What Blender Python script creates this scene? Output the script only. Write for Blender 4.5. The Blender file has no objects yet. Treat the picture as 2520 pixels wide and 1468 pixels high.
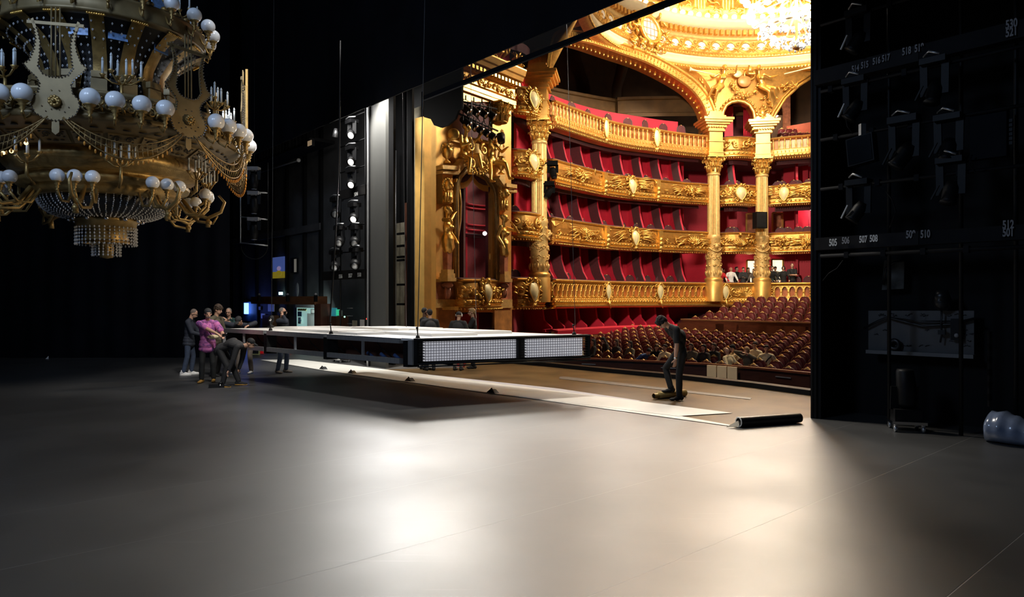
import bpy, math, random
from mathutils import Vector as V, Matrix
PI = math.pi
R_ = random.Random(7)
SC = bpy.context.scene
COL = SC.collection
CAMH, FOC = 2.05, 1700.0

# ---------------------------------------------------------------- camera, world, light, exposure
cam_d = bpy.data.cameras.new('camera'); cam = bpy.data.objects.new('camera', cam_d); COL.objects.link(cam)
cam.location = (0, 0, CAMH); cam.rotation_euler = (PI/2, 0, 0)
cam_d.sensor_width = 36; cam_d.lens = 36*FOC/2520; cam_d.clip_end = 300
SC.camera = cam
wd = bpy.data.worlds.new('world'); SC.world = wd; wd.use_nodes = True
wd.node_tree.nodes['Background'].inputs[0].default_value = (.25, .3, .45, 1)
wd.node_tree.nodes['Background'].inputs[1].default_value = .0
SC.view_settings.view_transform = 'Standard'; SC.view_settings.look = 'None'
SC.view_settings.gamma = 1; SC.view_settings.use_curve_mapping = False
SC.view_settings.exposure = 0.0
SC.cycles.use_denoising = True
SC.cycles.max_bounces = 6; SC.cycles.diffuse_bounces = 3; SC.cycles.glossy_bounces = 3
SC.cycles.sample_clamp_indirect = 6

# ---------------------------------------------------------------- frames: photo measurements to places
_n = math.hypot(1480, FOC)
SU = V((-1480/_n, FOC/_n, 0)); SV = V((FOC/_n, 1480/_n, 0)); UP = V((0, 0, 1))   # along / towards the house
def W(px, py, D): return V(((px-1260)/FOC*D, D, CAMH-(py-734)/FOC*D))
def FL(px, py, z=0.): return W(px, py, (CAMH-z)*FOC/(py-734))
def ST(a, b, z=0.): return SU*a+SV*b+UP*z
def DB(px, b): return b/((px-1260)/FOC*SV.x+SV.y)
def PB(px, py, b): return W(px, py, DB(px, b))
def ZD(py, D): return CAMH-(py-734)/FOC*D

def lamp(name, kind, loc, power, col, size=.3, aim=None, **kw):
    d = bpy.data.lights.new(name, kind); d.energy = power; d.color = col
    if kind == 'AREA':
        d.shape = 'RECTANGLE'; d.size = size; d.size_y = kw.pop('size_y', size)
    else: d.shadow_soft_size = size
    for k, v in kw.items(): setattr(d, k, v)
    o = bpy.data.objects.new(name, d); COL.objects.link(o); o.location = loc
    if aim is not None: o.rotation_euler = (V(aim)-V(loc)).to_track_quat('-Z', 'Y').to_euler()
    return o
HC = V((11.2, 27.2, 13.7))                      # house chandelier centre
lamp('house_chandelier_light', 'POINT', HC, 5800, (1, .88, .69), 1.1)
lamp('dome_ring_light', 'POINT', (11.2, 27.2, 17.2), 700, (1, .88, .68), 1.0)
for i in range(6):                              # festoon lamps on the dome cornice
    t = 2*PI*i/6+.3
    lamp('dome_cornice_light', 'POINT', (11.8+7.6*math.cos(t), 27.5+7.6*math.sin(t), 17.3), 60, (1, .86, .62), .4)
lamp('bridge_house_light', 'SPOT', (1.0, 14.3, 9.4), 10500, (1, .88, .70), .5, (7.0, 34, 6.0), spot_size=.75, spot_blend=.5)
lamp('bridge_down_light', 'SPOT', (1.0, 14.5, 10.5), 2600, (1, .93, .82), .6, (2.2, 15, 0), spot_size=1.5, spot_blend=.6)
TWX = [(866, 325), (866, 390), (866, 446), (872, 530)]      # lit moving lights of the side tower
for _x, _y in TWX:
    _p = V(((_x-1260)/FOC*22.1, 22.1, CAMH-(_y-734)/FOC*22.1))
    lamp('tower_spot_light', 'SPOT', _p, 110, (1, .96, .9), .4, (-.2, 6.5, 0), spot_size=1.6, spot_blend=.8)
lamp('floor_work_light', 'SPOT', (-3.47, 20.2, 4.7), 430, (.97, .98, 1), .6, (-.4, 7, 0), spot_size=1.9, spot_blend=.8)
lamp('portal_light', 'SPOT', (-2.2, 21, 8.4), 6500, (1, .95, .87), .9, (1.6, 5.5, 0), spot_size=.85, spot_blend=.9)
lamp('added_house_fill', 'SPOT', (9.2, 27, 9.2), 1500, (1, .91, .78), .9, (2.2, 6.0, 0), spot_size=.62, spot_blend=.9)  # added fill from the house side, brightens the right of the floor
lamp('added_house_fill', 'SPOT', (4.6, 29.5, 8.9), 1400, (1, .92, .80), .9, (1.2, 6.0, 0), spot_size=.55, spot_blend=.9)  # second added floor fill
lamp('tower_work_light', 'SPOT', (-3.85, 19.75, 8.7), 3800, (1, .97, .9), .08, (-4.0, 20.6, 6.2), spot_size=1.0, spot_blend=.8)
lamp('grid_work_light', 'SPOT', (-4.6, 14.2, 11.5), 1500, (1, .97, .93), .8, (-5.2, 16.2, 0), spot_size=1.05, spot_blend=.5)
lamp('crew_fill_light', 'SPOT', (-2.2, 9.5, 10.5), 3600, (1, .96, .9), .5, (-7.2, 17.2, .8), spot_size=.42, spot_blend=.6)  # added fill without a visible lamp, lifts the group at left
lamp('side_wall_fill', 'AREA', ST(19.5, 9.9, 7.9), 110, (1, .98, .95), 1.5, ST(20, 12.5, 2.5))  # added fill hidden behind the border, lifts the far side wall
lamp('stage_left_cool_light', 'AREA', (-10, 1.5, 9.8), 420, (.5, .68, 1), 3, (-6.5, 9, 2))

# ---------------------------------------------------------------- mesh builder
def frame_of(d):
    d = d.normalized(); a = UP if abs(d.z) < .9 else V((1, 0, 0))
    x = d.cross(a).normalized(); return x, d.cross(x).normalized()
class MB:
    def __init__(s): s.v = []; s.f = []; s.sm = []
    def add(s, vs, fs, sm=False):
        n = len(s.v); s.v.extend(tuple(p) for p in vs)
        s.f.extend(tuple(i+n for i in f) for f in fs); s.sm.extend([sm]*len(fs)); return s
    def pbox(s, c, x, y, z):       # centre and three half-vectors
        c, x, y, z = V(c), V(x), V(y), V(z)
        p = [c+x*i+y*j+z*k for k in (-1, 1) for j in (-1, 1) for i in (-1, 1)]
        return s.add(p, [(0, 2, 3, 1), (4, 5, 7, 6), (0, 1, 5, 4), (2, 6, 7, 3), (0, 4, 6, 2), (1, 3, 7, 5)])
    def box(s, c, sz): return s.pbox(c, (sz[0]/2, 0, 0), (0, sz[1]/2, 0), (0, 0, sz[2]/2))
    def rbox(s, c, sz, ang): # turned about z
        x = V((math.cos(ang), math.sin(ang), 0)); y = V((-x.y, x.x, 0))
        return s.pbox(c, x*sz[0]/2, y*sz[1]/2, UP*sz[2]/2)
    def beam(s, p0, p1, w, h, up=UP): # square bar
        p0, p1 = V(p0), V(p1); d = p1-p0; u = d.normalized()
        x = u.cross(up)
        if x.length < 1e-4: x = u.cross(V((1, 0, 0)))
        x.normalize(); y = x.cross(u)
        return s.pbox((p0+p1)/2, x*w/2, d/2, y*h/2)
    def tube(s, pts, r, n=8, closed=False, cap=True, sm=True, up=None):
        pts = [V(p) for p in pts]; m = len(pts)
        rs = r if isinstance(r, (list, tuple)) else [r]*m
        vs = []; px = None
        for i, p in enumerate(pts):
            a = pts[i-1] if (i or closed) else p; b = pts[(i+1) % m] if (i < m-1 or closed) else p
            d = (b-a)
            if d.length < 1e-7: d = V((0, 0, 1))
            d.normalize()
            if px is None: px, py = frame_of(d)
            else:
                px = px-d*px.dot(d)
                if px.length < 1e-5: px, py = frame_of(d)
                px.normalize(); py = d.cross(px)
            for k in range(n):
                t = 2*PI*k/n; vs.append(p+px*(rs[i]*math.cos(t))+py*(rs[i]*math.sin(t)))
        fs = []
        for i in range(m if closed else m-1):
            j = (i+1) % m
            for k in range(n):
                l = (k+1) % n; fs.append((i*n+k, i*n+l, j*n+l, j*n+k))
        if cap and not closed: fs += [tuple(range(n-1, -1, -1)), tuple((m-1)*n+k for k in range(n))]
        return s.add(vs, fs, sm)
    def cyl(s, p0, p1, r0, r1=None, n=12, sm=True): return s.tube([p0, p1], [r0, r0 if r1 is None else r1], n, sm=sm)
    def ball(s, c, r, nu=12, nv=8, ax=None, sm=True):
        c = V(c); r = r if isinstance(r, (list, tuple)) else (r, r, r)
        X, Y, Z = ax if ax else (V((1, 0, 0)), V((0, 1, 0)), UP)
        vs = [c-Z*r[2]]
        for j in range(1, nv):
            p = -PI/2+PI*j/nv
            for i in range(nu):
                t = 2*PI*i/nu; vs.append(c+X*(r[0]*math.cos(p)*math.cos(t))+Y*(r[1]*math.cos(p)*math.sin(t))+Z*(r[2]*math.sin(p)))
        vs.append(c+Z*r[2]); fs = []
        for i in range(nu):
            j = (i+1) % nu; fs.append((0, 1+j, 1+i)); b = 1+(nv-2)*nu; fs.append((b+i, b+j, len(vs)-1))
            for k in range(nv-2): fs.append((1+k*nu+i, 1+k*nu+j, 1+(k+1)*nu+j, 1+(k+1)*nu+i))
        return s.add(vs, fs, sm)
    def gem(s, c, r, h=None):
        c = V(c); h = h or r
        return s.add([c+V((r, 0, 0)), c+V((0, r, 0)), c-V((r, 0, 0)), c-V((0, r, 0)), c+UP*h, c-UP*h],
                     [(0, 1, 4), (1, 2, 4), (2, 3, 4), (3, 0, 4), (1, 0, 5), (2, 1, 5), (3, 2, 5), (0, 3, 5)])
    def lathe(s, prof, c=(0, 0, 0), n=32, t0=0., t1=2*PI, axis=None, sm=True, X=None, flute=0):
        c = V(c); Z = V(axis).normalized() if axis is not None else UP
        if X is None: X = V((1, 0, 0)) if abs(Z.x) < .9 else V((0, 1, 0))
        X = (X-Z*X.dot(Z)).normalized(); Y = Z.cross(X)
        full = abs(t1-t0-2*PI) < 1e-6; m = n if full else n+1; k = len(prof); vs = []
        for i in range(m):
            t = t0+(t1-t0)*i/n; d = X*math.cos(t)+Y*math.sin(t)
            fl = 1-(flute if i % 2 else 0)
            for (r, z) in prof: vs.append(c+d*(r*fl)+Z*z)
        fs = []
        for i in range(n):
            j = (i+1) % m
            for q in range(k-1): fs.append((i*k+q, j*k+q, j*k+q+1, i*k+q+1))
        return s.add(vs, fs, sm)
    def prism(s, poly, o, ax, ay, dz): # flat outline given thickness
        o, ax, ay, dz = V(o), V(ax), V(ay), V(dz); n = len(poly)
        a = [o+ax*x+ay*y for x, y in poly]; b = [p+dz for p in a]
        s.add(a+b, [tuple(range(n-1, -1, -1)), tuple(range(n, 2*n))]+[(i, (i+1) % n, n+(i+1) % n, n+i) for i in range(n)])
        return s
    def hole(s, outer, inner, o, ax, ay, dz): # ring-shaped plate (same point count)
        o, ax, ay, dz = V(o), V(ax), V(ay), V(dz); n = len(outer)
        A = [o+ax*x+ay*y for x, y in outer]; B = [o+ax*x+ay*y for x, y in inner]
        vs = A+B+[p+dz for p in A]+[p+dz for p in B]; fs = []
        for i in range(n):
            j = (i+1) % n
            fs += [(i, j, n+j, n+i), (2*n+j, 2*n+i, 3*n+i, 3*n+j), (j, i, 2*n+i, 2*n+j), (n+i, n+j, 3*n+j, 3*n+i)]
        return s.add(vs, fs)
    def grid(s, rows, sm=True, closed=False): # rows of equal point lists
        n = len(rows[0]); vs = [p for r in rows for p in r]; fs = []
        for i in range(len(rows)-1):
            for k in range(n if closed else n-1):
                l = (k+1) % n; fs.append((i*n+k, i*n+l, (i+1)*n+l, (i+1)*n+k))
        return s.add(vs, fs, sm)
    def build(s, name, m=None, parent=None, origin=None):
        me = bpy.data.meshes.new(name)
        off = V(origin) if origin is not None else None
        me.from_pydata([tuple(V(p)-off) for p in s.v] if off is not None else s.v, [], s.f)
        me.polygons.foreach_set('use_smooth', s.sm); me.update()
        if m: me.materials.append(m)
        o = bpy.data.objects.new(name, me); COL.objects.link(o)
        if off is not None: o.location = off
        if parent is not None: attach(o, parent)
        return o
def attach(o, p):
    o.parent = p; o.matrix_parent_inverse = world_of(p).inverted()
def world_of(o):
    m = Matrix.LocRotScale(o.location, o.rotation_euler, o.scale)
    return (world_of(o.parent) @ o.matrix_parent_inverse @ m) if o.parent else m
def tag(o, label=None, cat=None, group=None, kind=None):
    if label: o['label'] = label
    if cat: o['category'] = cat
    if group: o['group'] = group
    if kind: o['kind'] = kind
    return o
def thing(name, loc, label, cat, group=None, rz=0.):
    o = bpy.data.objects.new(name, None); COL.objects.link(o); o.location = loc; o.rotation_euler = (0, 0, rz)
    o.empty_display_size = .1
    return tag(o, label, cat, group)
def struct(name, mb, m, parent=None, label=None): return tag(mb.build(name, m, parent), label, kind='structure')
def kids(o): return [c for c in COL.objects if c.parent == o]
def dup(o, loc=None, rz=None, label=None, parent=None, tree=None):
    """copy of a thing with its parts; tree = cached [(part, [subparts])]"""
    c = o.copy(); COL.objects.link(c)
    if parent is not None: c.parent = parent
    if loc is not None: c.location = loc
    if rz is not None: c.rotation_euler = (0, 0, rz)
    if label: c['label'] = label
    for ch, sub in (tree if tree is not None else []):
        k = ch.copy(); COL.objects.link(k); k.parent = c
        for g in sub:
            h = g.copy(); COL.objects.link(h); h.parent = k
    return c
def tree_of(o): return [(c, kids(c)) for c in kids(o)]

# ---------------------------------------------------------------- materials
def numbers(body, size, m, loc, ext=.002):
    cu = bpy.data.curves.new('number', 'FONT'); cu.body = body; cu.size = size; cu.align_x = 'CENTER'; cu.align_y = 'CENTER'; cu.extrude = ext; cu.offset = size*.03
    q = bpy.data.objects.new('number', cu); COL.objects.link(q); dg = bpy.context.evaluated_depsgraph_get(); me = bpy.data.meshes.new_from_object(q.evaluated_get(dg)); bpy.data.objects.remove(q); bpy.data.curves.remove(cu)
    me.materials.clear(); me.materials.append(m); o = bpy.data.objects.new('number', me); COL.objects.link(o); o.location = loc; o.rotation_euler = (PI/2, 0, math.atan2(-SU.y, -SU.x)); return o
def mat(name, col, rough=.5, metal=0., var=.15, vs=6., bump=0., bs=40., emit=None, es=0., spec=.5, alpha=1., trans=0., stretch=None, coat=0., sheen=0.):
    m = bpy.data.materials.new(name); m.use_nodes = True; nt = m.node_tree; b = nt.nodes['Principled BSDF']
    b.inputs['Roughness'].default_value = rough; b.inputs['Metallic'].default_value = metal
    b.inputs['Specular IOR Level'].default_value = spec
    if coat: b.inputs['Coat Weight'].default_value = coat
    if sheen: b.inputs['Sheen Weight'].default_value = sheen
    tc = nt.nodes.new('ShaderNodeTexCoord'); src = tc.outputs['Object']
    if stretch:
        mp = nt.nodes.new('ShaderNodeMapping'); mp.inputs['Scale'].default_value = stretch
        nt.links.new(src, mp.inputs[0]); src = mp.outputs[0]
    no = nt.nodes.new('ShaderNodeTexNoise'); no.inputs['Scale'].default_value = vs; no.inputs['Detail'].default_value = 4
    nt.links.new(src, no.inputs['Vector'])
    rp = nt.nodes.new('ShaderNodeValToRGB'); e = rp.color_ramp.elements
    e[0].position = .3; e[1].position = .7
    e[0].color = tuple(c*(1-var) for c in col)+(1,); e[1].color = tuple(min(1, c*(1+var)) for c in col)+(1,)
    nt.links.new(no.outputs['Fac'], rp.inputs[0]); nt.links.new(rp.outputs[0], b.inputs['Base Color'])
    if bump:
        n2 = nt.nodes.new('ShaderNodeTexNoise'); n2.inputs['Scale'].default_value = bs; n2.inputs['Detail'].default_value = 3
        nt.links.new(src, n2.inputs['Vector'])
        bp = nt.nodes.new('ShaderNodeBump'); bp.inputs['Strength'].default_value = bump; bp.inputs['Distance'].default_value = .03
        nt.links.new(n2.outputs['Fac'], bp.inputs['Height']); nt.links.new(bp.outputs[0], b.inputs['Normal'])
    if emit: b.inputs['Emission Color'].default_value = emit+(1,); b.inputs['Emission Strength'].default_value = es
    if trans: b.inputs['Transmission Weight'].default_value = trans
    if alpha < 1: b.inputs['Alpha'].default_value = alpha
    return m
M = {}
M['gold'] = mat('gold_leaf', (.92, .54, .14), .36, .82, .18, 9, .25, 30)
M['golddark'] = mat('shaded_gold_ground', (.50, .26, .06), .40, .75, .2, 7, .2, 30)  # darker gold copy: crevice shade behind the carving put into the colour
M['gold_plain'] = mat('gold_paint', (.84, .49, .135), .40, .7, .12, 3)
M['gold_pale'] = mat('pale_gold_stone', (.74, .49, .175), .45, .4, .15, 8, .25, 25)
M['ochre'] = mat('ochre_marble', (.55, .25, .08), .35, .05, .3, 3.5, 0)
M['rose'] = mat('rose_marble', (.42, .16, .09), .3, 0, .35, 5)
M['cream'] = mat('cream_plaster', (.86, .72, .45), .5, .1, .06, 4)
M['ivory'] = mat('ivory_shield', (.80, .68, .36), .4, .1, .05, 6)
M['opal'] = mat('opal_oculus', (.9, .82, .68), .35, 0, .05, 9)
M['bronze'] = mat('dark_bronze', (.30, .20, .08), .35, .6, .25, 9, .2, 30)
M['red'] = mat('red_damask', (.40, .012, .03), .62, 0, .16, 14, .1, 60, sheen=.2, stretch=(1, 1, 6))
M['redlit'] = mat('lit_red_fabric', (.60, .018, .045), .6, 0, .1, 14, stretch=(1, 1, 8))  # lightened copy of the red damask, lamplight put into the colour
M['velvet'] = mat('dark_red_velvet', (.075, .003, .008), .7, 0, .2, 12, sheen=.3)
M['seatred'] = mat('seat_red_velvet', (.09, .004, .006), .65, 0, .3, 9)
M['railwood'] = mat('blackened_rail_wood', (.028, .009, .006), .35, 0, .3, 4, stretch=(1, 1, 6))
M['wood'] = mat('dark_red_wood', (.09, .025, .012), .3, 0, .3, 4, stretch=(1, 1, 6))
M['woodmid'] = mat('brown_panel_wood', (.20, .085, .035), .4, 0, .25, 3, stretch=(1, 1, 5))
M['beigedoor'] = mat('beige_door_paint', (.62, .46, .27), .45, 0, .06, 3)
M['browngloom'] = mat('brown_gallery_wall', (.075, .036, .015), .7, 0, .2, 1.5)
M['drape'] = mat('black_wool_drape', (.0028, .0034, .006), .9, 0, .4, 1.2, spec=.2)
M['blackwall'] = mat('matt_black_paint', (.004, .004, .0045), .75, 0, .4, 2, spec=.25)
M['blackmetal'] = mat('black_powder_coat', (.005, .005, .0055), .5, .0, .3, 10, spec=.25)
M['greywall'] = mat('dark_grey_wall', (.085, .085, .087), .7, 0, .25, 1.3)
M['pylon'] = mat('grey_tower_sheet', (.07, .07, .066), .6, 0, .12, 1.2, stretch=(1, 1, .3))
M['plaster'] = mat('old_plaster', (.36, .32, .23), .8, 0, .35, 2.5, .3, 20)
M['steel'] = mat('galvanised_steel', (.45, .46, .47), .38, .85, .15, 8)
M['plate'] = mat('dull_metal_plate', (.20, .20, .19), .45, .5, .2, 5)
M['wire'] = mat('dull_wire', (.10, .10, .10), .5, .3, .1, 5)
M['alu'] = mat('brushed_aluminium', (.62, .63, .64), .35, .8, .1, 6, stretch=(8, 8, 1))
M['deepblack'] = mat('deep_matt_black', (.003, .003, .0032), .85, 0, .3, 8, spec=.06)
M['chrome'] = mat('chrome', (.8, .8, .82), .15, 1, .05, 5)
M['white'] = mat('white_vinyl', (.80, .78, .72), .45, 0, .03, 3)
M['whitepanel'] = mat('white_panel', (.82, .80, .76), .5, 0, .03, 3)
M['lavender'] = mat('pale_grey_vinyl', (.55, .53, .56), .5, 0, .04, 3)
M['vinyl'] = mat('black_vinyl', (.012, .012, .013), .35, 0, .3, 5)
M['brassroll'] = mat('kraft_brown_roll', (.36, .25, .08), .42, .3, .2, 5)
M['plyred'] = mat('red_brown_ply', (.13, .05, .03), .5, 0, .25, 3)
M['opalglobe'] = mat('opal_glass_globe', (.80, .84, .90), .22, 0, .03, 8, spec=.6)
M['brass'] = mat('antique_brass', (.36, .245, .09), .46, .7, .3, 7, .12, 40)
M['brasspale'] = mat('dull_brass_plate', (.22, .165, .08), .45, .3, .15, 5)
M['amber'] = mat('amber_glass_drop', (.65, .28, .05), .15, 0, .3, 20)
M['candle'] = mat('candle_tube', (.62, .68, .72), .4, 0, .05, 5)
M['crystal'] = mat('cut_crystal', (.62, .66, .72), .08, .25, .3, 30)
M['crystalbody'] = mat('dark_mesh_body', (.012, .012, .014), .5, 0, .3, 10)
M['blueglass'] = mat('blue_glass_panel', (.20, .36, .70), .25, 0, .3, 14)
M['skin'] = mat('skin', (.58, .33, .22), .5, 0, .08, 12)
M['skindark'] = mat('dark_skin', (.16, .08, .05), .5, 0, .08, 12)
for n_, c_ in dict(navy=(.018, .022, .035), darkgrey=(.022, .022, .024), black=(.008, .008, .009), denim=(.03, .045, .08), olive=(.10, .085, .055),
                   green=(.012, .045, .042), taupe=(.13, .105, .085), whitecloth=(.75, .73, .70), cream_cloth=(.72, .60, .36), brown=(.05, .03, .02),
                   redcoat=(.62, .025, .03), bluecloth=(.05, .10, .25), pinkred=(.55, .15, .10), hairgrey=(.20, .18, .16), hairdark=(.012, .010, .010),
                   hairbrown=(.05, .03, .018), hairblond=(.35, .22, .10), boot=(.35, .18, .03), stubble=(.16, .12, .10), plaid=(.012, .013, .013)).items():
    M[n_] = mat('cloth_'+n_, c_, .8, 0, .18, 18)
def tie_dye():
    m = mat('magenta_tie_dye', (.5, .1, .4), .8, 0, 0, 4); nt = m.node_tree; rp = [n for n in nt.nodes if n.type == 'VALTORGB'][0]
    no = [n for n in nt.nodes if n.type == 'TEX_NOISE'][0]; no.inputs['Scale'].default_value = 7; no.inputs['Distortion'].default_value = 1.5
    e = rp.color_ramp.elements; e[0].position = .35; e[0].color = (.14, .05, .22, 1); e[1].position = .6; e[1].color = (.62, .17, .44, 1)
    return m
M['tiedye'] = tie_dye()
def emat(name, col, s): return mat(name, col, .5, 0, 0, 5, emit=col, es=s)
M['lampwarm'] = emat('lit_warm_globe', (1, .86, .62), 22)
M['lampwhite'] = emat('lit_white_lamp', (1, .93, .85), 40)
M['sconce'] = emat('lit_sconce', (1, .93, .9), 25)
M['doorlight'] = emat('lit_doorway', (1, .85, .6), 1.2)
M['bluetube'] = emat('blue_tube', (.12, .28, 1), 5)
M['greenscreen'] = emat('green_screen', (.05, .7, .35), .6)
M['cyanscreen'] = emat('cyan_screen', (.03, .22, .27), .6)
M['exitlight'] = emat('exit_lamp', (.6, 1, 1), 2.5)
M['led'] = emat('red_led', (1, .05, .03), 3)
M['ledgreen'] = emat('green_led', (.3, 1, .6), 3)
M['purplelight'] = emat('violet_led', (.15, .05, .9), .8)
M['screenblue'] = emat('monitor_blue', (.10, .16, .5), .35)
M['screenyellow'] = emat('monitor_yellow', (.35, .27, .02), .4)
M['screenpic'] = emat('window_glow', (.28, .26, .22), .35)

def floor_mat():
    m = bpy.data.materials.new('dance_floor_vinyl'); m.use_nodes = True; nt = m.node_tree; L = nt.links; b = nt.nodes['Principled BSDF']
    g = nt.nodes.new('ShaderNodeNewGeometry'); mp = nt.nodes.new('ShaderNodeMapping')
    mp.inputs['Rotation'].default_value = (0, 0, -math.atan2(SV.y, SV.x))
    L.new(g.outputs['Position'], mp.inputs[0])
    br = nt.nodes.new('ShaderNodeTexBrick'); br.inputs['Scale'].default_value = 1; br.inputs['Brick Width'].default_value = 30; br.inputs['Row Height'].default_value = 1.62
    br.inputs['Mortar Size'].default_value = .006; br.inputs['Mortar Smooth'].default_value = .6; br.offset = 0
    br.inputs['Color1'].default_value = (.019, .0185, .018, 1); br.inputs['Color2'].default_value = (.021, .0205, .020, 1); br.inputs['Mortar'].default_value = (.10, .097, .09, 1)
    L.new(mp.outputs[0], br.inputs['Vector'])
    n1 = nt.nodes.new('ShaderNodeTexNoise'); n1.inputs['Scale'].default_value = .7; n1.inputs['Detail'].default_value = 6; L.new(mp.outputs[0], n1.inputs['Vector'])
    ms = nt.nodes.new('ShaderNodeMapping'); ms.inputs['Scale'].default_value = (.5, 9, 1); ms.inputs['Rotation'].default_value = (0, 0, -.5); L.new(g.outputs['Position'], ms.inputs[0])
    n2 = nt.nodes.new('ShaderNodeTexNoise'); n2.inputs['Scale'].default_value = 1.6; n2.inputs['Detail'].default_value = 5; L.new(ms.outputs[0], n2.inputs['Vector'])
    r2 = nt.nodes.new('ShaderNodeValToRGB'); r2.color_ramp.elements[0].position = .64; r2.color_ramp.elements[1].position = .80
    r2.color_ramp.elements[0].color = (0, 0, 0, 1); r2.color_ramp.elements[1].color = (.04, .04, .04, 1); L.new(n2.outputs['Fac'], r2.inputs[0])
    ad = nt.nodes.new('ShaderNodeMix'); ad.data_type = 'RGBA'; ad.blend_type = 'ADD'; ad.inputs['Factor'].default_value = 1
    L.new(br.outputs['Color'], ad.inputs['A']); L.new(r2.outputs[0], ad.inputs['B']); L.new(ad.outputs['Result'], b.inputs['Base Color'])
    mr = nt.nodes.new('ShaderNodeMapRange'); mr.inputs['From Min'].default_value = .3; mr.inputs['From Max'].default_value = .7
    mr.inputs['To Min'].default_value = .45; mr.inputs['To Max'].default_value = .55; L.new(n1.outputs['Fac'], mr.inputs[0]); L.new(mr.outputs[0], b.inputs['Roughness'])
    bp = nt.nodes.new('ShaderNodeBump'); bp.inputs['Strength'].default_value = .25; bp.inputs['Distance'].default_value = .02
    n3 = nt.nodes.new('ShaderNodeTexNoise'); n3.inputs['Scale'].default_value = .9; n3.inputs['Detail'].default_value = 2; L.new(mp.outputs[0], n3.inputs['Vector'])
    sb = nt.nodes.new('ShaderNodeMath'); sb.operation = 'SUBTRACT'; L.new(n3.outputs['Fac'], sb.inputs[0]); L.new(br.outputs['Fac'], sb.inputs[1])
    L.new(sb.outputs[0], bp.inputs['Height']); L.new(bp.outputs[0], b.inputs['Normal'])
    b.inputs['Specular IOR Level'].default_value = .9; b.inputs['IOR'].default_value = 1.9; b.inputs['Coat Weight'].default_value = .35; b.inputs['Coat Roughness'].default_value = .38
    return m
M['floor'] = floor_mat()
M['apron'] = mat('worn_brown_stage_board', (.12, .075, .032), .38, 0, .45, 1.1, .08, 30, stretch=(1, 1, 1))
M['scrim'] = mat('tinted_brown_gauze', (.035, .028, .018), .7, 0, .1, 3, alpha=.5)
M['plastic'] = mat('clear_plastic_wrap', (.20, .25, .36), .2, 0, .2, 5, .12, 9, coat=.5)
# ---------------------------------------------------------------- stage shell
def flat(name, pts, m): # horizontal slab from outline
    mb = MB(); n = len(pts); vs = [V(p) for p in pts]+[V(p)-UP*.12 for p in pts]
    mb.add(vs, [tuple(range(n)), tuple(range(2*n-1, n-1, -1))]+[(i, n+i, n+(i+1) % n, (i+1) % n) for i in range(n)])
    return struct(name, mb, m)
s0, s1 = FL(632, 886), FL(1810, 1050); sd = (s1-s0).normalized()
kk = FL(812, 911); jj = ST(16.4, 12.4)
tE = FL(1995, 1027); tA = tE.dot(SU)
back_pts = [s1, tE, ST(tA, 13.3), ST(-12, 13.3), ST(-12, -14), s0-sd*26-SV*26, s0-sd*26]
def _ccw(p):
    a = sum(p[i].x*p[(i+1) % len(p)].y-p[(i+1) % len(p)].x*p[i].y for i in range(len(p))); return p if a > 0 else p[::-1]
flat('floor', _ccw(back_pts), M['floor'])
flat('floor_wing', _ccw([kk, s0-sd*26, s0-sd*26+SV*9, jj]), M['floor'])
curb_px = [(1150, 886.5), (1250, 893), (1340, 901), (1500, 917), (1677, 933.5), (1850, 953.5), (1995, 973)]
curb = [FL(*p) for p in curb_px]
flat('floor_apron', _ccw([kk, jj]+curb+[tE, s1]), M['apron'])
mb = MB()
for a, b in zip(curb, curb[1:]):
    mb.beam(a+SV*.16+UP*.03, b+SV*.16+UP*.03, .30, .16)
struct('trim_stage_edge', mb, M['blackmetal'])
# left drape
mb = MB(); rows = []
for z in (0.02, 4, 8, 13.5):
    rows.append([V((-27+17.2*i/170, 23.95+.04*math.sin(i*.9)+.03*math.sin(i*.37), z)) for i in range(171)])
mb.grid(rows)
tag(mb.build('stage_drape', M['drape']), 'full height black drape closing the upstage left side behind the hanging chandelier', 'curtain')
# far side wall
BW = 12.55
mb = MB(); mb.add([PB(470, 900, BW)*1, PB(1049, 900, BW)], []); mb = MB()
def wallq(mb, px0, px1, z0, z1, b):
    p, q = PB(px0, 734, b), PB(px1, 734, b); p.z = q.z = 0
    mb.pbox((p+q)/2+UP*(z0+z1)/2+SV*.05, (q-p)/2, SV*.05, UP*(z1-z0)/2)
wallq(mb, 470, 1046, -.05, 13.5, BW); struct('wall_left', mb, M['greywall'])
mb = MB(); mb.pbox(ST(6, 0, 13.6), SU*24, SV*13, UP*.1); struct('ceiling', mb, M['blackwall'])
# wall panels and ribs of the far side wall
for i, px in enumerate((575, 598, 632, 672, 706, 750, 790)):
    mb = MB(); p = PB(px, 734, BW-.06); p.z = 0; mb.pbox(p+UP*5, SU*.09, SV*.06, UP*5); struct('trim_wall_rib_%d' % (i+1), mb, M['blackwall'])
for i, (px0, px1, y0, y1) in enumerate(((590, 632, 588, 612), (632, 706, 575, 600), (706, 788, 552, 576))):
    pass
mb = MB(); p, q = PB(575, 600, BW-.1), PB(790, 560, BW-.1); z = 4.95; p.z = q.z = z; mb.beam(p, q, .12, .28); struct('trim_wall_band', mb, M['greywall'])
# catwalk high on that wall
t = thing('catwalk', PB(700, 370, 11.6), 'black catwalk with railings high along the far side wall under the border', 'catwalk')
mb = MB(); p, q = PB(560, 400, 11.6), PB(800, 335, 11.6); z = 7.9; p.z = q.z = z; mb.beam(p, q, .8, .12); mb.build('deck', M['blackmetal'], t)
mb = MB()
for k in range(34):
    c = p.lerp(q, k/33)-SV*.4; mb.cyl(c, c+UP*.95, .014, n=5)
mb.beam(p-SV*.4+UP*.95, q-SV*.4+UP*.95, .05, .05); mb.beam(p-SV*.4+UP*.5, q-SV*.4+UP*.5, .03, .03); mb.build('railing', M['blackmetal'], t)
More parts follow.
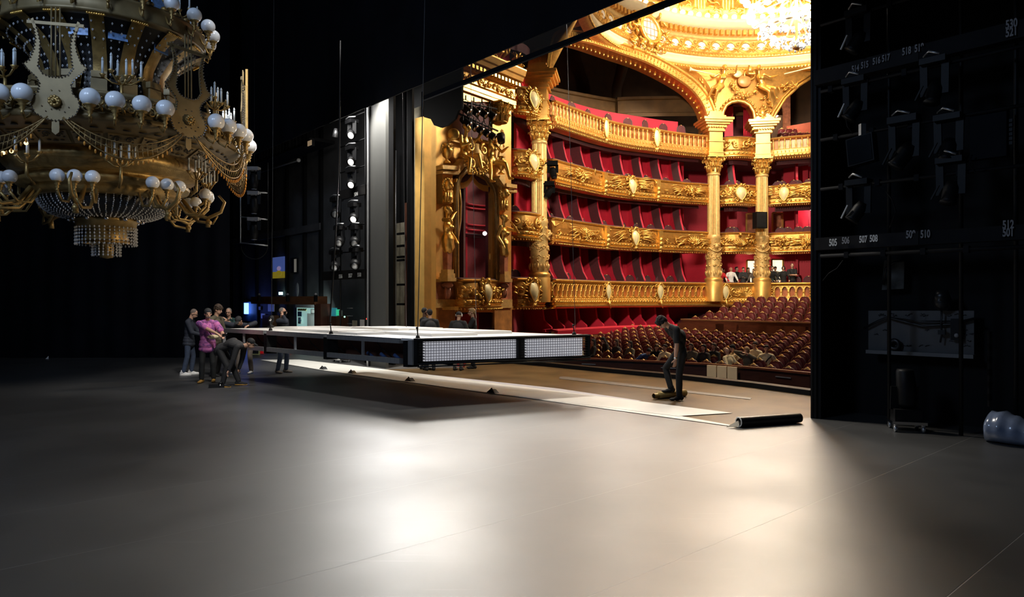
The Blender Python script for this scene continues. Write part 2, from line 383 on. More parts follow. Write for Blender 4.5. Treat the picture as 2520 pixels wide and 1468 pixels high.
# border (overhead drape) with polished soffit
BB, ZB = 9.0, 7.05
mb = MB(); rows = []
for z in (ZB, 9, 11, 13.5):
    rows.append([ST(-2+30*i/200, BB+.012*math.sin(i*.8)+(.03 if i % 17 == 0 else 0), z) for i in range(201)])
mb.grid(rows)
t = thing('stage_border', ST(12, BB, ZB), 'wide black overhead border hanging across the top of the stage opening', 'stage border')
mb.build('drape', M['drape'], t)
aE = PB(1042, 734, BB).dot(SU); aC = (aE-2)/2; aH = (aE+2)/2
mb = MB(); mb.pbox(ST(aC, BB+.01, ZB-.145), SU*aH, SV*.004, UP*.155); mb.build('gauze_strip', M['scrim'], t)
mb = MB(); mb.pbox(ST(aC, BB+.01, ZB-.345), SU*aH, SV*.03, UP*.05); mb.build('batten', M['drape'], t)
mb = MB(); mb.pbox(ST(13, BB+.1, ZB+3.2), SU*15, SV*.02, UP*3.15); mb.build('rear_panel', M['blackwall'], t)
# dark valance hanging beside the gold frame
def plate(name, pix, b, th, m, parent=None):
    o = PB(pix[0][0], pix[0][1], b); mb = MB(); pts = [PB(x, y, b) for x, y in pix]
    mb.prism([((p-o).dot(SU), (p-o).z) for p in pts], o, SU, UP, SV*th); return mb.build(name, m, parent)
vb = 11.0
o = plate('valance', [(1043, 100), (1136, 100), (1136, 268), (1128, 271), (1120, 292), (1102, 308), (1085, 314), (1068, 308), (1060, 293), (1043, 288)], vb, .06, M['blackwall'])
tag(o, 'dark grey scalloped valance board hanging in the corner of the gold proscenium frame', 'valance')
# grey tower beside it and the slot of old wall behind
def tower(px0, px1, b, z0, z1, th, name, m):
    mb = MB(); p, q = PB(px0, 734, b), PB(px1, 734, b); p.z = q.z = 0
    mb.pbox((p+q)/2+UP*(z0+z1)/2+SV*th/2, (q-p)/2, SV*th/2, UP*(z1-z0)/2); return mb.build(name, m)
tw = thing('lighting_tower', PB(928, 805, 10.5)*1, 'tall grey sheet-clad tower lit white near its top, left of the gold frame', 'tower')
tw.location.z = 0
o = tower(908, 949, 10.5, 0, 10, .10, 'cladding', M['pylon']); attach(o, tw)
o = tower(902.5, 904.5, 10.4, 0, 10, .03, 'edge_rail', M['alu']); attach(o, tw)
o = tower(905, 908, 10.45, 0, 10, .12, 'side_channel', M['blackmetal']); attach(o, tw)
for i, (a, b_, y, z0, z1, m) in enumerate(((951, 968, 11.2, 0, 10, 'blackwall'), (968, 1001, 12.45, 0, 4.6, 'plaster'), (996, 1001, 12.3, 0, 5.2, 'plyred'), (1002, 1014, 11.9, 0, 10, 'blackwall'),
                                           (1014, 1037, 12.3, 0, 8.2, 'plaster'), (969, 996, 12.47, 4.6, 10, 'blackwall'))):
    tag(tower(a, b_, y, z0, z1, .08, 'trim_slot_%d' % (i+1), M[m]), kind='structure')
def pipe(name, px, b, z0, z1, r, m, label, cat='pipe', group=None):
    mb = MB(); p = PB(px, 734, b); p.z = 0; mb.cyl(p+UP*z0, p+UP*z1, r, n=8); return tag(mb.build(name, M[m]), label, cat, group)
pipe('drain_pipe', 1041, 11.9, 0, 8.4, .05, 'blackmetal', 'black vertical pipe running up just left of the gold frame')
pipe('drain_pipe', 974, 12.25, 0, 7, .025, 'steel', 'thin steel pipe on the bare plaster beside the grey tower')
t = thing('bracket_rack', PB(985, 700, 12.2), 'black iron brackets fixed to the bare plaster strip beside the grey tower', 'bracket')
for y in (575, 605, 632, 640, 700, 748): 
    mb = MB(); p = PB(985, y, 12.2); mb.beam(p-SU*.22, p+SU*.16, .08, .07); mb.build('bracket', M['blackmetal'], t)
# ---------------------------------------------------------------- hanging lines
def line(px0, y0, px1, y1, D, r, label, m='blackmetal', name='hanging_cable', sag=0, D1=None):
    a, b = W(px0, y0, D), W(px1, y1, D1 or D); mb = MB()
    pts = [a.lerp(b, k/10)+V((sag*math.sin(PI*k/10), 0, 0)) for k in range(11)]
    mb.tube(pts, r, 6); return tag(mb.build(name, M[m]), label, 'cable')
line(1047, -60, 1028, 826, 13.15, .009, 'thin lifting wire above the near corner of the white platform', 'wire')
line(838, 100, 812, 792, 15.1, .018, 'thick black cable dropping to the edge of the white platform', 'blackmetal', sag=.06)
line(1157, 120, 1172, 800, 15.0, .006, 'thin wire hanging in front of the gold stage box', 'wire', D1=15.2)
line(1394, 40, 1416, 812, 14.6, .006, 'thin wire hanging in front of the round column', 'wire', D1=14.6)
line(990, 225, 1000, 805, 17, .006, 'thin wire hanging before the dark slot right of the grey tower', 'wire')
line(676, -240, 668, 790, 20, .008, 'thin wire hanging in front of the dark side wall', 'wire')

# ---------------------------------------------------------------- white LED platform
PA = W(1018, 0, 13.0); PB_ = W(1443, 0, 14.52); PC = W(548, 0, 17.7)
for p in (PA, PB_, PC): p.z = 0
ex = (PC-PA); LX = ex.length; ex.normalize(); ey = (PB_-PA); LY = ey.length; ey.normalize()
def PL(u, v, z): return PA+ex*u+ey*v+UP*z
Z0, Z1 = .80, 1.30
plat = thing('stage_platform', PL(LX/2, LY/2, Z0), 'long flown white platform with open truss side and two LED grid panels', 'platform')
def pb(mb, u0, u1, v0, v1, z0, z1): # box in platform frame
    c = PL((u0+u1)/2, (v0+v1)/2, (z0+z1)/2); return mb.pbox(c, ex*(u1-u0)/2, ey*(v1-v0)/2, UP*(z1-z0)/2)
mb = MB(); pb(mb, .35, LX, .05, LY-.03, Z1-.06, Z1-.02); pb(mb, .0, .35, 0, LY, Z1-.05, Z1-.005); mb.build('deck', M['whitepanel'], plat)
mb = MB(); pb(mb, .4, LX-.05, .5, .54, Z0+.03, Z1-.1); pb(mb, .4, LX, .1, LY-.2, Z0-.01, Z0+.02); mb.build('inner_panel', M['plyred'], plat)
mb = MB(); pb(mb, LX-.03, LX, 0, LY, Z0, Z1-.07); pb(mb, .3, .36, .05, LY, Z0, Z1-.07); pb(mb, .3, LX, LY-.05, LY, Z0, Z1-.07); mb.build('rear_frame', M['blackmetal'], plat)
us = [.32, 2.0, 3.95, 6.9-.5, LX]     # joints along the long side
def ux(px): # u where the long edge crosses a pixel column
    r = (px-1260)/FOC; return (r*PA.y-PA.x)/(ex.x-r*ex.y)
js = [.30, ux(803), ux(655), LX]
for a, b in zip(js, js[1:]):
    for z in (Z1-.11, Z0):
        mb = MB(); pb(mb, a+.07, b-.07, -.03, .05, z, z+.10); mb.build('side_rail', M['alu'], plat)
    c = (a+b)/2
    mb = MB(); pb(mb, c-.02, c+.02, -.01, .03, Z0+.1, Z1-.11); mb.build('post', M['alu'], plat)
    for k in range(3):
        mb = MB(); u = a+.3+(b-a-.6)*k/2
        mb.tube([PL(u, .3, Z1-.15), PL(u-.2, .25, Z0+.25), PL(u-.45, .3, Z0+.08)], .012, 5); mb.build('cable', M['blackmetal'], plat)
for u in js[1:-1]+[.2]:
    mb = MB(); pb(mb, u-.07, u+.07, -.02, .2, Z0-.05, Z1-.08); mb.build('joint', M['blackmetal'], plat)
mb = MB(); pb(mb, LX-.1, LX-.04, -.03, .03, Z0-.1, Z1-.1); pb(mb, .0, .12, -.03, .0, Z0, Z1-.03); mb.build('end_post', M['alu'], plat)
# blue plugs inside the near bay
for k in range(3):
    mb = MB(); u = .75+k*.42; mb.cyl(PL(u, .25, Z0+.05), PL(u+.14, .22, Z0+.14), .035, n=8); mb.build('connector', M['bluecloth'], plat)
# LED faces
def led_mat():
    m = bpy.data.materials.new('led_grid'); m.use_nodes = True; nt = m.node_tree; b = nt.nodes['Principled BSDF']; L = nt.links
    g = nt.nodes.new('ShaderNodeNewGeometry'); mp = nt.nodes.new('ShaderNodeMapping'); mp.vector_type = 'POINT'
    # distance along the face and height, in grid cells
    d = nt.nodes.new('ShaderNodeVectorMath'); d.operation = 'DOT_PRODUCT'; d.inputs[1].default_value = tuple(ey); L.new(g.outputs['Position'], d.inputs[0])
    sp = nt.nodes.new('ShaderNodeSeparateXYZ'); L.new(g.outputs['Position'], sp.inputs[0])
    cb = nt.nodes.new('ShaderNodeCombineXYZ'); L.new(d.outputs['Value'], cb.inputs[0]); L.new(sp.outputs['Z'], cb.inputs[1])
    br = nt.nodes.new('ShaderNodeTexBrick'); br.offset = 0; br.inputs['Scale'].default_value = 1; br.inputs['Brick Width'].default_value = .053; br.inputs['Row Height'].default_value = .053
    br.inputs['Mortar Size'].default_value = .0065; br.inputs['Mortar Smooth'].default_value = .35
    br.inputs['Color1'].default_value = (.66, .66, .72, 1); br.inputs['Color2'].default_value = (.62, .62, .68, 1); br.inputs['Mortar'].default_value = (.07, .07, .08, 1)
    L.new(cb.outputs[0], br.inputs['Vector']); L.new(br.outputs['Color'], b.inputs['Base Color']); L.new(br.outputs['Color'], b.inputs['Emission Color'])
    b.inputs['Emission Strength'].default_value = .5; b.inputs['Roughness'].default_value = .5; return m
M['led_grid'] = led_mat()
half = LY*.565
for v0, v1 in ((0, half), (half, LY)):
    mb = MB()
    for z in (Z0, Z1-.055): pb(mb, -.09, 0, v0, v1, z, z+.055)
    for k in range(9):
        z = Z0+.055+k*.052; pb(mb, -.08, -.02, v0+.01, v0+.16, z, z+.012)
        if v1 == LY: pb(mb, -.08, -.02, v1-.14, v1-.01, z, z+.012)
    pb(mb, -.10, 0, v0, v0+.03, Z0, Z1); pb(mb, -.10, 0, v1-.03, v1, Z0, Z1)
    fr = mb.build('led_frame', M['blackmetal'], plat)
    mb = MB(); pb(mb, -.05, -.03, v0+.16, v1-(.14 if v1 == LY else .04), Z0+.065, Z1-.065); mb.build('led_panel', M['led_grid'], fr)
mb = MB()
for z in (Z0-.03, Z0+.02, Z1-.02): mb.cyl(PL(-.11, 0, z), PL(-.11, LY, z), .014, n=6)
mb.build('edge_pipe', M['blackmetal'], plat)
# raised white trays on the deck
for (u0, u1, v0, v1, h) in ((.9, 2.9, 1.0, 2.0, .04), (1.4, 3.6, 2.3, 3.2, .045), (3.2, 5.4, .5, 1.5, .035), (3.7, 5.6, 2.2, 3.3, .045), (5.7, 6.9, 1.0, 2.4, .03), (2.2, 3.1, .3, .9, .03)):
    mb = MB()
    v0s = [PL(u0, v0, Z1-.02), PL(u1, v0, Z1-.02), PL(u1, v1, Z1-.02), PL(u0, v1, Z1-.02), PL(u0+.02, v0, Z1+h), PL(u1-.15, v0, Z1+h*.9), PL(u1-.15, v1, Z1+h*.9), PL(u0+.02, v1, Z1+h)]
    mb.add(v0s, [(0, 3, 2, 1), (4, 5, 6, 7), (0, 1, 5, 4), (1, 2, 6, 5), (2, 3, 7, 6), (3, 0, 4, 7)]); mb.build('tray', M['whitepanel'], plat)
for px, v in ((655, .1), (803, .1), (1030, .15), (1416, LY-.2)):
    u = max(.1, ux(px)) if v < 1 else .1
    mb = MB(); mb.cyl(PL(u, v, Z1-.01), PL(u, v, Z1+.05), .05, .03, 8); mb.cyl(PL(u, v, Z1+.05), PL(u+.02, v, Z1+.17), .012, n=6); mb.ball(PL(u+.02, v, Z1+.19), .025, 8, 6); mb.build('lifting_eye', M['blackmetal'], plat)

# ---------------------------------------------------------------- white strips, rolls, plates
def sheet(name, pix, z, m, label, cat, wav=0):
    mb = MB(); pts = [FL(x, y, z) for x, y in pix]; n = len(pts)
    vs = pts+[p-UP*.004 for p in pts]
    mb.add(vs, [tuple(range(n)), tuple(range(2*n-1, n-1, -1))]+[(i, n+i, n+(i+1) % n, (i+1) % n) for i in range(n)])
    return tag(mb.build(name, m), label, cat)
sheet('vinyl_strip', [(690, 882), (1372, 955), (1580, 985.5), (1500, 989), (900, 905)], .006, M['lavender'], 'pale grey edge strip lying along the far side of the white runner', 'floor strip')
sheet('vinyl_strip', [(640, 884.5), (735, 884), (897, 902), (1321, 955), (1803, 1015), (1668, 1023), (1205, 966.5), (800, 911)], .014, M['white'], 'broad white vinyl runner laid diagonally across the stage floor', 'floor strip')
# black-backed white strip ending in the roll
r0, r1 = FL(1818, 1051, 0), FL(1968, 1040, 0); rd = (r1-r0).normalized(); RR = .085
t = thing('vinyl_roll', (r0+r1)/2, 'black vinyl roll with white lining at the end of the runner', 'vinyl roll')
mb = MB(); pts = []
for k in range(44): # spiral section
    a = k/43*PI*4.2; rr = RR-.011*k/43*2; pts.append((rr*math.cos(a-PI/2), RR+rr*math.sin(a-PI/2)))
cr = rd.cross(UP)
mb.grid([[r0+cr*-x+UP*y for x, y in pts], [r1+cr*-x+UP*y for x, y in pts]])
mb.cyl(r0+UP*RR+rd*.02, r1+UP*RR, RR-.012, n=20); mb.build('roll', M['vinyl'], t)
mb = MB(); mb.tube([r0+cr*-x+UP*y for x, y in pts], .006, 5); mb.build('white_lining', M['white'], t)
mb = MB(); tip = [FL(1205, 967), FL(1668, 1023), r0+rd*.04, r0-rd*.03]
mb.add([p+UP*.010 for p in tip], [(0, 3, 2, 1)]); mb.add([p+UP*z for p, z in zip((r0+rd*.02, r0-rd*.24, r0-rd*.22, r0-rd*.01), (.012, .014, .03, .11))], [(0, 1, 2, 3), (3, 2, 1, 0)]); mb.build('loose_end', M['white'], t)
for i, (x, y) in enumerate(((795, 909), (866, 919), (1008, 938), (1212, 967))):
    p = FL(x, y); mb = MB(); rows = []
    for k in range(5):
        w = (-.10+.05*k); rows.append([p+sd*(w*1.4)+SV*q*.1+UP*(.004+.085*math.cos(w*PI/.2)**2*math.exp(-q*1.2)) for q in (-.3, 0, .5, 1)])
    mb.grid(rows, False); mb.prism([(-.15, 0), (.15, 0), (.03, .085), (-.03, .085)], p-SV*.05, sd, UP, SV*.12)
    tag(mb.build('runner_buckle', M['vinyl']), ['small black buckle on the white runner edge, nearest the dark doorway end', 'small black buckle on the white runner edge below the thick cable', 'small black buckle on the white runner edge in front of the LED corner', 'small black buckle on the white runner edge, the closest of four to the roll'][i], 'floor buckle')
# metal plate on the apron
sheet('metal_plate', [(1378, 926), (1392, 926), (1850, 978), (1846, 982), (1376, 931)], .008, M['plate'], 'long narrow galvanised metal strip lying on the brown apron', 'metal strip')
# brown roll under the foreground man's foot
t = thing('carpet_roll', FL(1645, 978), 'short brown roll on the floor under the foot of the man in black', 'roll')
q0, q1 = FL(1609, 982), FL(1690, 977); q1.y += .15; qd = (q1-q0).normalized(); RB = .075
mb = MB(); mb.cyl(q0+UP*RB+qd*.12, q1+UP*RB, RB, n=20); mb.build('outer_roll', M['brassroll'], t)
mb = MB(); rows = []
c0 = q0+UP*(RB-.01)
mb.tube([c0, c0+qd*.14], .055, 18, cap=False); mb.tube([c0, c0+qd*.14], .045, 18, cap=False); X, Y = frame_of(qd)
mb.build('inner_tube', M['brassroll'], t)
mb = MB(); mb.cyl(c0+qd*.02, c0+qd*.03, .046, n=18); mb.build('tube_core', M['vinyl'], t)

# ---------------------------------------------------------------- orchestra rail and house floor
rail = [W(x, 0, d) for x, d in ((1180, 23.4), (1350, 21.6), (1560, 20.4), (1741, 19.3), (1870, 18.1), (1995, 16.9), (2200, 15.6))]
RT = .22
t = thing('orchestra_rail', rail[3]*1, 'dark wooden rail wall between the stage apron and the red stalls', 'rail wall'); t.location.z = -1.4
for i, (a, b) in enumerate(zip(rail, rail[1:])):
    a = V((a.x, a.y, 0)); b = V((b.x, b.y, 0)); mb = MB(); n = (b-a).normalized()
    mb.beam(a+UP*(RT-.85)*1, b+UP*(RT-.85), .08, 1.66); mb.build('panel', M['railwood'], t)
    mb = MB(); mb.beam(a+UP*RT, b+UP*RT, .16, .05); mb.build('capping', M['wood'], t)
    mb = MB(); c = a.lerp(b, .5)-SV*.06+UP*(RT-.16); mb.beam(c-n*.22, c+n*.22, .02, .02); mb.build('handle', M['steel'], t)
dt = thing('rail_door', W(1778, 940, 18.6), 'pale beige double door set in the dark orchestra rail', 'door')
a, b = W(1740, 0, 19.05), W(1816, 0, 18.4); a.z = b.z = 0; n = (b-a).normalized(); nn = n.cross(UP)
L_ = (b-a).length
for k in range(3):
    mb = MB(); c = a+n*L_*(k+.5)/3+UP*(RT-.5); mb.pbox(c, n*(L_/6-.012), nn*.03, UP*.5); mb.build('leaf', M['beigedoor'], dt)
mb = MB(); c = a+n*L_*.66+UP*(RT-.42)+nn*.04; mb.pbox(c, n*.05, nn*.012, UP*.05); mb.build('lock', M['blackmetal'], dt)
c0_ = V((12, 28, 0))
mb = MB(); mb.add([V((-6, 14, -1.5)), V((6, 13.6, -1.5)), V((14, 9, -1.5)), V((34, 30, -.6)), V((24, 52, .2)), V((-4, 42, -.6))], [(0, 1, 2, 3, 4, 5)])
struct('floor_house', mb, M['wood'])
# ---------------------------------------------------------------- figures: one continuous skinned body, clothes as parts
def fuse(name, bones, voxel, m, parent=None, smooth=3):
    """melt tapered bones and ellipsoids into one continuous surface"""
    mb = MB()
    for b in bones:
        if len(b) == 4:
            p, q, r0, r1 = b; p, q = V(p), V(q)
            if (q-p).length > 1e-4: mb.cyl(p, q, r0, r1, 12)
            mb.ball(p, r0, 10, 6); mb.ball(q, r1, 10, 6)
        else: mb.ball(b[0], b[1], 16, 10, ax=b[2] if len(b) > 2 else None)
    o = mb.build(name, m)
    rm = o.modifiers.new('melt', 'REMESH'); rm.mode = 'VOXEL'; rm.voxel_size = voxel; rm.use_smooth_shade = True
    if smooth: sm = o.modifiers.new('soft', 'SMOOTH'); sm.factor = .5; sm.iterations = smooth
    dg = bpy.context.evaluated_depsgraph_get(); me = bpy.data.meshes.new_from_object(o.evaluated_get(dg), depsgraph=dg)
    old = o.data; o.modifiers.clear(); o.data = me; bpy.data.meshes.remove(old); me.name = name
    me.polygons.foreach_set('use_smooth', [True]*len(me.polygons))
    if not me.materials and m: me.materials.append(m)
    if parent is not None: o.parent = parent
    return o
def ik(a, c, l1, l2, pole):
    a, c = V(a), V(c); d = c-a; L = min(d.length, (l1+l2)*.998); d.normalize(); c = a+d*L
    x = (l1*l1-l2*l2+L*L)/(2*L); h = math.sqrt(max(0, l1*l1-x*x)); p = V(pole); p = p-d*p.dot(d)
    if p.length < 1e-4: p = V((0, 1, 0))
    return a+d*x+p.normalized()*h, c
def skeleton(lean=0., hipz=.92, hipy=0., twist=0., hp=0., hy=0., lh=None, rh=None, lp=(-.5, -.7, -.5), rp=(.5, -.7, -.5), lf=(-.1, 0, .085), rf=(.1, 0, .085), la=0., ra=0., bend=.25, side=0., hipx=0., kl=(-.08, 1, 0), kr=(.08, 1, 0), shrug=0.):
    J = {}; H = V((hipx, hipy, hipz))
    def rot(v, ang, yaw=0): return Matrix.Rotation(yaw, 3, 'Z') @ (Matrix.Rotation(-ang, 3, 'X') @ V(v))
    def sd(v): return Matrix.Rotation(side, 3, 'Y') @ v
    u1 = sd(rot((0, 0, 1), lean*(1-bend))); u2 = sd(rot((0, 0, 1), lean*(1+bend), twist*.5)); X = Matrix.Rotation(twist, 3, 'Z') @ V((1, 0, 0))
    J['H'] = H; J['W'] = H+u1*.16; J['C'] = H+u1*.33; J['N'] = J['C']+u2*.22; J['X'] = X; J['u1'] = u1; J['u2'] = u2
    J['F'] = X.cross(u2)*-1 if X.cross(u2).y < 0 else X.cross(u2)
    J['F'] = u2.cross(X); 
    J['LS'] = J['N']-u2*(.055-shrug)-X*.185; J['RS'] = J['N']-u2*(.055-shrug)+X*.185
    hu = rot((0, 0, 1), lean*.7+hp*.6, twist+hy); J['hd'] = hu
    J['NT'] = J['N']+hu*.07; J['hf'] = rot((0, math.cos(-hp), math.sin(-hp)) , 0, twist+hy); 
    hx = J['hf'].cross(V((0, 0, 1)));  hx = hx.normalized() if hx.length > 1e-3 else X
    J['hx'] = hx; J['hu'] = hx.cross(J['hf']).normalized()
    J['HD'] = J['NT']+hu*.05+J['hu']*.07+J['hf']*.025
    lh = lh or (-.27, .05, .80); rh = rh or (.27, .05, .80)
    J['LE'], J['LW'] = ik(J['LS'], lh, .30, .27, lp); J['RE'], J['RW'] = ik(J['RS'], rh, .30, .27, rp)
    J['LH'] = H+V((-.095, 0, -.02)); J['RH'] = H+V((.095, 0, -.02))
    J['LK'], J['LA'] = ik(J['LH'], lf, .418, .408, kl); J['RK'], J['RA'] = ik(J['RH'], rf, .418, .408, kr)
    J['la'], J['ra'] = la, ra
    return J
def hand(wr, el, side, curl=.5, grip=None):
    """palm, four unequal bent fingers and a thumb from the side of the palm"""
    wr, el = V(wr), V(el); d = (wr-el).normalized(); B = []
    n = V((0, 0, -1)); n = n-d*n.dot(d)
    if n.length < .2: n = V((-side, 0, 0))-d*(V((-side, 0, 0)).dot(d))
    n.normalize(); x = d.cross(n).normalized()
    pc = wr+d*.055
    B.append((pc, (.040, .050, .017), (x, d, n)))
    for i, (o, L) in enumerate(((-.028, .062), (-.0095, .074), (.0095, .070), (.027, .054))):
        a = wr+d*.092+x*o; b = a+(d*math.cos(curl*.5)+n*math.sin(curl*.5))*L*.45; c = b+(d*math.cos(curl*1.4)+n*math.sin(curl*1.4))*L*.33; e = c+(d*math.cos(curl*2.1)+n*math.sin(curl*2.1))*L*.26
        B += [(wr+d*.06+x*o, a, .010, .0095), (a, b, .0095, .0085), (b, c, .0085, .008), (c, e, .008, .007)]
    s = 1 if x.dot(V((0, 0, 1))) > 0 else -1
    t0 = wr+d*.03+x*s*.032; t1 = t0+(x*s*.7+d*.7+n*.25)*.038; t2 = t1+(d*.85+n*.5)*.03
    B += [(wr+d*.02+x*s*.02, t0, .013, .012), (t0, t1, .012, .0105), (t1, t2, .0105, .0085)]
    return B
def arm_bones(S, E, Wr, g=0.): return [(S, E, .050+g, .040+g), (E, E.lerp(Wr, .35), .040+g, .041+g), (E.lerp(Wr, .35), Wr, .041+g, .027+g)]
def person(loc, rz, label, J, top='black', sleeve='long', bottom='denim', shoes='black', hair='short', hairm='hairdark', skin='skin', h=1.75, group=None, glasses=False, hem=.0, voxel=.011, legs=True, cat='person', sole=None, curl=.5, collar=None, build=1., cuff=False, beard=None):
    root = thing('person', loc, label, cat, group, rz); s = h/1.75; root.scale = (s, s, s)
    F, X, u1, u2 = J['F'], J['X'], J['u1'], J['u2']; H, C, N, Wc = J['H'], J['C'], J['N'], J['W']
    HD, hf, hx, hu = J['HD'], J['hf'], J['hx'], J['hu']; hax = (hx, hf, hu)
    body = [(HD+hu*.02-hf*.012, (.074, .092, .098), hax), (HD-hu*.045+hf*.022, (.056, .066, .062), hax), (HD-hu*.082+hf*.050, (.030, .028, .024), hax),
            (HD+hf*.088-hu*.005, HD+hf*.107-hu*.032, .011, .015), (HD+hf*.085-hu*.060, (.024, .012, .010), hax), (HD+hf*.078+hu*.022, (.050, .014, .010), hax),
            (HD-hx*.077-hf*.005-hu*.012, (.010, .019, .032), hax), (HD+hx*.077-hf*.005-hu*.012, (.010, .019, .032), hax),
            (J['N']-u2*.02, HD-hu*.05-hf*.02, .056, .052), (C, (.10, .065, .17), (X, F, u2)), (Wc, (.085, .06, .15), (X, F, u1)), (H, (.10, .07, .09))]
    for S, E, Wr, sg in ((J['LS'], J['LE'], J['LW'], -1), (J['RS'], J['RE'], J['RW'], 1)):
        body += [(S, E, .038, .032)] if sleeve != 'short' else [(S, E, .046, .042)]
        body += [(E, E.lerp(Wr, .35), .032 if sleeve == 'long' else .042, .032 if sleeve == 'long' else .042), (E.lerp(Wr, .35), Wr, .032 if sleeve == 'long' else .042, .028)]; body += hand(Wr, E, sg, curl)
    foot = []
    for Hp, K, A, yaw in ((J['LH'], J['LK'], J['LA'], J['la']), (J['RH'], J['RK'], J['RA'], J['ra'])):
        body += [(Hp, K, .050, .034), (K, A, .034, .028)]
        fd = Matrix.Rotation(yaw, 3, 'Z') @ V((0, 1, 0)); foot.append((A, fd, K))
        body += [(A-UP*.04, A+fd*.10-UP*.055, .022, .018)]
    fuse('body', body, voxel, M[skin], root, 2)
    g = .014*build; b_ = build
    sh = [(C+u2*.02, (.172*b_, .118*b_, .20), (X, F, u2)), (C-u2*.10, (.160*b_, .118*b_, .17), (X, F, u1)), (Wc-u1*.02, (.152*b_, .115*b_, .16), (X, F, u1)), (H+u1*.05, (.164*b_, .128*b_, .12), (X, F, u1)), (H-u1*.02, (.178*b_, .142*b_, .12), (X, F, u1)), (H-u1*hem*.7, (.184*b_, .148*b_, .10), (X, F, u1)),
          (J['LS'], N-u2*.01-X*.05, .066, .062), (J['RS'], N-u2*.01+X*.05, .066, .062), (N-u2*.03, N+u2*.012, .072, .058)]
    for S, E, Wr in ((J['LS'], J['LE'], J['LW']), (J['RS'], J['RE'], J['RW'])):
        if sleeve == 'long': sh += [(S, E, .070*b_, .056*b_), (E, E.lerp(Wr, .93), .056*b_, .041)]
        elif sleeve == 'short': sh += [(S, S.lerp(E, .72), .072*b_, .070*b_)]
        elif sleeve == 'rolled': sh += [(S, E, .070*b_, .058*b_), (E, E.lerp(Wr, .25), .057, .052)]
    fuse('shirt' if sleeve == 'short' else 'jacket', sh, voxel, M[top], root, 2)
    if legs:
        tr = [(H+UP*.01, (.142, .106, .11)), (H-UP*.05, (.142, .108, .10))]
        for Hp, K, A in ((J['LH'], J['LK'], J['LA']), (J['RH'], J['RK'], J['RA'])):
            tr += [(Hp, K, .086, .066), (K, K.lerp(A, .4), .066, .064), (K.lerp(A, .4), A+(K-A)*.04, .066, .056)]
        fuse('trousers', tr, voxel, M[bottom], root, 2)
        for A, fd, K in foot:
            x = fd.cross(UP)
            o = fuse('shoe', [(A-UP*.035-fd*.045, (.045, .050, .048), (x, fd, UP)), (A-UP*.045+fd*.04, (.044, .085, .040), (x, fd, UP)), (A-UP*.056+fd*.135, (.047, .070, .028), (x, fd, UP)), (A-UP*.01-fd*.02, A+UP*.02-fd*.02, .05, .048)], voxel, M[shoes], root, 2)
            if sole: 
                mb = MB(); mb.prism([(.05*math.cos(t)*(1 if math.cos(t) > 0 else .95), .05+.15*math.sin(t)) for t in [2*PI*k/16 for k in range(16)]], A-UP*.085, x, fd, UP*.022)
                q = mb.build('sole', M[sole]); q.parent = o
    # hair and hats
    if hair in ('short', 'crop', 'long', 'pony', 'messy'):
        k = 1.0 if hair == 'crop' else 1.07
        hb = [(HD+hu*.035-hf*.026, (.079*k, .090*k, .090*k), hax)]
        if hair != 'crop': hb += [(HD+hu*.085+hf*.03, (.06, .06, .034), hax), (HD-hf*.07-hu*.01, (.062, .035, .06), hax)]
        if hair == 'messy': hb += [(HD+hu*.075+hf*.045, (.070, .050, .045), hax), (HD+hu*.055+hx*.03+hf*.075, (.03, .028, .045), hax), (HD+hu*.05-hx*.03+hf*.078, (.03, .026, .045), hax), (HD+hu*.10-hf*.02, (.078, .082, .042), hax), (HD-hf*.06+hu*.02, (.082, .055, .085), hax), (HD+hx*.06+hu*.04, (.035, .06, .05), hax), (HD-hx*.06+hu*.04, (.035, .06, .05), hax)]
        if hair == 'messy':
            rt = random.Random(3)
            for k in range(44):
                a = rt.uniform(0, 2*PI); q = rt.uniform(.25, 1.0); w = (hx*math.cos(a)+hf*math.sin(a))*q*.082+hu*(.105*math.sqrt(1-q*q*.8)-.0); dv = (w.normalized()*.6+hf*rt.uniform(-.2, .7)+hu*rt.uniform(-.6, .3)+hx*rt.uniform(-.4, .4))*.045
                hb += [(HD+hu*.02-hf*.015+w, HD+hu*.02-hf*.015+w+dv, .017, .007)]
        if hair == 'long': hb += [(HD-hf*.06, HD-hf*.075-hu*.22, .062, .05), (HD-hx*.065-hf*.02, HD-hx*.07-hu*.2-hf*.03, .03, .028), (HD+hx*.065-hf*.02, HD+hx*.07-hu*.2-hf*.03, .03, .028)]
        if hair == 'pony': hb += [(HD-hf*.095+hu*.01, HD-hf*.13-hu*.16, .03, .015)]
        fuse('hair', hb, voxel, M[hairm], root, 1)
    elif hair == 'beanie':
        fuse('beanie', [(HD+hu*.045-hf*.02, (.087, .100, .090), hax), (HD+hu*.015-hf*.015, (.088, .099, .035), hax)], voxel, M[hairm], root, 1)
    elif hair == 'cap':
        fuse('cap', [(HD+hu*.045-hf*.018, (.086, .098, .078), hax), (HD+hf*.115+hu*.045, (.062, .062, .011), hax)], voxel, M[hairm], root, 1)
    elif hair == 'hood':
        fuse('hood', [(HD+hu*.01-hf*.03, (.105, .110, .125), hax), (N-hf*.05, (.12, .09, .08), hax)], voxel, M[hairm], root, 1)
    if beard: fuse('beard', [(HD-hu*.075+hf*.035, (.058, .058, .040), hax)], voxel, M[beard], root, 1)
    mb = MB()
    for sg in (-1, 1): mb.ball(HD+hf*.085+hx*sg*.031+hu*.005, (.011, .006, .006), 8, 6, ax=hax)
    mb.build('eyes', M['black']).parent = root
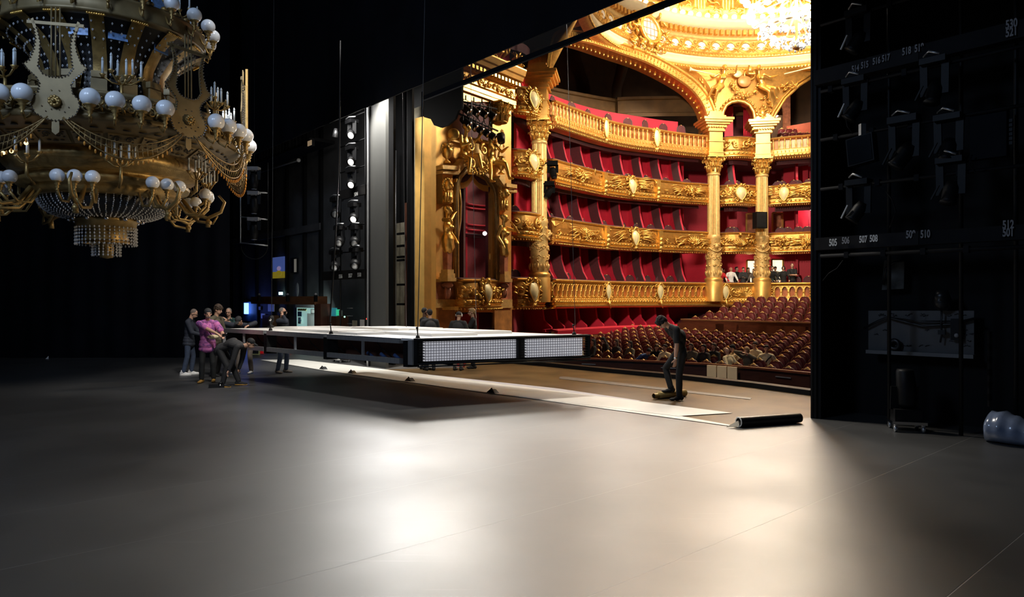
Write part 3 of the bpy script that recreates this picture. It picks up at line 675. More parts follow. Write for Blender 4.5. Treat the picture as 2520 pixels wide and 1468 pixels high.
    if glasses:
        mb = MB()
        for sg in (-1, 1):
            c = HD+hf*.105+hx*sg*.033+hu*.003
            mb.tube([c+hx*.026*math.cos(t)+hu*.019*math.sin(t) for t in [2*PI*k/12 for k in range(12)]], .0035, 5, closed=True)
            mb.tube([c+hx*sg*.026, HD+hx*sg*.081-hf*.005+hu*.003], .003, 5)
        mb.build('glasses', M['black']).parent = root
    root['_hands'] = 0; del root['_hands']
    return root
def local(root, p): # local figure point in the world
    return Matrix.LocRotScale(root.location, root.rotation_euler, root.scale) @ V(p)
def face_to(px, py, px2, py2):
    a, b = FL(px, py), FL(px2, py2); d = b-a; return math.atan2(d.y, d.x)-PI/2

# ---------------------------------------------------------------- carved ornament in mapped (s, z, h) space
class Path:
    def __init__(s, ctrl, inward, n=24): # ctrl: world xy points, Catmull-Rom
        P = [V((p.x, p.y, 0)) for p in ctrl]; P = [P[0]*2-P[1]]+P+[P[-1]*2-P[-2]]; s.p = []
        for i in range(1, len(P)-2):
            for k in range(n):
                t = k/n; a, b, c, d = P[i-1], P[i], P[i+1], P[i+2]
                s.p.append(.5*((2*b)+(c-a)*t+(2*a-5*b+4*c-d)*t*t+(3*b-a-3*c+d)*t**3))
        s.p.append(P[-2]); s.s = [0]
        for a, b in zip(s.p, s.p[1:]): s.s.append(s.s[-1]+(b-a).length)
        s.L = s.s[-1]; s.c = V((inward.x, inward.y, 0))
    def at(s, t):
        t = max(0, min(s.L-1e-6, t)); import bisect
        i = max(0, min(len(s.s)-2, bisect.bisect_right(s.s, t)-1)); f = (t-s.s[i])/max(1e-9, s.s[i+1]-s.s[i])
        p = s.p[i].lerp(s.p[i+1], f); d0 = s.p[min(i+1, len(s.p)-1)]-s.p[max(0, i-1)]; d1 = s.p[min(i+2, len(s.p)-1)]-s.p[i]
        d = d0.lerp(d1, f).normalized(); n = d.cross(UP)
        if n.dot(s.c-p) < 0: n = -n
        return p, d, n
    def sweep(s, mb, prof, s0=0, s1=None, step=.22, cap=True):
        s1 = s.L if s1 is None else s1; m = max(1, int((s1-s0)/step)); rows = []
        for i in range(m+1):
            p, d, n = s.at(s0+(s1-s0)*i/m); rows.append([p+n*a+UP*z for a, z in prof])
        mb.grid(rows, False); return mb
    def find(s, px): # arc length where the curve crosses a pixel column
        r = (px-1260)/FOC; best = min(range(len(s.p)), key=lambda i: abs(s.p[i].x/s.p[i].y-r)); return s.s[best]
def spiral(mb, m, c, r, turns, sg, a0, tr, n=16, ns=5):
    pts = []; rs = []
    for k in range(n+1):
        t = k/n; rr = r*(1-t*.86); a = a0+sg*turns*2*PI*t; pts.append(m(c[0]+rr*math.cos(a), c[1]+rr*math.sin(a), tr*.6+.02*t)); rs.append(tr*(1-.45*t))
    mb.tube(pts, rs, ns)
def leaf(mb, m, c, ang, L, w, h=.03, curl=.4, n=5, ns=5):
    pts = []; rs = []
    for k in range(n+1):
        t = k/n; a = ang+curl*t*t; pts.append(m(c[0]+L*t*math.cos(a), c[1]+L*t*math.sin(a), h*(.4+math.sin(PI*t*.9)))); rs.append(max(.004, w*math.sin(PI*(.12+.85*t))))
    mb.tube(pts, rs, ns)
def boss(mb, m, c, r, h=.6): 
    p = m(c[0], c[1], r*h*.5); mb.ball(p, r, 8, 6)
def ring(mb, m, c, rx, ry, tr, n=16): mb.tube([m(c[0]+rx*math.cos(2*PI*k/n), c[1]+ry*math.sin(2*PI*k/n), tr*.5) for k in range(n)], tr, 5, closed=True)
def foliage(mb, m, c, w, h, rnd, n=14): # a carved bouquet
    for k in range(n):
        a = rnd.uniform(0, 2*PI); q = rnd.random()**.6; leaf(mb, m, (c[0]+w*.4*q*math.cos(a), c[1]+h*.35*q*math.sin(a)), rnd.uniform(0, 2*PI), rnd.uniform(.14, .28), rnd.uniform(.026, .045), rnd.uniform(.06, .14), rnd.uniform(-.8, .8))
    for k in range(5): boss(mb, m, (c[0]+rnd.uniform(-w, w)*.3, c[1]+rnd.uniform(-h, h)*.3), rnd.uniform(.035, .06), 1.4)
def palms(mb, m, c, sg, L, rnd, n=9):
    for k in range(n): leaf(mb, m, (c[0]+sg*rnd.uniform(0, .15), c[1]-.1+.035*k), (0 if sg > 0 else PI)+sg*rnd.uniform(-.3, .3), L*rnd.uniform(.5, .85), .03, .08, sg*rnd.uniform(-.35, .1))
def scrollwork(mb, m, s0, s1, z0, z1, rnd):
    h = z1-z0; zc = (z0+z1)/2; n = max(1, round((s1-s0)/(h*1.5))); d = (s1-s0)/n
    for k in range(n):
        c = s0+d*(k+.5); sg = 1 if k % 2 else -1
        spiral(mb, m, (c-d*.18, zc), h*.36, 1.4, sg, sg*PI/2, h*.10); spiral(mb, m, (c+d*.27, zc+sg*h*.1), h*.24, 1.2, -sg, -sg*PI/2, h*.08)
        for q in range(6): leaf(mb, m, (c+rnd.uniform(-.5, .5)*d, zc+rnd.uniform(-.3, .3)*h), rnd.uniform(0, 2*PI), h*rnd.uniform(.28, .5), h*.07, .08, rnd.uniform(-1, 1))
        boss(mb, m, (c-d*.18, zc), h*.10, 1.5); boss(mb, m, (c+d*.27, zc+sg*h*.1), h*.075, 1.4)
def shield(mb, ms, m, c, w, h, rnd): # cartouche: gold frame in mb, pale shield in ms
    n = 14; out = []
    for k in range(n):
        t = 2*PI*k/n; x = math.cos(t); y = math.sin(t); out.append((x*w*.5*(1-.45*max(0, -y)), y*h*.5))
    ms.grid([[m(c[0]+x*f, c[1]+y*f, hh) for x, y in out] for f, hh in ((.02, .15), (.55, .14), (.95, .09))], closed=True)
    mb.tube([m(c[0]+x*1.05, c[1]+y*1.05, .09) for x, y in out], w*.07, 6, closed=True)
    for sg in (-1, 1):
        spiral(mb, m, (c[0]+sg*w*.5, c[1]+h*.45), w*.30, 1.3, sg, PI/2, w*.10); spiral(mb, m, (c[0]+sg*w*.42, c[1]-h*.42), w*.24, 1.2, -sg, -PI/2, w*.08)
        for k in range(5): leaf(mb, m, (c[0]+sg*w*.55, c[1]-h*.35+k*h*.16), (0 if sg > 0 else PI)+sg*rnd.uniform(-.6, .6), w*rnd.uniform(.3, .5), .025, .07, rnd.uniform(-.6, .6))
    boss(mb, m, (c[0], c[1]+h*.56), w*.2, 1.6)
    for k in range(5): leaf(mb, m, (c[0], c[1]-h*.5), -PI/2+(k-2)*.35, h*.28, .03, .08, 0)
# ---------------------------------------------------------------- auditorium
HCEN = V((11.4, 27.0, 0))
def pth(c): return Path([W(px, 734, d) for px, d in c], HCEN)
P_MAIN = pth(((1349, 29.9), (1362, 29.6), (1400, 30.5), (1483, 32.6), (1545, 33.8), (1609, 34.6), (1680, 35.5), (1738, 36.0), (1747, 36.35)))
P_BC = pth(((1771, 36.6), (1790, 36.35), (1815, 36.25), (1840, 36.35), (1861, 36.6)))
P_C = pth(((1887, 36.9), (1900, 36.6), (1950, 36.15), (2000, 35.7), (2100, 34.2), (2220, 31.8)))
P_A = pth(((1251, 27.9), (1262, 27.65), (1295, 27.8), (1325, 28.4), (1338, 29.0)))
P_L1 = pth(((1349, 29.9), (1362, 29.6), (1400, 30.5), (1483, 32.6), (1545, 33.8), (1609, 34.6), (1680, 35.5), (1740, 36.1), (1815, 36.5), (1900, 36.4), (1950, 36.05), (2000, 35.6), (2100, 34.1), (2220, 31.7)))
LV = {2: (5.52, 4.45), 3: (8.02, 6.98), 4: (10.54, 9.46), 1: (2.87, 1.67)}
rnd = random.Random(11)
def prof_of(z1, z0):
    h = z1-z0; return [(n, z0+h*f) for n, f in ((-.30, .985), (-.02, 1.0), (.06, .995), (.09, .97), (.06, .93), (.0, .91), (.02, .86), (.07, .62), (.08, .38), (.05, .30), (.08, .285), (.09, .26), (.075, .14), (.03, .10), (.085, .085), (.085, .05), (.03, .02), (-.10, -.03), (-.45, -.05), (-.5, .06))]
def nz(prof): # face offset at height z
    pr = sorted((z, n) for n, z in prof[4:17])
    def f(z):
        for (a, na), (b, nb) in zip(pr, pr[1:]):
            if a <= z <= b: return na+(nb-na)*(z-a)/max(1e-6, b-a)
        return pr[-1][1]
    return f
def mapper(path, prof):
    f = nz(prof)
    def m(s, z, h):
        p, d, n = path.at(s); return p+n*(f(z)+h*1.5)+UP*z
    return m
def balcony(name, path, lv, label, cat='balcony', style='scroll', partitions=(), back=1.75, cart=(), group=None, topz=None):
    z1, z0 = LV[lv]; h = z1-z0; pr = prof_of(z1, z0); p0, d0, n0 = path.at(path.L/2)
    t = thing(name, p0+UP*z0, label, cat, group); m = mapper(path, pr)
    mb = MB(); path.sweep(mb, pr[:6], step=.16); path.sweep(mb, pr[9:], step=.16); mb.build('parapet', M['gold'], t)
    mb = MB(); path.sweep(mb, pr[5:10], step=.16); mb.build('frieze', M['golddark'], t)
    mb = MB(); path.sweep(mb, [(-.32, z1-.02), (-.30, z1+.035), (-.02, z1+.045), (.02, z1+.005)], step=.2); mb.build('armrest', M['velvet'], t)
    mb = MB(); ms = MB()
    L = path.L; za, zb = z0+h*.32, z0+h*.88
    # bottom band of small rosettes, bead line
    k = int(L/.20)
    for i in range(k): boss(mb, m, (L*(i+.5)/k, z0+h*.2), .045, 1)
    k = int(L/.11)
    for i in range(k):
        if style != 'plain': leaf(mb, m, (L*(i+.5)/k, z0+h*.0), -PI/2, .09, .022, .03, 0, 3, 4)
    for i in range(int(L/.24)):
        c = L*(i+.5)/int(L/.24); leaf(mb, m, (c, za+.01), PI/2, .07, .03, .02, 0, 3, 4)
    if style == 'scroll': scrollwork(mb, m, .1, L-.1, za, zb, rnd)
    elif style == 'bouquet':
        for px, kind in cart:
            s = path.find(px)
            if kind == 'b':
                foliage(mb, m, (s, (za+zb)/2-.05), .9, h*.7, rnd, 34); palms(mb, m, (s+.3, (za+zb)/2-.05), 1, 1.0, rnd); palms(mb, m, (s-.3, (za+zb)/2-.05), -1, 1.0, rnd)
            elif kind == 's':
                ms = MB(); shield(mb, ms, m, (s, z0+h*.55), .46, h*.75, rnd); ms.build('shield', M['ivory'], t); ms = MB(); palms(mb, m, (s+.4, (za+zb)/2), 1, 1.3, rnd, 13); palms(mb, m, (s-.4, (za+zb)/2), -1, 1.3, rnd, 13)
            elif kind == 'c': # console
                for zz, w_ in ((zb-.05, .10), (za+.2, .13), (za, .15), (z0+h*.12, .13), (z0-.02, .09)): boss(mb, m, (s, zz), w_, 1)
                p, d, n = path.at(s); mb.pbox(p+n*.14+UP*(z0+h*.5), d*.13, n*.07, UP*h*.42)
            elif kind == 'f': # shell fan
                for q in range(9): leaf(mb, m, (s, za-.05), PI/2+(q-4)*.24, h*.55, .035, .07, 0)
                foliage(mb, m, (s, za+.1), .6, h*.4, rnd, 16); palms(mb, m, (s+.3, (za+zb)/2-.1), 1, 1.1, rnd); palms(mb, m, (s-.3, (za+zb)/2-.1), -1, 1.1, rnd)
        for q in range(int(L*2.2)): leaf(mb, m, (rnd.uniform(.2, L-.2), rnd.uniform(za+.05, zb-.05)), rnd.uniform(0, 2*PI), rnd.uniform(.18, .36), .032, .07, rnd.uniform(-1, 1))
    elif style == 'shield':
        shield(mb, ms, m, (L/2, z0+h*.56), min(.5, L*.25), h*.72, rnd); scrollwork(mb, m, .06, L/2-.35, za, zb, rnd); scrollwork(mb, m, L/2+.35, L-.06, za, zb, rnd)
    elif style == 'shell':
        for q in range(9): leaf(mb, m, (L/2, z0+h*.3), PI/2+(q-4)*.26, h*.42, .035, .07, 0)
        scrollwork(mb, m, .06, L/2-.3, za, zb, rnd); scrollwork(mb, m, L/2+.3, L-.06, za, zb, rnd); boss(mb, m, (L/2, zb), .08, 1.5)
    mb.build('carving', M['gold'], t)
    if ms.v: ms.build('shield', M['ivory'], t)
    # room behind
    if back:
        tz = topz if topz else z0+2.35; fl = z1-.95
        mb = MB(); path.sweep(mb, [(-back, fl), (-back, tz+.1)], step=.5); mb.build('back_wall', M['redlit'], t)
        mb = MB(); path.sweep(mb, [(-.3, z0+.02), (-back, z0+.02), (-back, fl), (-.3, fl)], step=.5); mb.build('box_floor', M['velvet'], t)
        mb = MB(); path.sweep(mb, [(-.62, tz-.30), (-.62, tz+.1), (-.75, tz+.1)], step=.4); mb.build('under_tier_shade', M['velvet'], t)  # dark band put in for the shade below the next tier
    for px in partitions:
        s = path.find(px); p, d, n = path.at(s); zb_ = z1-.9; zt = (topz if topz else z0+2.35)+.12; q = zt-zb_; mb = MB()
        # side wall of a box with its swooping front edge
        sh = [(-back, zb_), (-.38, zb_), (-.40, zb_+q*.30), (-.55, zb_+q*.40), (-.72, zb_+q*.55), (-.86, zb_+q*.75), (-.92, zt), (-back, zt)]
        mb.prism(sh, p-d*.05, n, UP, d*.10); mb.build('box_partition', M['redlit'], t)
        mb = MB(); mb.prism([(x+.012, z) for x, z in sh[1:7]]+[(x-.56, z) for x, z in sh[6:0:-1]], p-d*.09, n, UP, d*.035); mb.build('dark_strip', M['velvet'], t)  # darker velvet strip along the front of the box wall face
    return t, m, path
pts8 = (1385, 1424, 1467, 1511, 1556, 1602, 1648, 1694)
bal3 = balcony('box_balcony', P_MAIN, 3, 'long carved gold balcony of the third tier, just below the balustraded one', style='bouquet', partitions=pts8, cart=((1420, 'b'), (1484, 'c'), (1550, 's'), (1616, 'c'), (1690, 'b')), topz=9.55)
bal2 = balcony('box_balcony', P_MAIN, 2, 'long carved gold second tier balcony with shell fans, left of the paired columns', style='bouquet', partitions=(1380, 1416, 1459, 1504, 1552, 1600, 1650, 1697), cart=((1432, 'f'), (1490, 'c'), (1558, 's'), (1622, 'c'), (1705, 'f')), topz=7.1)
BCn = ('in the narrow bay between the paired columns',)
b = balcony('small_balcony', P_BC, 4, 'small bulging gold balcony at the arch foot between the paired columns', 'balcony', 'scroll', back=2.0, topz=12.6)
b = balcony('small_balcony', P_BC, 3, 'small gold balcony with a shield between the paired columns', 'balcony', 'shield', back=2.6, topz=9.5, partitions=(1822,))
b = balcony('small_balcony', P_BC, 2, 'small gold balcony with a shell between the paired columns', 'balcony', 'shell', back=2.6, topz=7.0)
b = balcony('small_balcony', P_A, 4, 'topmost small gold balcony left of the single round column', 'balcony', 'shield', back=1.6, topz=12.5)
b = balcony('small_balcony', P_A, 3, 'curved gold balcony left of the single round column, beside the hanging stage lights', 'balcony', 'shield', back=2.2, topz=9.55)
b = balcony('small_balcony', P_A, 2, 'curved gold balcony left of the single round column, above its carved lower drum', 'balcony', 'scroll', back=2.2, topz=7.05)
b = balcony('small_balcony', P_A, 1, 'lowest gold balcony with an ivory shield left of the single round column', 'balcony', 'shield', back=2.2, topz=4.5)
b = balcony('rear_balcony', P_C, 3, 'carved gold balcony at the back of the house, third tier right of the paired columns', 'balcony', 'bouquet', cart=((1930, 's'), (1990, 'b'), (2090, 's')), back=3.2, topz=9.5)
b = balcony('rear_balcony', P_C, 2, 'carved gold balcony at the back of the house, second tier right of the paired columns', 'balcony', 'bouquet', cart=((1925, 'b'), (1985, 'f'), (2090, 's')), back=3.2, topz=7.0)
# balustraded top tier
def balustrade(path, label, carts=(), back=None):
    z1, z0 = LV[4]; h = z1-z0; p0, _, _ = path.at(path.L/2); t = thing('gallery_balustrade', p0+UP*z0, label, 'balustrade')
    mb = MB(); path.sweep(mb, [(-.25, z1-.06), (-.25, z1), (.08, z1), (.11, z1-.03), (.08, z1-.08), (-.02, z1-.10), (-.25, z1-.10)], step=.16); mb.build('top_rail', M['gold_plain'], t)
    mb = MB(); path.sweep(mb, [(-.28, z0+h*.42), (.03, z0+h*.42), (.07, z0+h*.38), (.06, z0+h*.2), (.12, z0+h*.16), (.11, z0+h*.08), (.04, z0+h*.03), (-.1, z0-.04), (-.5, z0-.06), (-.5, z0+.05)], step=.16); mb.build('base_moulding', M['gold_plain'], t)
    mb = MB(); path.sweep(mb, [(-.16, z0+h*.4), (-.16, z1-.08)], step=.3); mb.build('backing', M['ochre'], t)
    pr = [(-1, 0)]*4+[(.12, z0-.05), (.12, z0+h*.15), (.06, z0+h*.22), (.07, z0+h*.38), (.0, z0+h*.45), (.0, z1)]+[(0, z1)]*9; m = mapper(path, pr[:4]+sorted(pr[4:10], key=lambda q: q[1])[::-1]+[(0, 0)]*3)
    def m(s, z, hh):
        p, d, n = path.at(s); f = .12 if z < z0+h*.17 else (.07 if z < z0+h*.42 else .0); return p+n*(f+hh)+UP*z
    mb = MB(); L = path.L
    for i in range(int(L/.19)): c = L*(i+.5)/int(L/.19); leaf(mb, m, (c-.05, z0+h*.22), PI/2-.3, .14, .028, .02, .5, 3, 4); boss(mb, m, (c, z0+h*.11), .035)
    for i in range(int(L/.12)): leaf(mb, m, (L*(i+.5)/int(L/.12), z0+.0), -PI/2, .12, .025, .03, 0, 3, 4)
    mb.build('carving', M['gold'], t)
    ms = MB()
    for px in carts:
        s = path.find(px); mb = MB(); shield(mb, ms, lambda a, z, hh: m(a, z0+.2, 0)*0+path.at(a)[0]+path.at(a)[2]*(.08+hh)+UP*z, (s, z0+h*.55), .34, h*.8, rnd); mb.build('cartouche', M['gold'], t); ms.build('shield', M['ivory'], t); ms = MB()
    if ms.v: ms.build('shield', M['ivory'], t)
    q0, q1 = z0+h*.42, z1-.09; hh = q1-q0
    mbb = MB(); mbb.lathe([(.05, 0), (.05, .04), (.03, .07), (.05, .18*hh+.05), (.062, hh*.38), (.04, hh*.62), (.026, hh*.82), (.05, hh*.9), (.05, hh)], n=8)
    first = None; k = int(L/.27)
    for i in range(k):
        s = L*(i+.5)/k; p, d, n = path.at(s)
        if any(abs(s-path.find(c)) < .22 for c in carts): continue
        if first is None: first = mbb.build('baluster', M['gold_plain'], t, None); first.parent = None; first.matrix_parent_inverse = Matrix(); o = first
        else: o = first.copy(); COL.objects.link(o)
        o.location = p+n*-.03+UP*q0; o.parent = None; attach(o, t)
    return t
balustrade(P_MAIN, 'long gold balustrade of the top gallery, left of the paired columns', (1486, 1612))
balustrade(P_C, 'gold balustrade of the top gallery at the back, right of the paired columns', (2120,))
# first tier: pierced gold front, full length
z1, z0 = LV[1]; h = z1-z0; pr = prof_of(z1, z0)
pr = [(-.30, z1-.02), (-.02, z1), (.10, z1), (.13, z1-.04), (.10, z1-.08), (.02, z1-.11), (.0, z1-.14), (.0, z0+h*.34), (.06, z0+h*.32), (.11, z0+h*.24), (.10, z0+h*.16), (.04, z0+h*.10), (.12, z0+h*.06), (.10, z0+.01), (.0, z0-.05), (-.4, z0-.07), (-.5, z0+.05)]
p0, _, _ = P_L1.at(P_L1.L/2); t = thing('first_balcony', p0+UP*z0, 'lowest long gold balcony with pierced oval openings, running behind the stalls', 'balcony')
mb = MB(); P_L1.sweep(mb, pr[:7]+[(-.1, z1-.14)], step=.16); P_L1.sweep(mb, [(-.1, z0+h*.34)]+pr[7:], step=.16); mb.build('parapet', M['gold'], t)
mb = MB(); P_L1.sweep(mb, [(-.1, z0+h*.3), (-.1, z1-.1)], step=.3); mb.build('backing', mat('red_ochre_backing', (.42, .12, .03), .5, 0, .2, 6), t)
mb = MB(); P_L1.sweep(mb, [(-.34, z1-.02), (-.32, z1+.03), (-.02, z1+.04), (.03, z1+.005)], step=.2); mb.build('armrest', M['velvet'], t)
m1 = lambda s, z, hh: P_L1.at(s)[0]+P_L1.at(s)[2]*(hh-.03)+UP*z
m1b = lambda s, z, hh: P_L1.at(s)[0]+P_L1.at(s)[2]*(hh+.10)+UP*z
mb = MB(); L = P_L1.L; zc = z0+h*.60; n_ = int(L/.36); carts = [P_L1.find(p) for p in (1492, 1622, 1782, 1885, 2010)]
fan = (carts[2], carts[3])
for i in range(n_):
    c = L*(i+.5)/n_; w = L/n_
    if fan[0] < c < fan[1]: continue
    hexo = [(-.5, .0), (-.5, .28), (-.5, .5), (0, .5), (.5, .5), (.5, .28), (.5, 0), (.5, -.28), (.5, -.5), (0, -.5), (-.5, -.5), (-.5, -.28)]
    hexi = [(-.33, 0), (-.33, .22), (-.16, .40), (0, .44), (.16, .40), (.33, .22), (.33, 0), (.33, -.22), (.16, -.40), (0, -.44), (-.16, -.40), (-.33, -.22)]
    H_ = h*.54
    for hh, fl in ((.035, 0),):
        A = [m1(c+x*w, zc+y*H_, hh) for x, y in hexo]; B = [m1(c+x*w, zc+y*H_, hh) for x, y in hexi]; C_ = [m1(c+x*w, zc+y*H_, -.06) for x, y in hexi]
        mb.add(A+B+C_, [(q, (q+1) % 12, 12+(q+1) % 12, 12+q) for q in range(12)]+[(12+q, 12+(q+1) % 12, 24+(q+1) % 12, 24+q) for q in range(12)])
    mb.tube([m1(c+x*w*1.12, zc+y*H_*1.02, .05) for x, y in hexi], .018, 5, closed=True)
    boss(mb, m1, (c+w/2, zc), .045, 2); boss(mb, m1, (c+w/2, zc+H_*.42), .035, 2); boss(mb, m1, (c+w/2, zc-H_*.42), .035, 2)
for i in range(int(L/.17)): c = L*(i+.5)/int(L/.17); boss(mb, m1b, (c, z0+h*.2), .05); leaf(mb, m1b, (c, z0+h*.25), PI/2, .1, .03, .02, 0, 3, 4)
mb.build('lattice', M['gold'], t)
ms = MB(); mb = MB(); scrollwork(mb, m1, fan[0]+.3, fan[1]-.3, z0+h*.36, z1-.16, rnd)
fc = (fan[0]+fan[1])/2
for q in range(13): leaf(mb, m1, (fc, z0+h*.36), PI/2+(q-6)*.22, h*.5, .035, .06, 0)
P_ = P_L1
P_L1.sweep(mb, [(-.02, z0+h*.3), (-.02, z1-.12)], fan[0], fan[1], .2)
for s in carts:
    ms = MB(); shield(mb, ms, lambda a, z, hh: m1(a, z, hh+.1), (s, z0+h*.58), .40, h*.62, rnd); leaf(mb, lambda a, z, hh: m1(a, z, hh+.12), (s, z0+h*.3), -PI/2, h*.42, .07, .1, .3); ms.build('shield', M['ivory'], t)
mb.build('cartouche', M['gold'], t)
mb = MB(); P_L1.sweep(mb, [(-1.9, 1.9), (-1.9, 4.6)], step=.5); mb.build('back_wall', M['redlit'], t)
mb = MB(); P_L1.sweep(mb, [(-.3, 1.95), (-1.9, 1.95)], step=.5); mb.build('box_floor', M['velvet'], t)
for px in (1382, 1420, 1462, 1506, 1553, 1602, 1652, 1700):
    s = P_L1.find(px); p, d, n = P_L1.at(s); zb_, zt = 1.95, 4.55; q = zt-zb_; mb = MB()
    sh = [(-1.9, zb_), (-.42, zb_), (-.42, zb_+q*.40), (-.62, zb_+q*.52), (-.8, zb_+q*.72), (-.85, zt), (-1.9, zt)]; mb.prism(sh, p-d*.05, n, UP, d*.10); mb.build('box_partition', M['redlit'], t)
    mb = MB(); mb.prism([(x+.012, z) for x, z in sh[1:6]]+[(x-.56, z) for x, z in sh[5:0:-1]], p-d*.09, n, UP, d*.035); mb.build('dark_strip', M['velvet'], t)
# ground boxes under the first balcony
t = thing('ground_boxes', P_L1.at(P_L1.L*.3)[0], 'row of crimson ground level boxes under the lowest long gold balcony', 'boxes')
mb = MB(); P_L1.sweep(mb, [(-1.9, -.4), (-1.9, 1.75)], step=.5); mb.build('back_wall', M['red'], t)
mb = MB(); P_L1.sweep(mb, [(.02, -.6), (.02, .62)], step=.3); mb.build('low_wall', M['woodmid'], t)
mb = MB(); P_L1.sweep(mb, [(-.3, .62), (-.3, .72), (.05, .74), (.10, .66), (.04, .40), (.03, .38)], step=.3); mb.build('velvet_ledge', M['redlit'], t)
mb = MB(); P_L1.sweep(mb, [(-.3, .3), (-1.9, .3)], step=.5); mb.build('box_floor', M['velvet'], t)
for px in (1375, 1405, 1430, 1460, 1500, 1530, 1570, 1600, 1640, 1668):
    s = P_L1.find(px); p, d, n = P_L1.at(s); mb = MB()
    mb.prism([(-1.9, .3), (-.35, .3), (-.35, .8), (-.75, 1.1), (-.85, 1.72), (-1.9, 1.72)], p-d*.05, n, UP, d*.1); mb.build('box_partition', M['redlit'], t)

# ---------------------------------------------------------------- columns
def acanthus_capital(mb, c, r, z0, h, ang0=0):
    mb.lathe([(r*1.0, z0), (r*1.05, z0+h*.04), (r*.98, z0+h*.08), (r*1.0, z0+h*.4), (r*1.15, z0+h*.75), (r*1.45, z0+h*.88)], c, 20)
    for ring_, (zz, hh, rr, k) in enumerate(((.06, .38, 1.02, 10), (.34, .42, 1.06, 10))):
        for i in range(k):
            a = 2*PI*(i+.5*ring_)/k; d = V((math.cos(a), math.sin(a), 0)); x = V((-d.y, d.x, 0)); b = V(c)+d*r*rr+UP*(z0+h*zz)
            for s_ in (-1, 0, 1):
                pts = [b+x*s_*r*.10, b+x*s_*r*.16+d*r*.08+UP*h*hh*.5, b+x*s_*r*.2+d*r*.22+UP*h*hh*.9, b+x*s_*r*.18+d*r*.42+UP*h*hh*(1.0 if s_ == 0 else .85), b+x*s_*r*.15+d*r*.46+UP*h*hh*.78]
                mb.tube(pts, [r*.10, r*.12, r*.11, r*.08, r*.04], 5)
    for i in range(4):
        a = ang0+PI/4+PI/2*i; d = V((math.cos(a), math.sin(a), 0)); x = V((-d.y, d.x, 0))
        for s_ in (-1, 1):
            cc = V(c)+d*r*1.62+x*s_*r*.12+UP*(z0+h*.80); mb.tube([cc+(d*math.cos(t)+UP*math.sin(t))*r*.30*(1-t/14) for t in [k*.55-1.2 for k in range(18)]], [r*.10*(1-k/26) for k in range(18)], 5)
        mb.ball(V(c)+(d+V((math.cos(a+PI/4), math.sin(a+PI/4), 0))*.0)*r*1.3+UP*(z0+h*.9), r*.16, 8, 6)
        e = V((math.cos(a+PI/4), math.sin(a+PI/4), 0)); mb.ball(V(c)+e*r*1.45+UP*(z0+h*.90), r*.2, 8, 6)
    x = V((math.cos(ang0), math.sin(ang0), 0)); y = V((-x.y, x.x, 0)); mb.pbox(V(c)+UP*(z0+h*.965), x*r*1.5, y*r*1.5, UP*h*.04)
def mould_block(mb, c, x, y, hw, z0, z1, steps):
    """square block with projecting mouldings: steps = (fraction, projection)"""
    for (f0, f1, e) in steps:
        za, zb = z0+(z1-z0)*f0, z0+(z1-z0)*f1; mb.pbox(V((c[0], c[1], (za+zb)/2)), x*(hw+e), y*(hw+e), UP*(zb-za)/2)
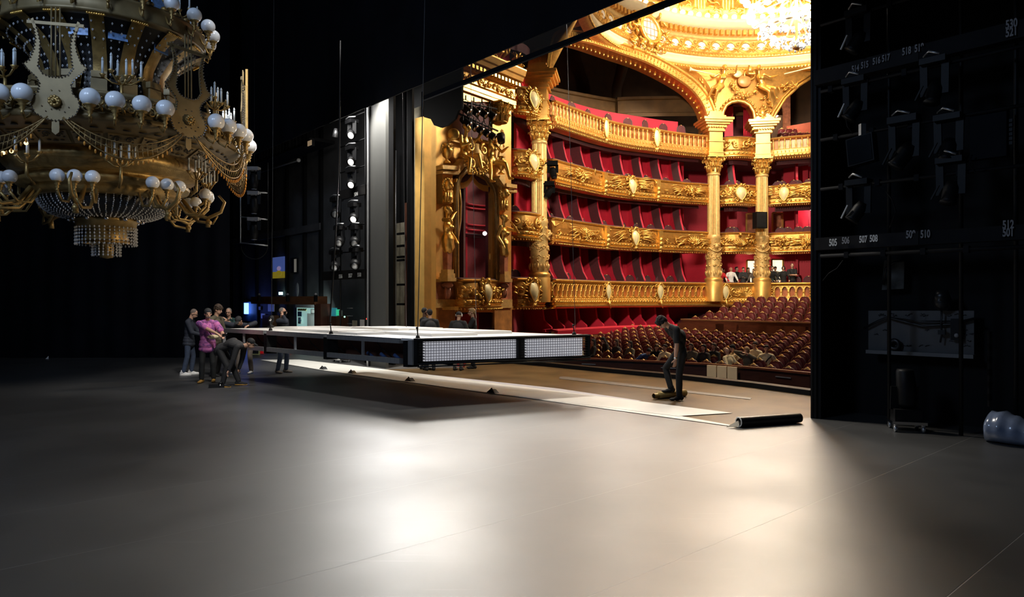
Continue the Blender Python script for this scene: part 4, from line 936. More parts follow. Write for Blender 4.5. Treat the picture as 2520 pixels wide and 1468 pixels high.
def column(px, D, label, r=.325, mask=False):
    c = W(px, 734, D); c.z = 0; t = thing('round_column', c+UP*2.0, label, 'column', kind_ := None); t['kind'] = 'thing'
    dirn = (HCEN-c); dirn.z = 0; dirn.normalize(); ang = math.atan2(dirn.y, dirn.x); x = dirn; y = V((-x.y, x.x, 0))
    mb = MB(); mb.lathe([(r*1.45, 1.9), (r*1.45, 2.9), (r*1.35, 2.95), (r*1.5, 3.02), (r*1.35, 3.1), (r*1.2, 3.14)], c, 24); mb.build('base', M['gold_plain'], t)
    mb = MB(); mb.lathe([(r*1.16, 3.1), (r*1.14, 4.0), (r*1.10, 5.15), (r*1.18, 5.2), (r*1.12, 5.28)], c, 24)
    md = lambda s, z, hh: c+V((math.cos(s/r/1.12+ang), math.sin(s/r/1.12+ang), 0))*(r*1.12+hh)+UP*z
    for k in range(10):
        s = (k-4.5)*r*.7
        leaf(mb, md, (s, 3.2), PI/2, .32, .05, .03, .0); leaf(mb, md, (s+.1, 3.5), -PI/2, .2, .035, .04, 0); boss(mb, md, (s, 3.75), .05); spiral(mb, md, (s, 4.15), .10, 1.2, 1 if k % 2 else -1, 0, .028, 10)
    for k in range(3):
        s0 = (k-1)*r*2.3
        mb.tube([md(s0+q*r*.11, 4.65-.22*math.cos(q*PI/20)+.05, .05) for q in range(-10, 11)], .035, 5)
    for k in range(40): leaf(mb, md, (rnd.uniform(-3, 3)*r, rnd.uniform(3.5, 5.1)), rnd.uniform(0, 2*PI), .16, .025, .04, rnd.uniform(-1, 1))
    fz = 4.75 # carved head
    mb.ball(md(0, fz, .04), (.12, .10, .15), 12, 8, ax=(y, x, UP)); mb.ball(md(0, fz-.02, .14), (.025, .035, .04), 8, 6, ax=(y, x, UP)); mb.tube([md(q*.03, fz+.12-abs(q)*.012, .08) for q in range(-5, 6)], .035, 5)
    mb.tube([md(q*.035, fz-.17-.10*math.cos(q*PI/12), .06) for q in range(-6, 7)], .03, 5)
    mb.build('carved_drum', M['gold_pale'], t)
    mb = MB(); pr = [(r, 5.25), (r*.985, 7.0), (r*.93, 8.45)]; mb.lathe(pr, c, 48, flute=.07, sm=False); mb.lathe([(r*1.12, 5.25), (r*1.1, 5.33), (r*1.0, 5.36)], c, 24); mb.lathe([(r*.95, 8.44), (r*1.05, 8.48), (r*1.05, 8.54), (r*.95, 8.58)], c, 24); mb.build('shaft', M['gold_pale'], t)
    mb = MB(); acanthus_capital(mb, c, r*.98, 8.58, .85, ang); mb.build('capital', M['gold'], t)
    mb = MB(); mould_block(mb, c, x, y, r*1.15, 9.43, 10.75, ((0, .12, .02), (.12, .16, .05), (.16, .55, 0), (.55, .60, .05), (.60, .98, -.02), (.96, 1.0, .08))); mb.build('block', M['gold_plain'], t)
    mb = MB(); mould_block(mb, c, x, y, r*1.15, 10.75, 11.35, ((0, .25, .05), (.25, .45, .14), (.45, .60, .26), (.60, .8, .36), (.8, 1.0, .42)))
    for k in range(-3, 4):
        for e in (x, -x, y, -y):
            f = V((-e.y, e.x, 0)); mb.pbox(c+e*(r*1.15+.12)+f*k*.13+UP*10.92, e*.05, f*.035, UP*.05)
    mb.build('cornice', M['gold_plain'], t)
    mb = MB(); mould_block(mb, c, x, y, r*1.0, 11.35, 11.75, ((0, .4, .16), (.4, .7, .06), (.7, 1., .0))); mb.build('pedestal', M['gold_plain'], t)
    return t, c
colA, cA = column(1327, 28.75, 'single tall fluted gold column between the curved small balconies and the long balconies')
colB, cB = column(1756, 36.1, 'first of the two paired gold columns at the back, next to the long balconies')
colC, cC = column(1875, 36.5, 'second of the paired gold columns at the back, carrying a black loudspeaker')
# black loudspeaker on the second paired column
t = thing('loudspeaker', W(1868, 543, 35.7), 'black loudspeaker hung on the second paired gold column', 'loudspeaker')
mb = MB(); c = W(1870, 542, 35.75); mb.pbox(c, V((.28, .05, 0)), V((-.05, .2, 0)), UP*.42); mb.build('cabinet', M['blackmetal'], t)
mb = MB(); mb.pbox(c-V((0, .22, 0)), V((.25, .045, 0)), V((0, .012, 0)), UP*.38); mb.build('grille', M['vinyl'], t)
mb = MB(); mb.beam(c+V((0, .1, .3)), c+V((.05, .45, .3)), .05, .05); mb.build('bracket', M['blackmetal'], t)
# rail under speaker + carved collar handled by column

# ---------------------------------------------------------------- arches and spandrels
ARP = [(1353, 29.7, 200), (1354, 29.6, 160), (1360, 29.6, 134), (1374, 29.9, 112), (1414, 31.0, 103), (1460, 32.1, 111), (1528, 33.5, 134), (1586, 34.4, 154), (1643, 35.0, 183), (1694, 35.6, 217), (1723, 35.9, 251), (1737, 36.0, 286), (1738, 36.05, 320)]
def arch_band(name, pts, label, width, m, parent, off=0., lip=.12, depth=.7):
    c = [W(px, py, D) for px, D, py in pts]; P = Path([V((i, 0, 0)) for i in range(len(c))], V((0, 1, 0)))
    fine = []
    for i in range(len(c)-1):
        a, b, e, f = c[max(0, i-1)], c[i], c[i+1], c[min(len(c)-1, i+2)]
        for k in range(8):
            t = k/8; fine.append(.5*((2*b)+(e-a)*t+(2*a-5*b+4*e-f)*t*t+(3*b-a-3*e+f)*t**3))
    fine.append(c[-1]); rows = []; fr = []
    for i, p in enumerate(fine):
        d = (fine[min(i+1, len(fine)-1)]-fine[max(0, i-1)]).normalized(); n = HCEN-p; n.z = 0; n = (n-V((d.x, d.y, 0))*n.dot(V((d.x, d.y, 0)))/max(.05, d.x**2+d.y**2)*.0).normalized()
        o = d.cross(n).normalized(); o = o if (o.z > 0 or abs(o.z) < .3) else -o
        fr.append((p, d, n, o))
    # outward side: keep consistent
    for i in range(1, len(fr)):
        p, d, n, o = fr[i]
        if o.dot(fr[i-1][3]) < 0: fr[i] = (p, d, n, -o)
    return fr
frA = arch_band('arch', ARP, '', 0, None, None)
if frA[len(frA)//2][3].z < 0: frA = [(p, d, n, -o) for p, d, n, o in frA]
t = thing('gallery_arch', frA[40][0], 'wide low gold arch over the dark top gallery, left of the paired columns', 'arch'); archA = t
mb = MB(); rows = [[p-n*1.0, p-n*.15, p, p+o*.05+n*.1, p+o*.16+n*.1, p+o*.20+n*.03, p+o*.42+n*.05, p+o*.47+n*.14, p+o*.56+n*.14, p+o*.6] for p, d, n, o in frA]; mb.grid(rows, False); mb.build('archivolt', M['gold'], t)
mb = MB(); S_ = [0]
for (a, *_), (b, *_) in zip(frA, frA[1:]): S_.append(S_[-1]+(b-a).length)
def fa(s, fr=frA, S=S_):
    import bisect
    i = max(0, min(len(S)-2, bisect.bisect_right(S, s)-1)); f = (s-S[i])/(S[i+1]-S[i]); a, b = fr[i], fr[i+1]; return [a[k].lerp(b[k], f) for k in range(4)]
def mA(s, z, h):
    p, d, n, o = fa(s); return p+o*z+n*(h+.06)
for i in range(int(S_[-1]/.2)): c = S_[-1]*(i+.5)/int(S_[-1]/.2); leaf(mb, mA, (c, .22), PI/2-.4, .17, .035, .03, .6, 3, 4); boss(mb, mA, (c, .11), .04, 2)
def mS(s, z, h):
    p, d, n, o = fa(s); return p-n*z-o*h
for i in range(int(S_[-1]/.3)): boss(mb, mS, (S_[-1]*(i+.5)/int(S_[-1]/.3), .5), .07, 1.2)
mb.build('carving', M['gold'], t)
# wall (spandrel) between the arch and the dome cornice
RC, RRAD, RZ = V((12.0, 27.5, 0)), 9.0, 14.15
mb = MB(); rows = []
for p, d, n, o in frA:
    q = p+o*.55; dd = q-RC; dd.z = 0; e = RC+dd.normalized()*(RRAD+.15)+UP*RZ
    if q.z > RZ-.1: e = V((q.x, q.y, max(RZ, q.z)))
    rows.append([q, q.lerp(e, .5), e])
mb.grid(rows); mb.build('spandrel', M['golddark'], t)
# pier and small arch over the paired columns with the trumpeting figures
t = thing('pier_group', W(1815, 250, 36.3), 'gold pier over the paired columns carved with two trumpet blowing figures', 'pier'); pierT = t
fB = 36.25
def fp(px, py, d=0.): return W(px, py, fB+d)
sh_out = [(1741, 322), (1738, 290), (1725, 252), (1697, 216), (1660, 190), (1648, 172), (1700, 172), (1760, 172), (1815, 172), (1870, 172), (1930, 171), (2001, 166), (2001, 188), (1965, 212), (1930, 245), (1908, 280), (1896, 300), (1893, 325), (1862, 325), (1860, 300), (1856, 275), (1846, 258), (1832, 250), (1816, 247), (1800, 250), (1786, 258), (1778, 275), (1775, 300), (1773, 322)]
o_ = fp(1815, 250); mb = MB(); 
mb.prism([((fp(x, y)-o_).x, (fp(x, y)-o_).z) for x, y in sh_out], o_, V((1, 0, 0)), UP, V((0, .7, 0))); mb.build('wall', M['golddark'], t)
mb = MB()
def mP(x, y, h): p = fp(x, y, -.03-h); return p   # (pixels on the pier face, height towards the house)
def ptube(pts, r, n=6, h=.08): mb.tube([fp(x, y, -h) for x, y in pts], r, n)
ptube([(1741, 322), (1738, 290), (1725, 252), (1697, 216), (1660, 190)], .09); ptube([(1747, 322), (1745, 288), (1731, 248), (1703, 210), (1668, 184)], .05)
ptube([(1896, 325), (1899, 300), (1910, 278), (1932, 243), (1967, 210), (2001, 188)], .08); ptube([(1891, 325), (1893, 298), (1904, 275), (1927, 240), (1961, 205), (2001, 180)], .04)
ptube([(1774, 322), (1776, 300), (1779, 275), (1787, 259), (1800, 251), (1816, 248), (1832, 251), (1845, 259), (1855, 275), (1859, 300), (1861, 325)], .10)
for k in range(18):
    a = PI*k/17; x, y = 1817+46*math.cos(a)*1.05, 292-52*math.sin(a); mb.ball(fp(x, y, -.1), .07, 6, 5)
for (x0, sg) in ((1757, 1), (1877, -1)): # leafy consoles at the arch feet
    for k in range(12): leaf(mb, lambda s, z, h: fp(x0+s*47, 300-z*47, -.06-h), (0, -.3+k*.06), PI/2+(k % 5-2)*.4, .35, .05, .1, 0)
    mb.ball(fp(x0, 300, -.15), (.2, .15, .28), 10, 8); mb.ball(fp(x0, 278, -.15), (.16, .12, .2), 10, 8)
    for k in range(20): leaf(mb, lambda s, z, h: fp(x0+s*47, 255-z*47, -.06-h), (rnd.uniform(-.3, .3)-sg*.2, rnd.uniform(-.6, .5)), rnd.uniform(0, 2*PI), .25, .035, .08, rnd.uniform(-1, 1))
for k in range(46): # garland
    a = PI*k/45; x, y = 1836+36*math.cos(a), 198+34*math.sin(a); leaf(mb, lambda s, z, h: fp(x+s*47, y-z*47, -.2-h), (0, 0), rnd.uniform(0, 2*PI), .2, .04, .1, rnd.uniform(-1, 1))
for k in range(16): leaf(mb, lambda s, z, h: fp(1935+s*47, 210-z*47, -.12-h), (rnd.uniform(-.5, .5), rnd.uniform(-.3, .2)), rnd.uniform(-.5, 1), .3, .04, .1, rnd.uniform(-1, 1))
for k in range(14): leaf(mb, lambda s, z, h: fp(1728+s*47, 205-z*47, -.12-h), (rnd.uniform(-.2, .2), rnd.uniform(-.5, .4)), rnd.uniform(-2, -1), .3, .04, .1, rnd.uniform(-1, 1))
mb.ball(fp(1845, 172, -.3), (.22, .2, .2), 10, 8); mb.tube([fp(1845+13*math.cos(q), 184+12*math.sin(q), -.25) for q in [k*PI/8 for k in range(16)]], .05, 5, closed=True)
mb.build('carving', M['gold'], t)
mb = MB(); mb.ball(fp(1832, 200, -.22), (.36, .12, .30), 16, 10); mb.build('medallion', M['ochre'], t)
mb = MB(); mb.ball(fp(1815, 182, -.34), (.24, .08, .18), 14, 8); mb.build('round_shield', M['ivory'], t)
def statue(px, py, hpx, label_sg, parent, D, lean=.45, J=None, m='gold', name='figure', rz=0., tilt=0.):
    s = hpx*D/FOC/1.75
    J = J or skeleton(lean=lean)
    B = body_bones(J); o = fuse(name, B, .03, M[m], None, 2); o.scale = (s, s, s); o.rotation_euler = (0, tilt, rz); o.location = W(px, py, D); attach(o, parent); return o
def body_bones(J, drape=True):
    F, X, u1, u2 = J['F'], J['X'], J['u1'], J['u2']; HD, hf, hx, hu = J['HD'], J['hf'], J['hx'], J['hu']; hax = (hx, hf, hu); H, C, N, Wc = J['H'], J['C'], J['N'], J['W']
    B = [(HD+hu*.02, (.08, .095, .10), hax), (HD-hu*.045+hf*.02, (.06, .07, .065), hax), (HD+hf*.1-hu*.02, .02 and (.018, .025, .03), hax), (HD+hu*.05-hf*.05, (.09, .09, .08), hax), (N-u2*.02, HD-hu*.05-hf*.02, .056, .052),
         (C, (.15, .10, .18), (X, F, u2)), (C+F*.09-X*.07, (.06, .06, .06)), (C+F*.09+X*.07, (.06, .06, .06)), (Wc, (.125, .09, .15), (X, F, u1)), (H, (.16, .12, .14))]
    for S, E, Wr, sg in ((J['LS'], J['LE'], J['LW'], -1), (J['RS'], J['RE'], J['RW'], 1)): B += arm_bones(S, E, Wr, .006)+hand(Wr, E, sg, .7)
    for Hp, K, A, yaw in ((J['LH'], J['LK'], J['LA'], J['la']), (J['RH'], J['RK'], J['RA'], J['ra'])):
        fd = Matrix.Rotation(yaw, 3, 'Z') @ V((0, 1, 0)); B += [(Hp, K, .095, .062), (K, K.lerp(A, .35), .062, .06), (K.lerp(A, .35), A, .06, .04), (A-UP*.03, A+fd*.14-UP*.05, .04, .03)]
    return B
# two flying figures: facing the house (towards the camera side)
Jl = skeleton(lean=.1, side=-.3, lh=(-.62, .15, 1.62), rh=(.45, .25, 1.25), lf=(.22, .05, .30), rf=(.48, .10, .42), kl=(.6, .8, 0), kr=(.5, 1, .3), hy=.3)
statue(1772, 268, 108, 1, pierT, 35.85, J=Jl, rz=PI).scale.x *= 1
Jr = skeleton(lean=.1, side=.35, lh=(-.45, .25, 1.25), rh=(.62, .15, 1.62), lf=(-.5, .10, .40), rf=(-.24, .05, .28), kl=(-.5, 1, .3), kr=(-.6, .8, 0), hy=-.3)
statue(1878, 268, 108, 1, pierT, 35.85, J=Jr, rz=PI)
for (xa, ya, xb, yb, xc) in ((1762, 184, 1697, 170, -1), (1930, 182, 2002, 164, 1)):
    mb = MB(); a, b = fp(xa, ya, -.45), fp(xb, yb, -.5); mb.tube([a, a.lerp(b, .7), a.lerp(b, .9), b], [.03, .035, .06, .14], 10); mb.build('trumpet', M['cream'], pierT)
# ---------------------------------------------------------------- stage box beside the proscenium
S0 = W(1070, 0, 22.8); S1 = W(1250, 0, 25.9); S0.z = S1.z = 0
SD = (S1-S0).normalized(); SN = V((SD.y, -SD.x, 0))
def SP(px, py, off=0.):
    r = V(((px-1260)/FOC, 1, 0)); o = S0+SN*off; D = o.dot(SN)/r.dot(SN); return W(px, py, D)
def splate(mb, pix, off=0., th=.25):
    o = SP(pix[0][0], pix[0][1], off); pts = [SP(x, y, off) for x, y in pix]
    mb.prism([((p-o).dot(SD), (p-o).z) for p in pts], o, SD, UP, -SN*th); return mb
sb = thing('stage_box', SP(1165, 815), 'ornate gold stage box with statues and red curtains beside the proscenium edge', 'stage box')
def sz(py, px=1165): return SP(px, py).z
mb = MB(); splate(mb, [(1044, 286), (1061, 290), (1061, 830), (1044, 830)], .9, .4); mb.build('frame_edge', M['gold_plain'], sb)
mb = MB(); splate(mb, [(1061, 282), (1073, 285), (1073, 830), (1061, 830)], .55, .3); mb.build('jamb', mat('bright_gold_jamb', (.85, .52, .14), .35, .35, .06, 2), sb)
mb = MB()
splate(mb, [(1072, 150), (1114, 150), (1114, 335), (1120, 420), (1120, 830), (1072, 830)]); splate(mb, [(1114, 150), (1258, 150), (1258, 250), (1114, 250)]); splate(mb, [(1216, 250), (1258, 250), (1258, 830), (1222, 830), (1222, 470), (1216, 440)])
splate(mb, [(1114, 330), (1216, 350), (1216, 470), (1196, 445), (1165, 424), (1135, 430), (1120, 452), (1114, 440)])
mb.build('wall', M['gold_plain'], sb)
mb = MB(); splate(mb, [(1100, 745), (1240, 745), (1240, 768), (1100, 768)], -.02); mb.build('lintel', M['gold_plain'], sb)
# base panels: warm marble, pale band
for a, b_ in ((1073, 1119), (1217, 1260)):
    mb = MB(); splate(mb, [(a, 757), (b_, 757), (b_, 830), (a, 830)], .06, .08); mb.build('marble_panel', M['ochre'], sb)
    mb = MB(); splate(mb, [(a-1, 736), (b_+1, 736), (b_+1, 757), (a-1, 757)], .12, .15); mb.build('band', M['gold_pale'], sb)
    mb = MB(); splate(mb, [(a, 694), (b_, 694), (b_, 736), (a, 736)], .05, .08); mb.build('rose_panel', M['rose'], sb)
    mb = MB(); splate(mb, [(a-1, 686), (b_+1, 686), (b_+1, 694), (a-1, 694)], .16, .2); mb.build('moulding', M['gold_pale'], sb)
# interior
mb = MB(); rows = []
for z in (sz(700), sz(560), sz(400)):
    rows.append([SP(1095+125*k/12, 600, -1.5-.5*math.sin(PI*k/12))*1 for k in range(13)])
for i, z in enumerate((2.0, 5.0, 7.3)):
    for p in rows[i]: p.z = z
mb.grid(rows); mb.build('back_wall', mat('deep_red_box_wall', (.16, .008, .018), .6, 0, .15, 9), sb)
mb = MB()
for z in (4.75, 4.95, 5.6, 5.75): mb.tube([V((p.x, p.y, z))+SN*.06 for p in rows[0]], .035, 5)
mb.build('wall_moulding', M['redlit'], sb)
mb = MB(); splate(mb, [(1090, 700), (1245, 700), (1245, 690), (1090, 690)], -.2, 2.3)
for a in (1112, 1226): 
    p = SP(a, 600, -.75); mb.pbox(V((p.x, p.y, 4.4)), SN*.6, SD*.05, UP*2.9)
mb.build('inner_wall', M['velvet'], sb)
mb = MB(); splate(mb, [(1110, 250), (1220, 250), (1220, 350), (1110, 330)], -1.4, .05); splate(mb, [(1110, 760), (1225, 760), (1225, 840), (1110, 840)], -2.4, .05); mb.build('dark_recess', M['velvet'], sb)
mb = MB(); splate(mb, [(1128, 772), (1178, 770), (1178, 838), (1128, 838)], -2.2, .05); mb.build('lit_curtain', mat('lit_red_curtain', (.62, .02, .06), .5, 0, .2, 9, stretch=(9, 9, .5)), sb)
# top entablature
PS = Path([S0-SD*.2, S0+SD*2, S1, S1+SD*.35], HCEN); zt = lambda y: sz(y, 1190)
mb = MB(); PS.sweep(mb, [(0, zt(242)), (.10, zt(242)), (.10, zt(235)), (.13, zt(234)), (.13, zt(224)), (.2, zt(221)), (.06, zt(219)), (.06, zt(192)), (.16, zt(190)), (.16, zt(180)), (.45, zt(177)), (.5, zt(168)), (.55, zt(165)), (.62, zt(152)), (.62, zt(149)), (0, zt(149))], step=.3); mb.build('entablature', M['gold_plain'], sb)
mb = MB(); 
mE = lambda s, z, h: PS.at(s)[0]+PS.at(s)[2]*(.06+h)+UP*z
scrollwork(mb, mE, .2, PS.L-.1, zt(218), zt(194), rnd)
for i in range(int(PS.L/.2)):
    p, d, n = PS.at(PS.L*(i+.5)/int(PS.L/.2)); mb.pbox(p+n*.26+UP*zt(185), d*.055, n*.11, UP*.06)
for k in range(26): leaf(mb, mE, (rnd.uniform(PS.L*.5, PS.L), zt(rnd.uniform(120, 150))), rnd.uniform(.3, 2.6), .4, .06, .3, rnd.uniform(-1, 1))
mb.build('frieze_carving', M['gold'], sb)
# right pilaster
mb = MB(); splate(mb, [(1212, 305), (1250, 312), (1250, 690), (1212, 690)], .14, .2); mb.build('pilaster', M['gold_plain'], sb)
mb = MB(); splate(mb, [(1220, 330), (1244, 335), (1244, 455), (1220, 452)], .17, .05); mb.build('pilaster_panel', M['gold_pale'], sb)
mb = MB(); cc = SP(1231, 300, .12); acanthus_capital(mb, V((cc.x, cc.y, 0)), .26, sz(306, 1231), .72, math.atan2(SN.y, SN.x)); mb.build('capital', M['gold'], sb)
# ledge above the arch and the broken pediment
def sbeam(mb, pts, off, w, h):
    q = [SP(x, y, off) for x, y in pts]
    for a, b in zip(q, q[1:]): mb.beam(a, b, w, h, up=SN)
mb = MB(); sbeam(mb, [(1108, 331), (1212, 354)], .06, .10, .12); sbeam(mb, [(1108, 345), (1212, 368)], .04, .05, .08); mb.build('ledge', M['gold_pale'], sb)
for nm, off, w in (('pediment', .34, .13), ('pediment', .25, .10)):
    mb = MB(); dy = 0 if off > .3 else 12
    sbeam(mb, [(1079, 412+dy), (1119, 415+dy)], off, w, .4); sbeam(mb, [(1119, 415+dy), (1134, 397+dy)], off, w, .3); sbeam(mb, [(1134, 397+dy), (1155, 390+dy)], off, w, .3); mb.build(nm, M['gold_pale'], sb); mb = MB()
    sbeam(mb, [(1222, 436+dy), (1236, 456+dy)], off, w, .3); sbeam(mb, [(1236, 456+dy), (1262, 460+dy)], off, w, .4); mb.build(nm, M['gold_pale'], sb)
arc = [(1121, 690), (1121, 480), (1123, 452), (1130, 434), (1142, 421), (1157, 415), (1172, 417), (1188, 425), (1204, 440), (1215, 458), (1221, 482), (1222, 690)]
mb = MB()
for off, r_ in ((.16, .11), (.22, .05), (.05, .12)): mb.tube([SP(x+(0 if x < 1160 else 0), y, off) for x, y in arc], r_, 8)
q = [SP(x, y, .0) for x, y in arc]; q2 = [SP(x, y, -.9) for x, y in arc]; mb.grid([q, q2], False); mb.build('arch_moulding', M['bronze'], sb)
mb = MB(); sbeam(mb, [(1121, 440), (1122, 690)], .15, .12, .2); mb.build('arch_post', M['gold'], sb)
for (px, y0, y1) in ((1101, 425, 500), (1240, 445, 520)):  # corbel blocks with lion heads
    mb = MB(); splate(mb, [(px-13, y0), (px+13, y0+2), (px+11, y1), (px-11, y1)], .3, .3); mb.build('corbel', M['gold_plain'], sb)
    mb = MB(); c = SP(px+2, y0+30, .4); mb.ball(c, (.16, .14, .2), 12, 8); 
    for k in range(14): a = 2*PI*k/14; mb.ball(c+SD*.18*math.cos(a)+UP*.2*math.sin(a)-SN*.05, .07, 6, 5)
    mb.ball(c+SN*.14-UP*.05, .08, 8, 6); mb.pbox(SP(px+2, y0+58, .36), SD*.13, SN*.1, UP*.2)
    for k in range(3): mb.tube([SP(px-5+k*6, y0+48, .5), SP(px-5+k*6, y0+72, .46)], .03, 5)
    mb.build('lion_corbel', M['gold'], sb)
# caryatids ending in tapering rose pedestals
Jc = skeleton(hy=.5, lh=(-.24, .12, .95), rh=(.12, .26, 1.55), rp=(.9, -.2, -.8), lf=(-.04, .03, .3), rf=(.04, .03, .3))
JcB = skeleton(hy=.5, lh=(-.10, .22, 1.5), rh=(.27, .1, .92), lp=(-.9, -.1, -.8), lf=(-.04, .03, .3), rf=(.04, .03, .3))
az = math.atan2(SN.y, SN.x)-PI/2
for (px, yt, yb, J) in ((1101, 508, 692, Jc), (1240, 528, 694, JcB)):
    D = SP(px, 600, .32).y; s = 2.85/1.75; keep = []
    B = [b for b in body_bones(J)]
    o = fuse('caryatid', B[:len(B)-10]+[((0, 0, .95), (0, .02, .72), .17, .14), ((-.05, .06, .95), (-.1, .1, .75), .08, .05), ((.06, .07, .95), (.03, .12, .7), .08, .05)], .02, M['gold'], None, 2); o.scale = (s*.82, s*.82, s*.82)
    p = SP(px, yt, .34); o.rotation_euler = (0, 0, az+.25); o.location = (p.x, p.y, p.z-1.76*s*.82); attach(o, sb)
    mb = MB(); top = p.z-1.05*s*.82
    mb.lathe([(.20, 0), (.16, .0), (.14, sz(yb-20)-top+.0)], V((p.x, p.y, top)), 4, t0=PI/4+az, t1=PI/4+az+2*PI, sm=False)
    mb.build('herm_pedestal', M['rose'], sb)
    mb = MB(); b0 = SP(px, yb, .3)
    for k, (w, h) in enumerate(((.42, .12), (.36, .16), (.30, .14))): mb.pbox(b0+UP*(.06+.13*k), SD*w*.5, SN*w*.5, UP*h*.5)
    mb.build('plinth', M['gold_pale'], sb)
    mb = MB(); c = SP(px, yt-12, .34); mb.lathe([(.10, 0), (.16, .06), (.2, .14), (.16, .2)], c, 16); mb.build('basket_capital', M['gold'], sb)
    mb = MB(); c = SP(px, 716, .22)
    for k in range(3): mb.tube([c+SD*(k-1)*.09+UP*.15, c+SD*(k-1)*.09-UP*.1+SN*.03, c+SD*(k-1)*.06-UP*.25], [.05, .05, .03], 6)
    mb.ball(c+UP*.2, (.2, .14, .1), 10, 6); mb.build('console', M['rose'], sb)
# reclining figures, cartouche and urns over the arch
Js = skeleton(lean=.15, hipz=.45, hipy=0, lh=(-.55, .1, 1.05), rh=(.1, .35, .75), lf=(-.12, .55, .05), rf=(.3, .45, -.1), hy=.5)
Js2 = skeleton(lean=-.05, hipz=.45, lh=(-.2, .4, .8), rh=(.6, .1, 1.15), lf=(-.2, .5, -.05), rf=(.55, .45, -.35), hy=-.4)
for (px, py, J, k) in ((1141, 398, Js, 1.25), (1209, 410, Js2, 1.25)):
    o = fuse('reclining_figure', body_bones(J), .022, M['gold'], None, 2); o.scale = (k, k, k); p = SP(px, py, .28); o.rotation_euler = (0, 0, az); o.location = (p.x, p.y, p.z-.35); attach(o, sb)
mb = MB(); c = SP(1174, 382, .3); mb.ball(c, (.34, .2, .42), 16, 10, ax=(SD, SN, UP)); mb.build('cartouche', M['gold_pale'], sb)
mb = MB(); mC = lambda s, z, h: SP(1174, 382, .42+h)+SD*s+UP*z
for sg in (-1, 1):
    spiral(mb, mC, (sg*.36, .25), .2, 1.4, sg, PI/2, .06); spiral(mb, mC, (sg*.3, -.3), .18, 1.3, -sg, -PI/2, .06)
for k in range(50): a = PI*1.0+PI*k/49; leaf(mb, mC, (.62*math.cos(a), -.15+.42*math.sin(a)), rnd.uniform(0, 6.28), .16, .035, .08, rnd.uniform(-1, 1))
mb.tube([SP(1195, 400, .5), SP(1185, 352, .4)], .03, 6); mb.tube([SP(1226, 385, .35), SP(1236, 340, .3)], .035, 6)
for k in range(14): leaf(mb, lambda s, z, h: SP(1236, 335, .3+h)+SD*s+UP*z, (rnd.uniform(-.1, .1), rnd.uniform(-.4, .2)), rnd.uniform(0, 6.28), .15, .03, .05)
mb.ball(SP(1116, 330, .4), (.2, .06, .2), 14, 8); mb.tube([SP(1116, 330, .4), SP(1100, 360, .35)], .02, 6); mb.build('trophy_carving', M['gold'], sb)
for px, py in ((1100, 401), (1234, 428)):
    mb = MB(); c = SP(px, py, .34); k = 1.0
    mb.lathe([(.0, 0), (.12, 0), (.12, .04), (.05, .08), (.05, .14), (.14, .22), (.19, .40), (.19, .46), (.10, .52), (.08, .58), (.14, .62), (.12, .64), (0, .64)], c, 20)
    for sg in (-1, 1): mb.tube([c+SD*sg*.17+UP*.32, c+SD*sg*.27+UP*.42, c+SD*sg*.24+UP*.55, c+SD*sg*.1+UP*.52], .025, 6)
    mb.build('urn', M['gold'], sb)
# curtains with gold fringe
for cu in ([(1126, 447), (1132, 451), (1140, 451), (1150, 446), (1157, 438), (1163, 428)], [(1163, 428), (1168, 440), (1178, 451), (1190, 457), (1205, 459)]):
    mb = MB(); up = [SP(x, min(440, 424+abs(x-1163)*.25), -.12) for x, y in cu]; mid = [SP(x, (y+424)/2, -.02) for x, y in cu]; lo = [SP(x, y, -.08) for x, y in cu]; mb.grid([up, mid, lo]); mb.build('valance', M['velvet'], sb)
    mb = MB(); mb.grid([[SP(x, y-2, -.05) for x, y in cu], [SP(x, y+13, -.04) for x, y in cu]]); mb.build('fringe', mat('amber_fringe', (.62, .30, .05), .6, 0, .3, 60, stretch=(9, 9, .3)), sb)
for cu in ([(1128, 450), (1132, 500), (1131, 540), (1126, 580), (1120, 610)], [(1205, 460), (1209, 500), (1210, 540), (1208, 590), (1206, 625)]):
    mb = MB(); mb.tube([SP(x, y, -.02) for x, y in cu], [.06, .09, .08, .06, .03], 8); mb.build('side_drape', M['velvet'], sb)
    mb = MB(); mb.tube([SP(x+2, y, .06) for x, y in cu], [.025, .03, .03, .03, .02], 6); mb.ball(SP(cu[-1][0], cu[-1][1]+6, 0), (.07, .07, .16), 8, 6); mb.build('gold_tassel', M['gold'], sb)
LV[5] = (sz(688), sz(757))
PSB = Path([SP(1112, 700, .05), SP(1128, 700, .36), SP(1165, 700, .55), SP(1205, 700, .4), SP(1230, 700, .05)], HCEN)
balcony('small_balcony', PSB, 5, 'gold balcony with an ivory shield at the foot of the statue flanked stage box', 'balcony', 'shield', back=0)
t = thing('wall_lamp', SP(1193, 574, -.9), 'small bright white lamp on the red wall inside the statue flanked stage box', 'lamp')
mb = MB(); mb.ball(SP(1193, 574, -.9), .075, 10, 8); mb.build('bulb', M['sconce'], t)
mb = MB(); mb.beam(SP(1193, 574, -.95), SP(1193, 576, -2.5), .03, .03); mb.build('arm', M['blackmetal'], t)
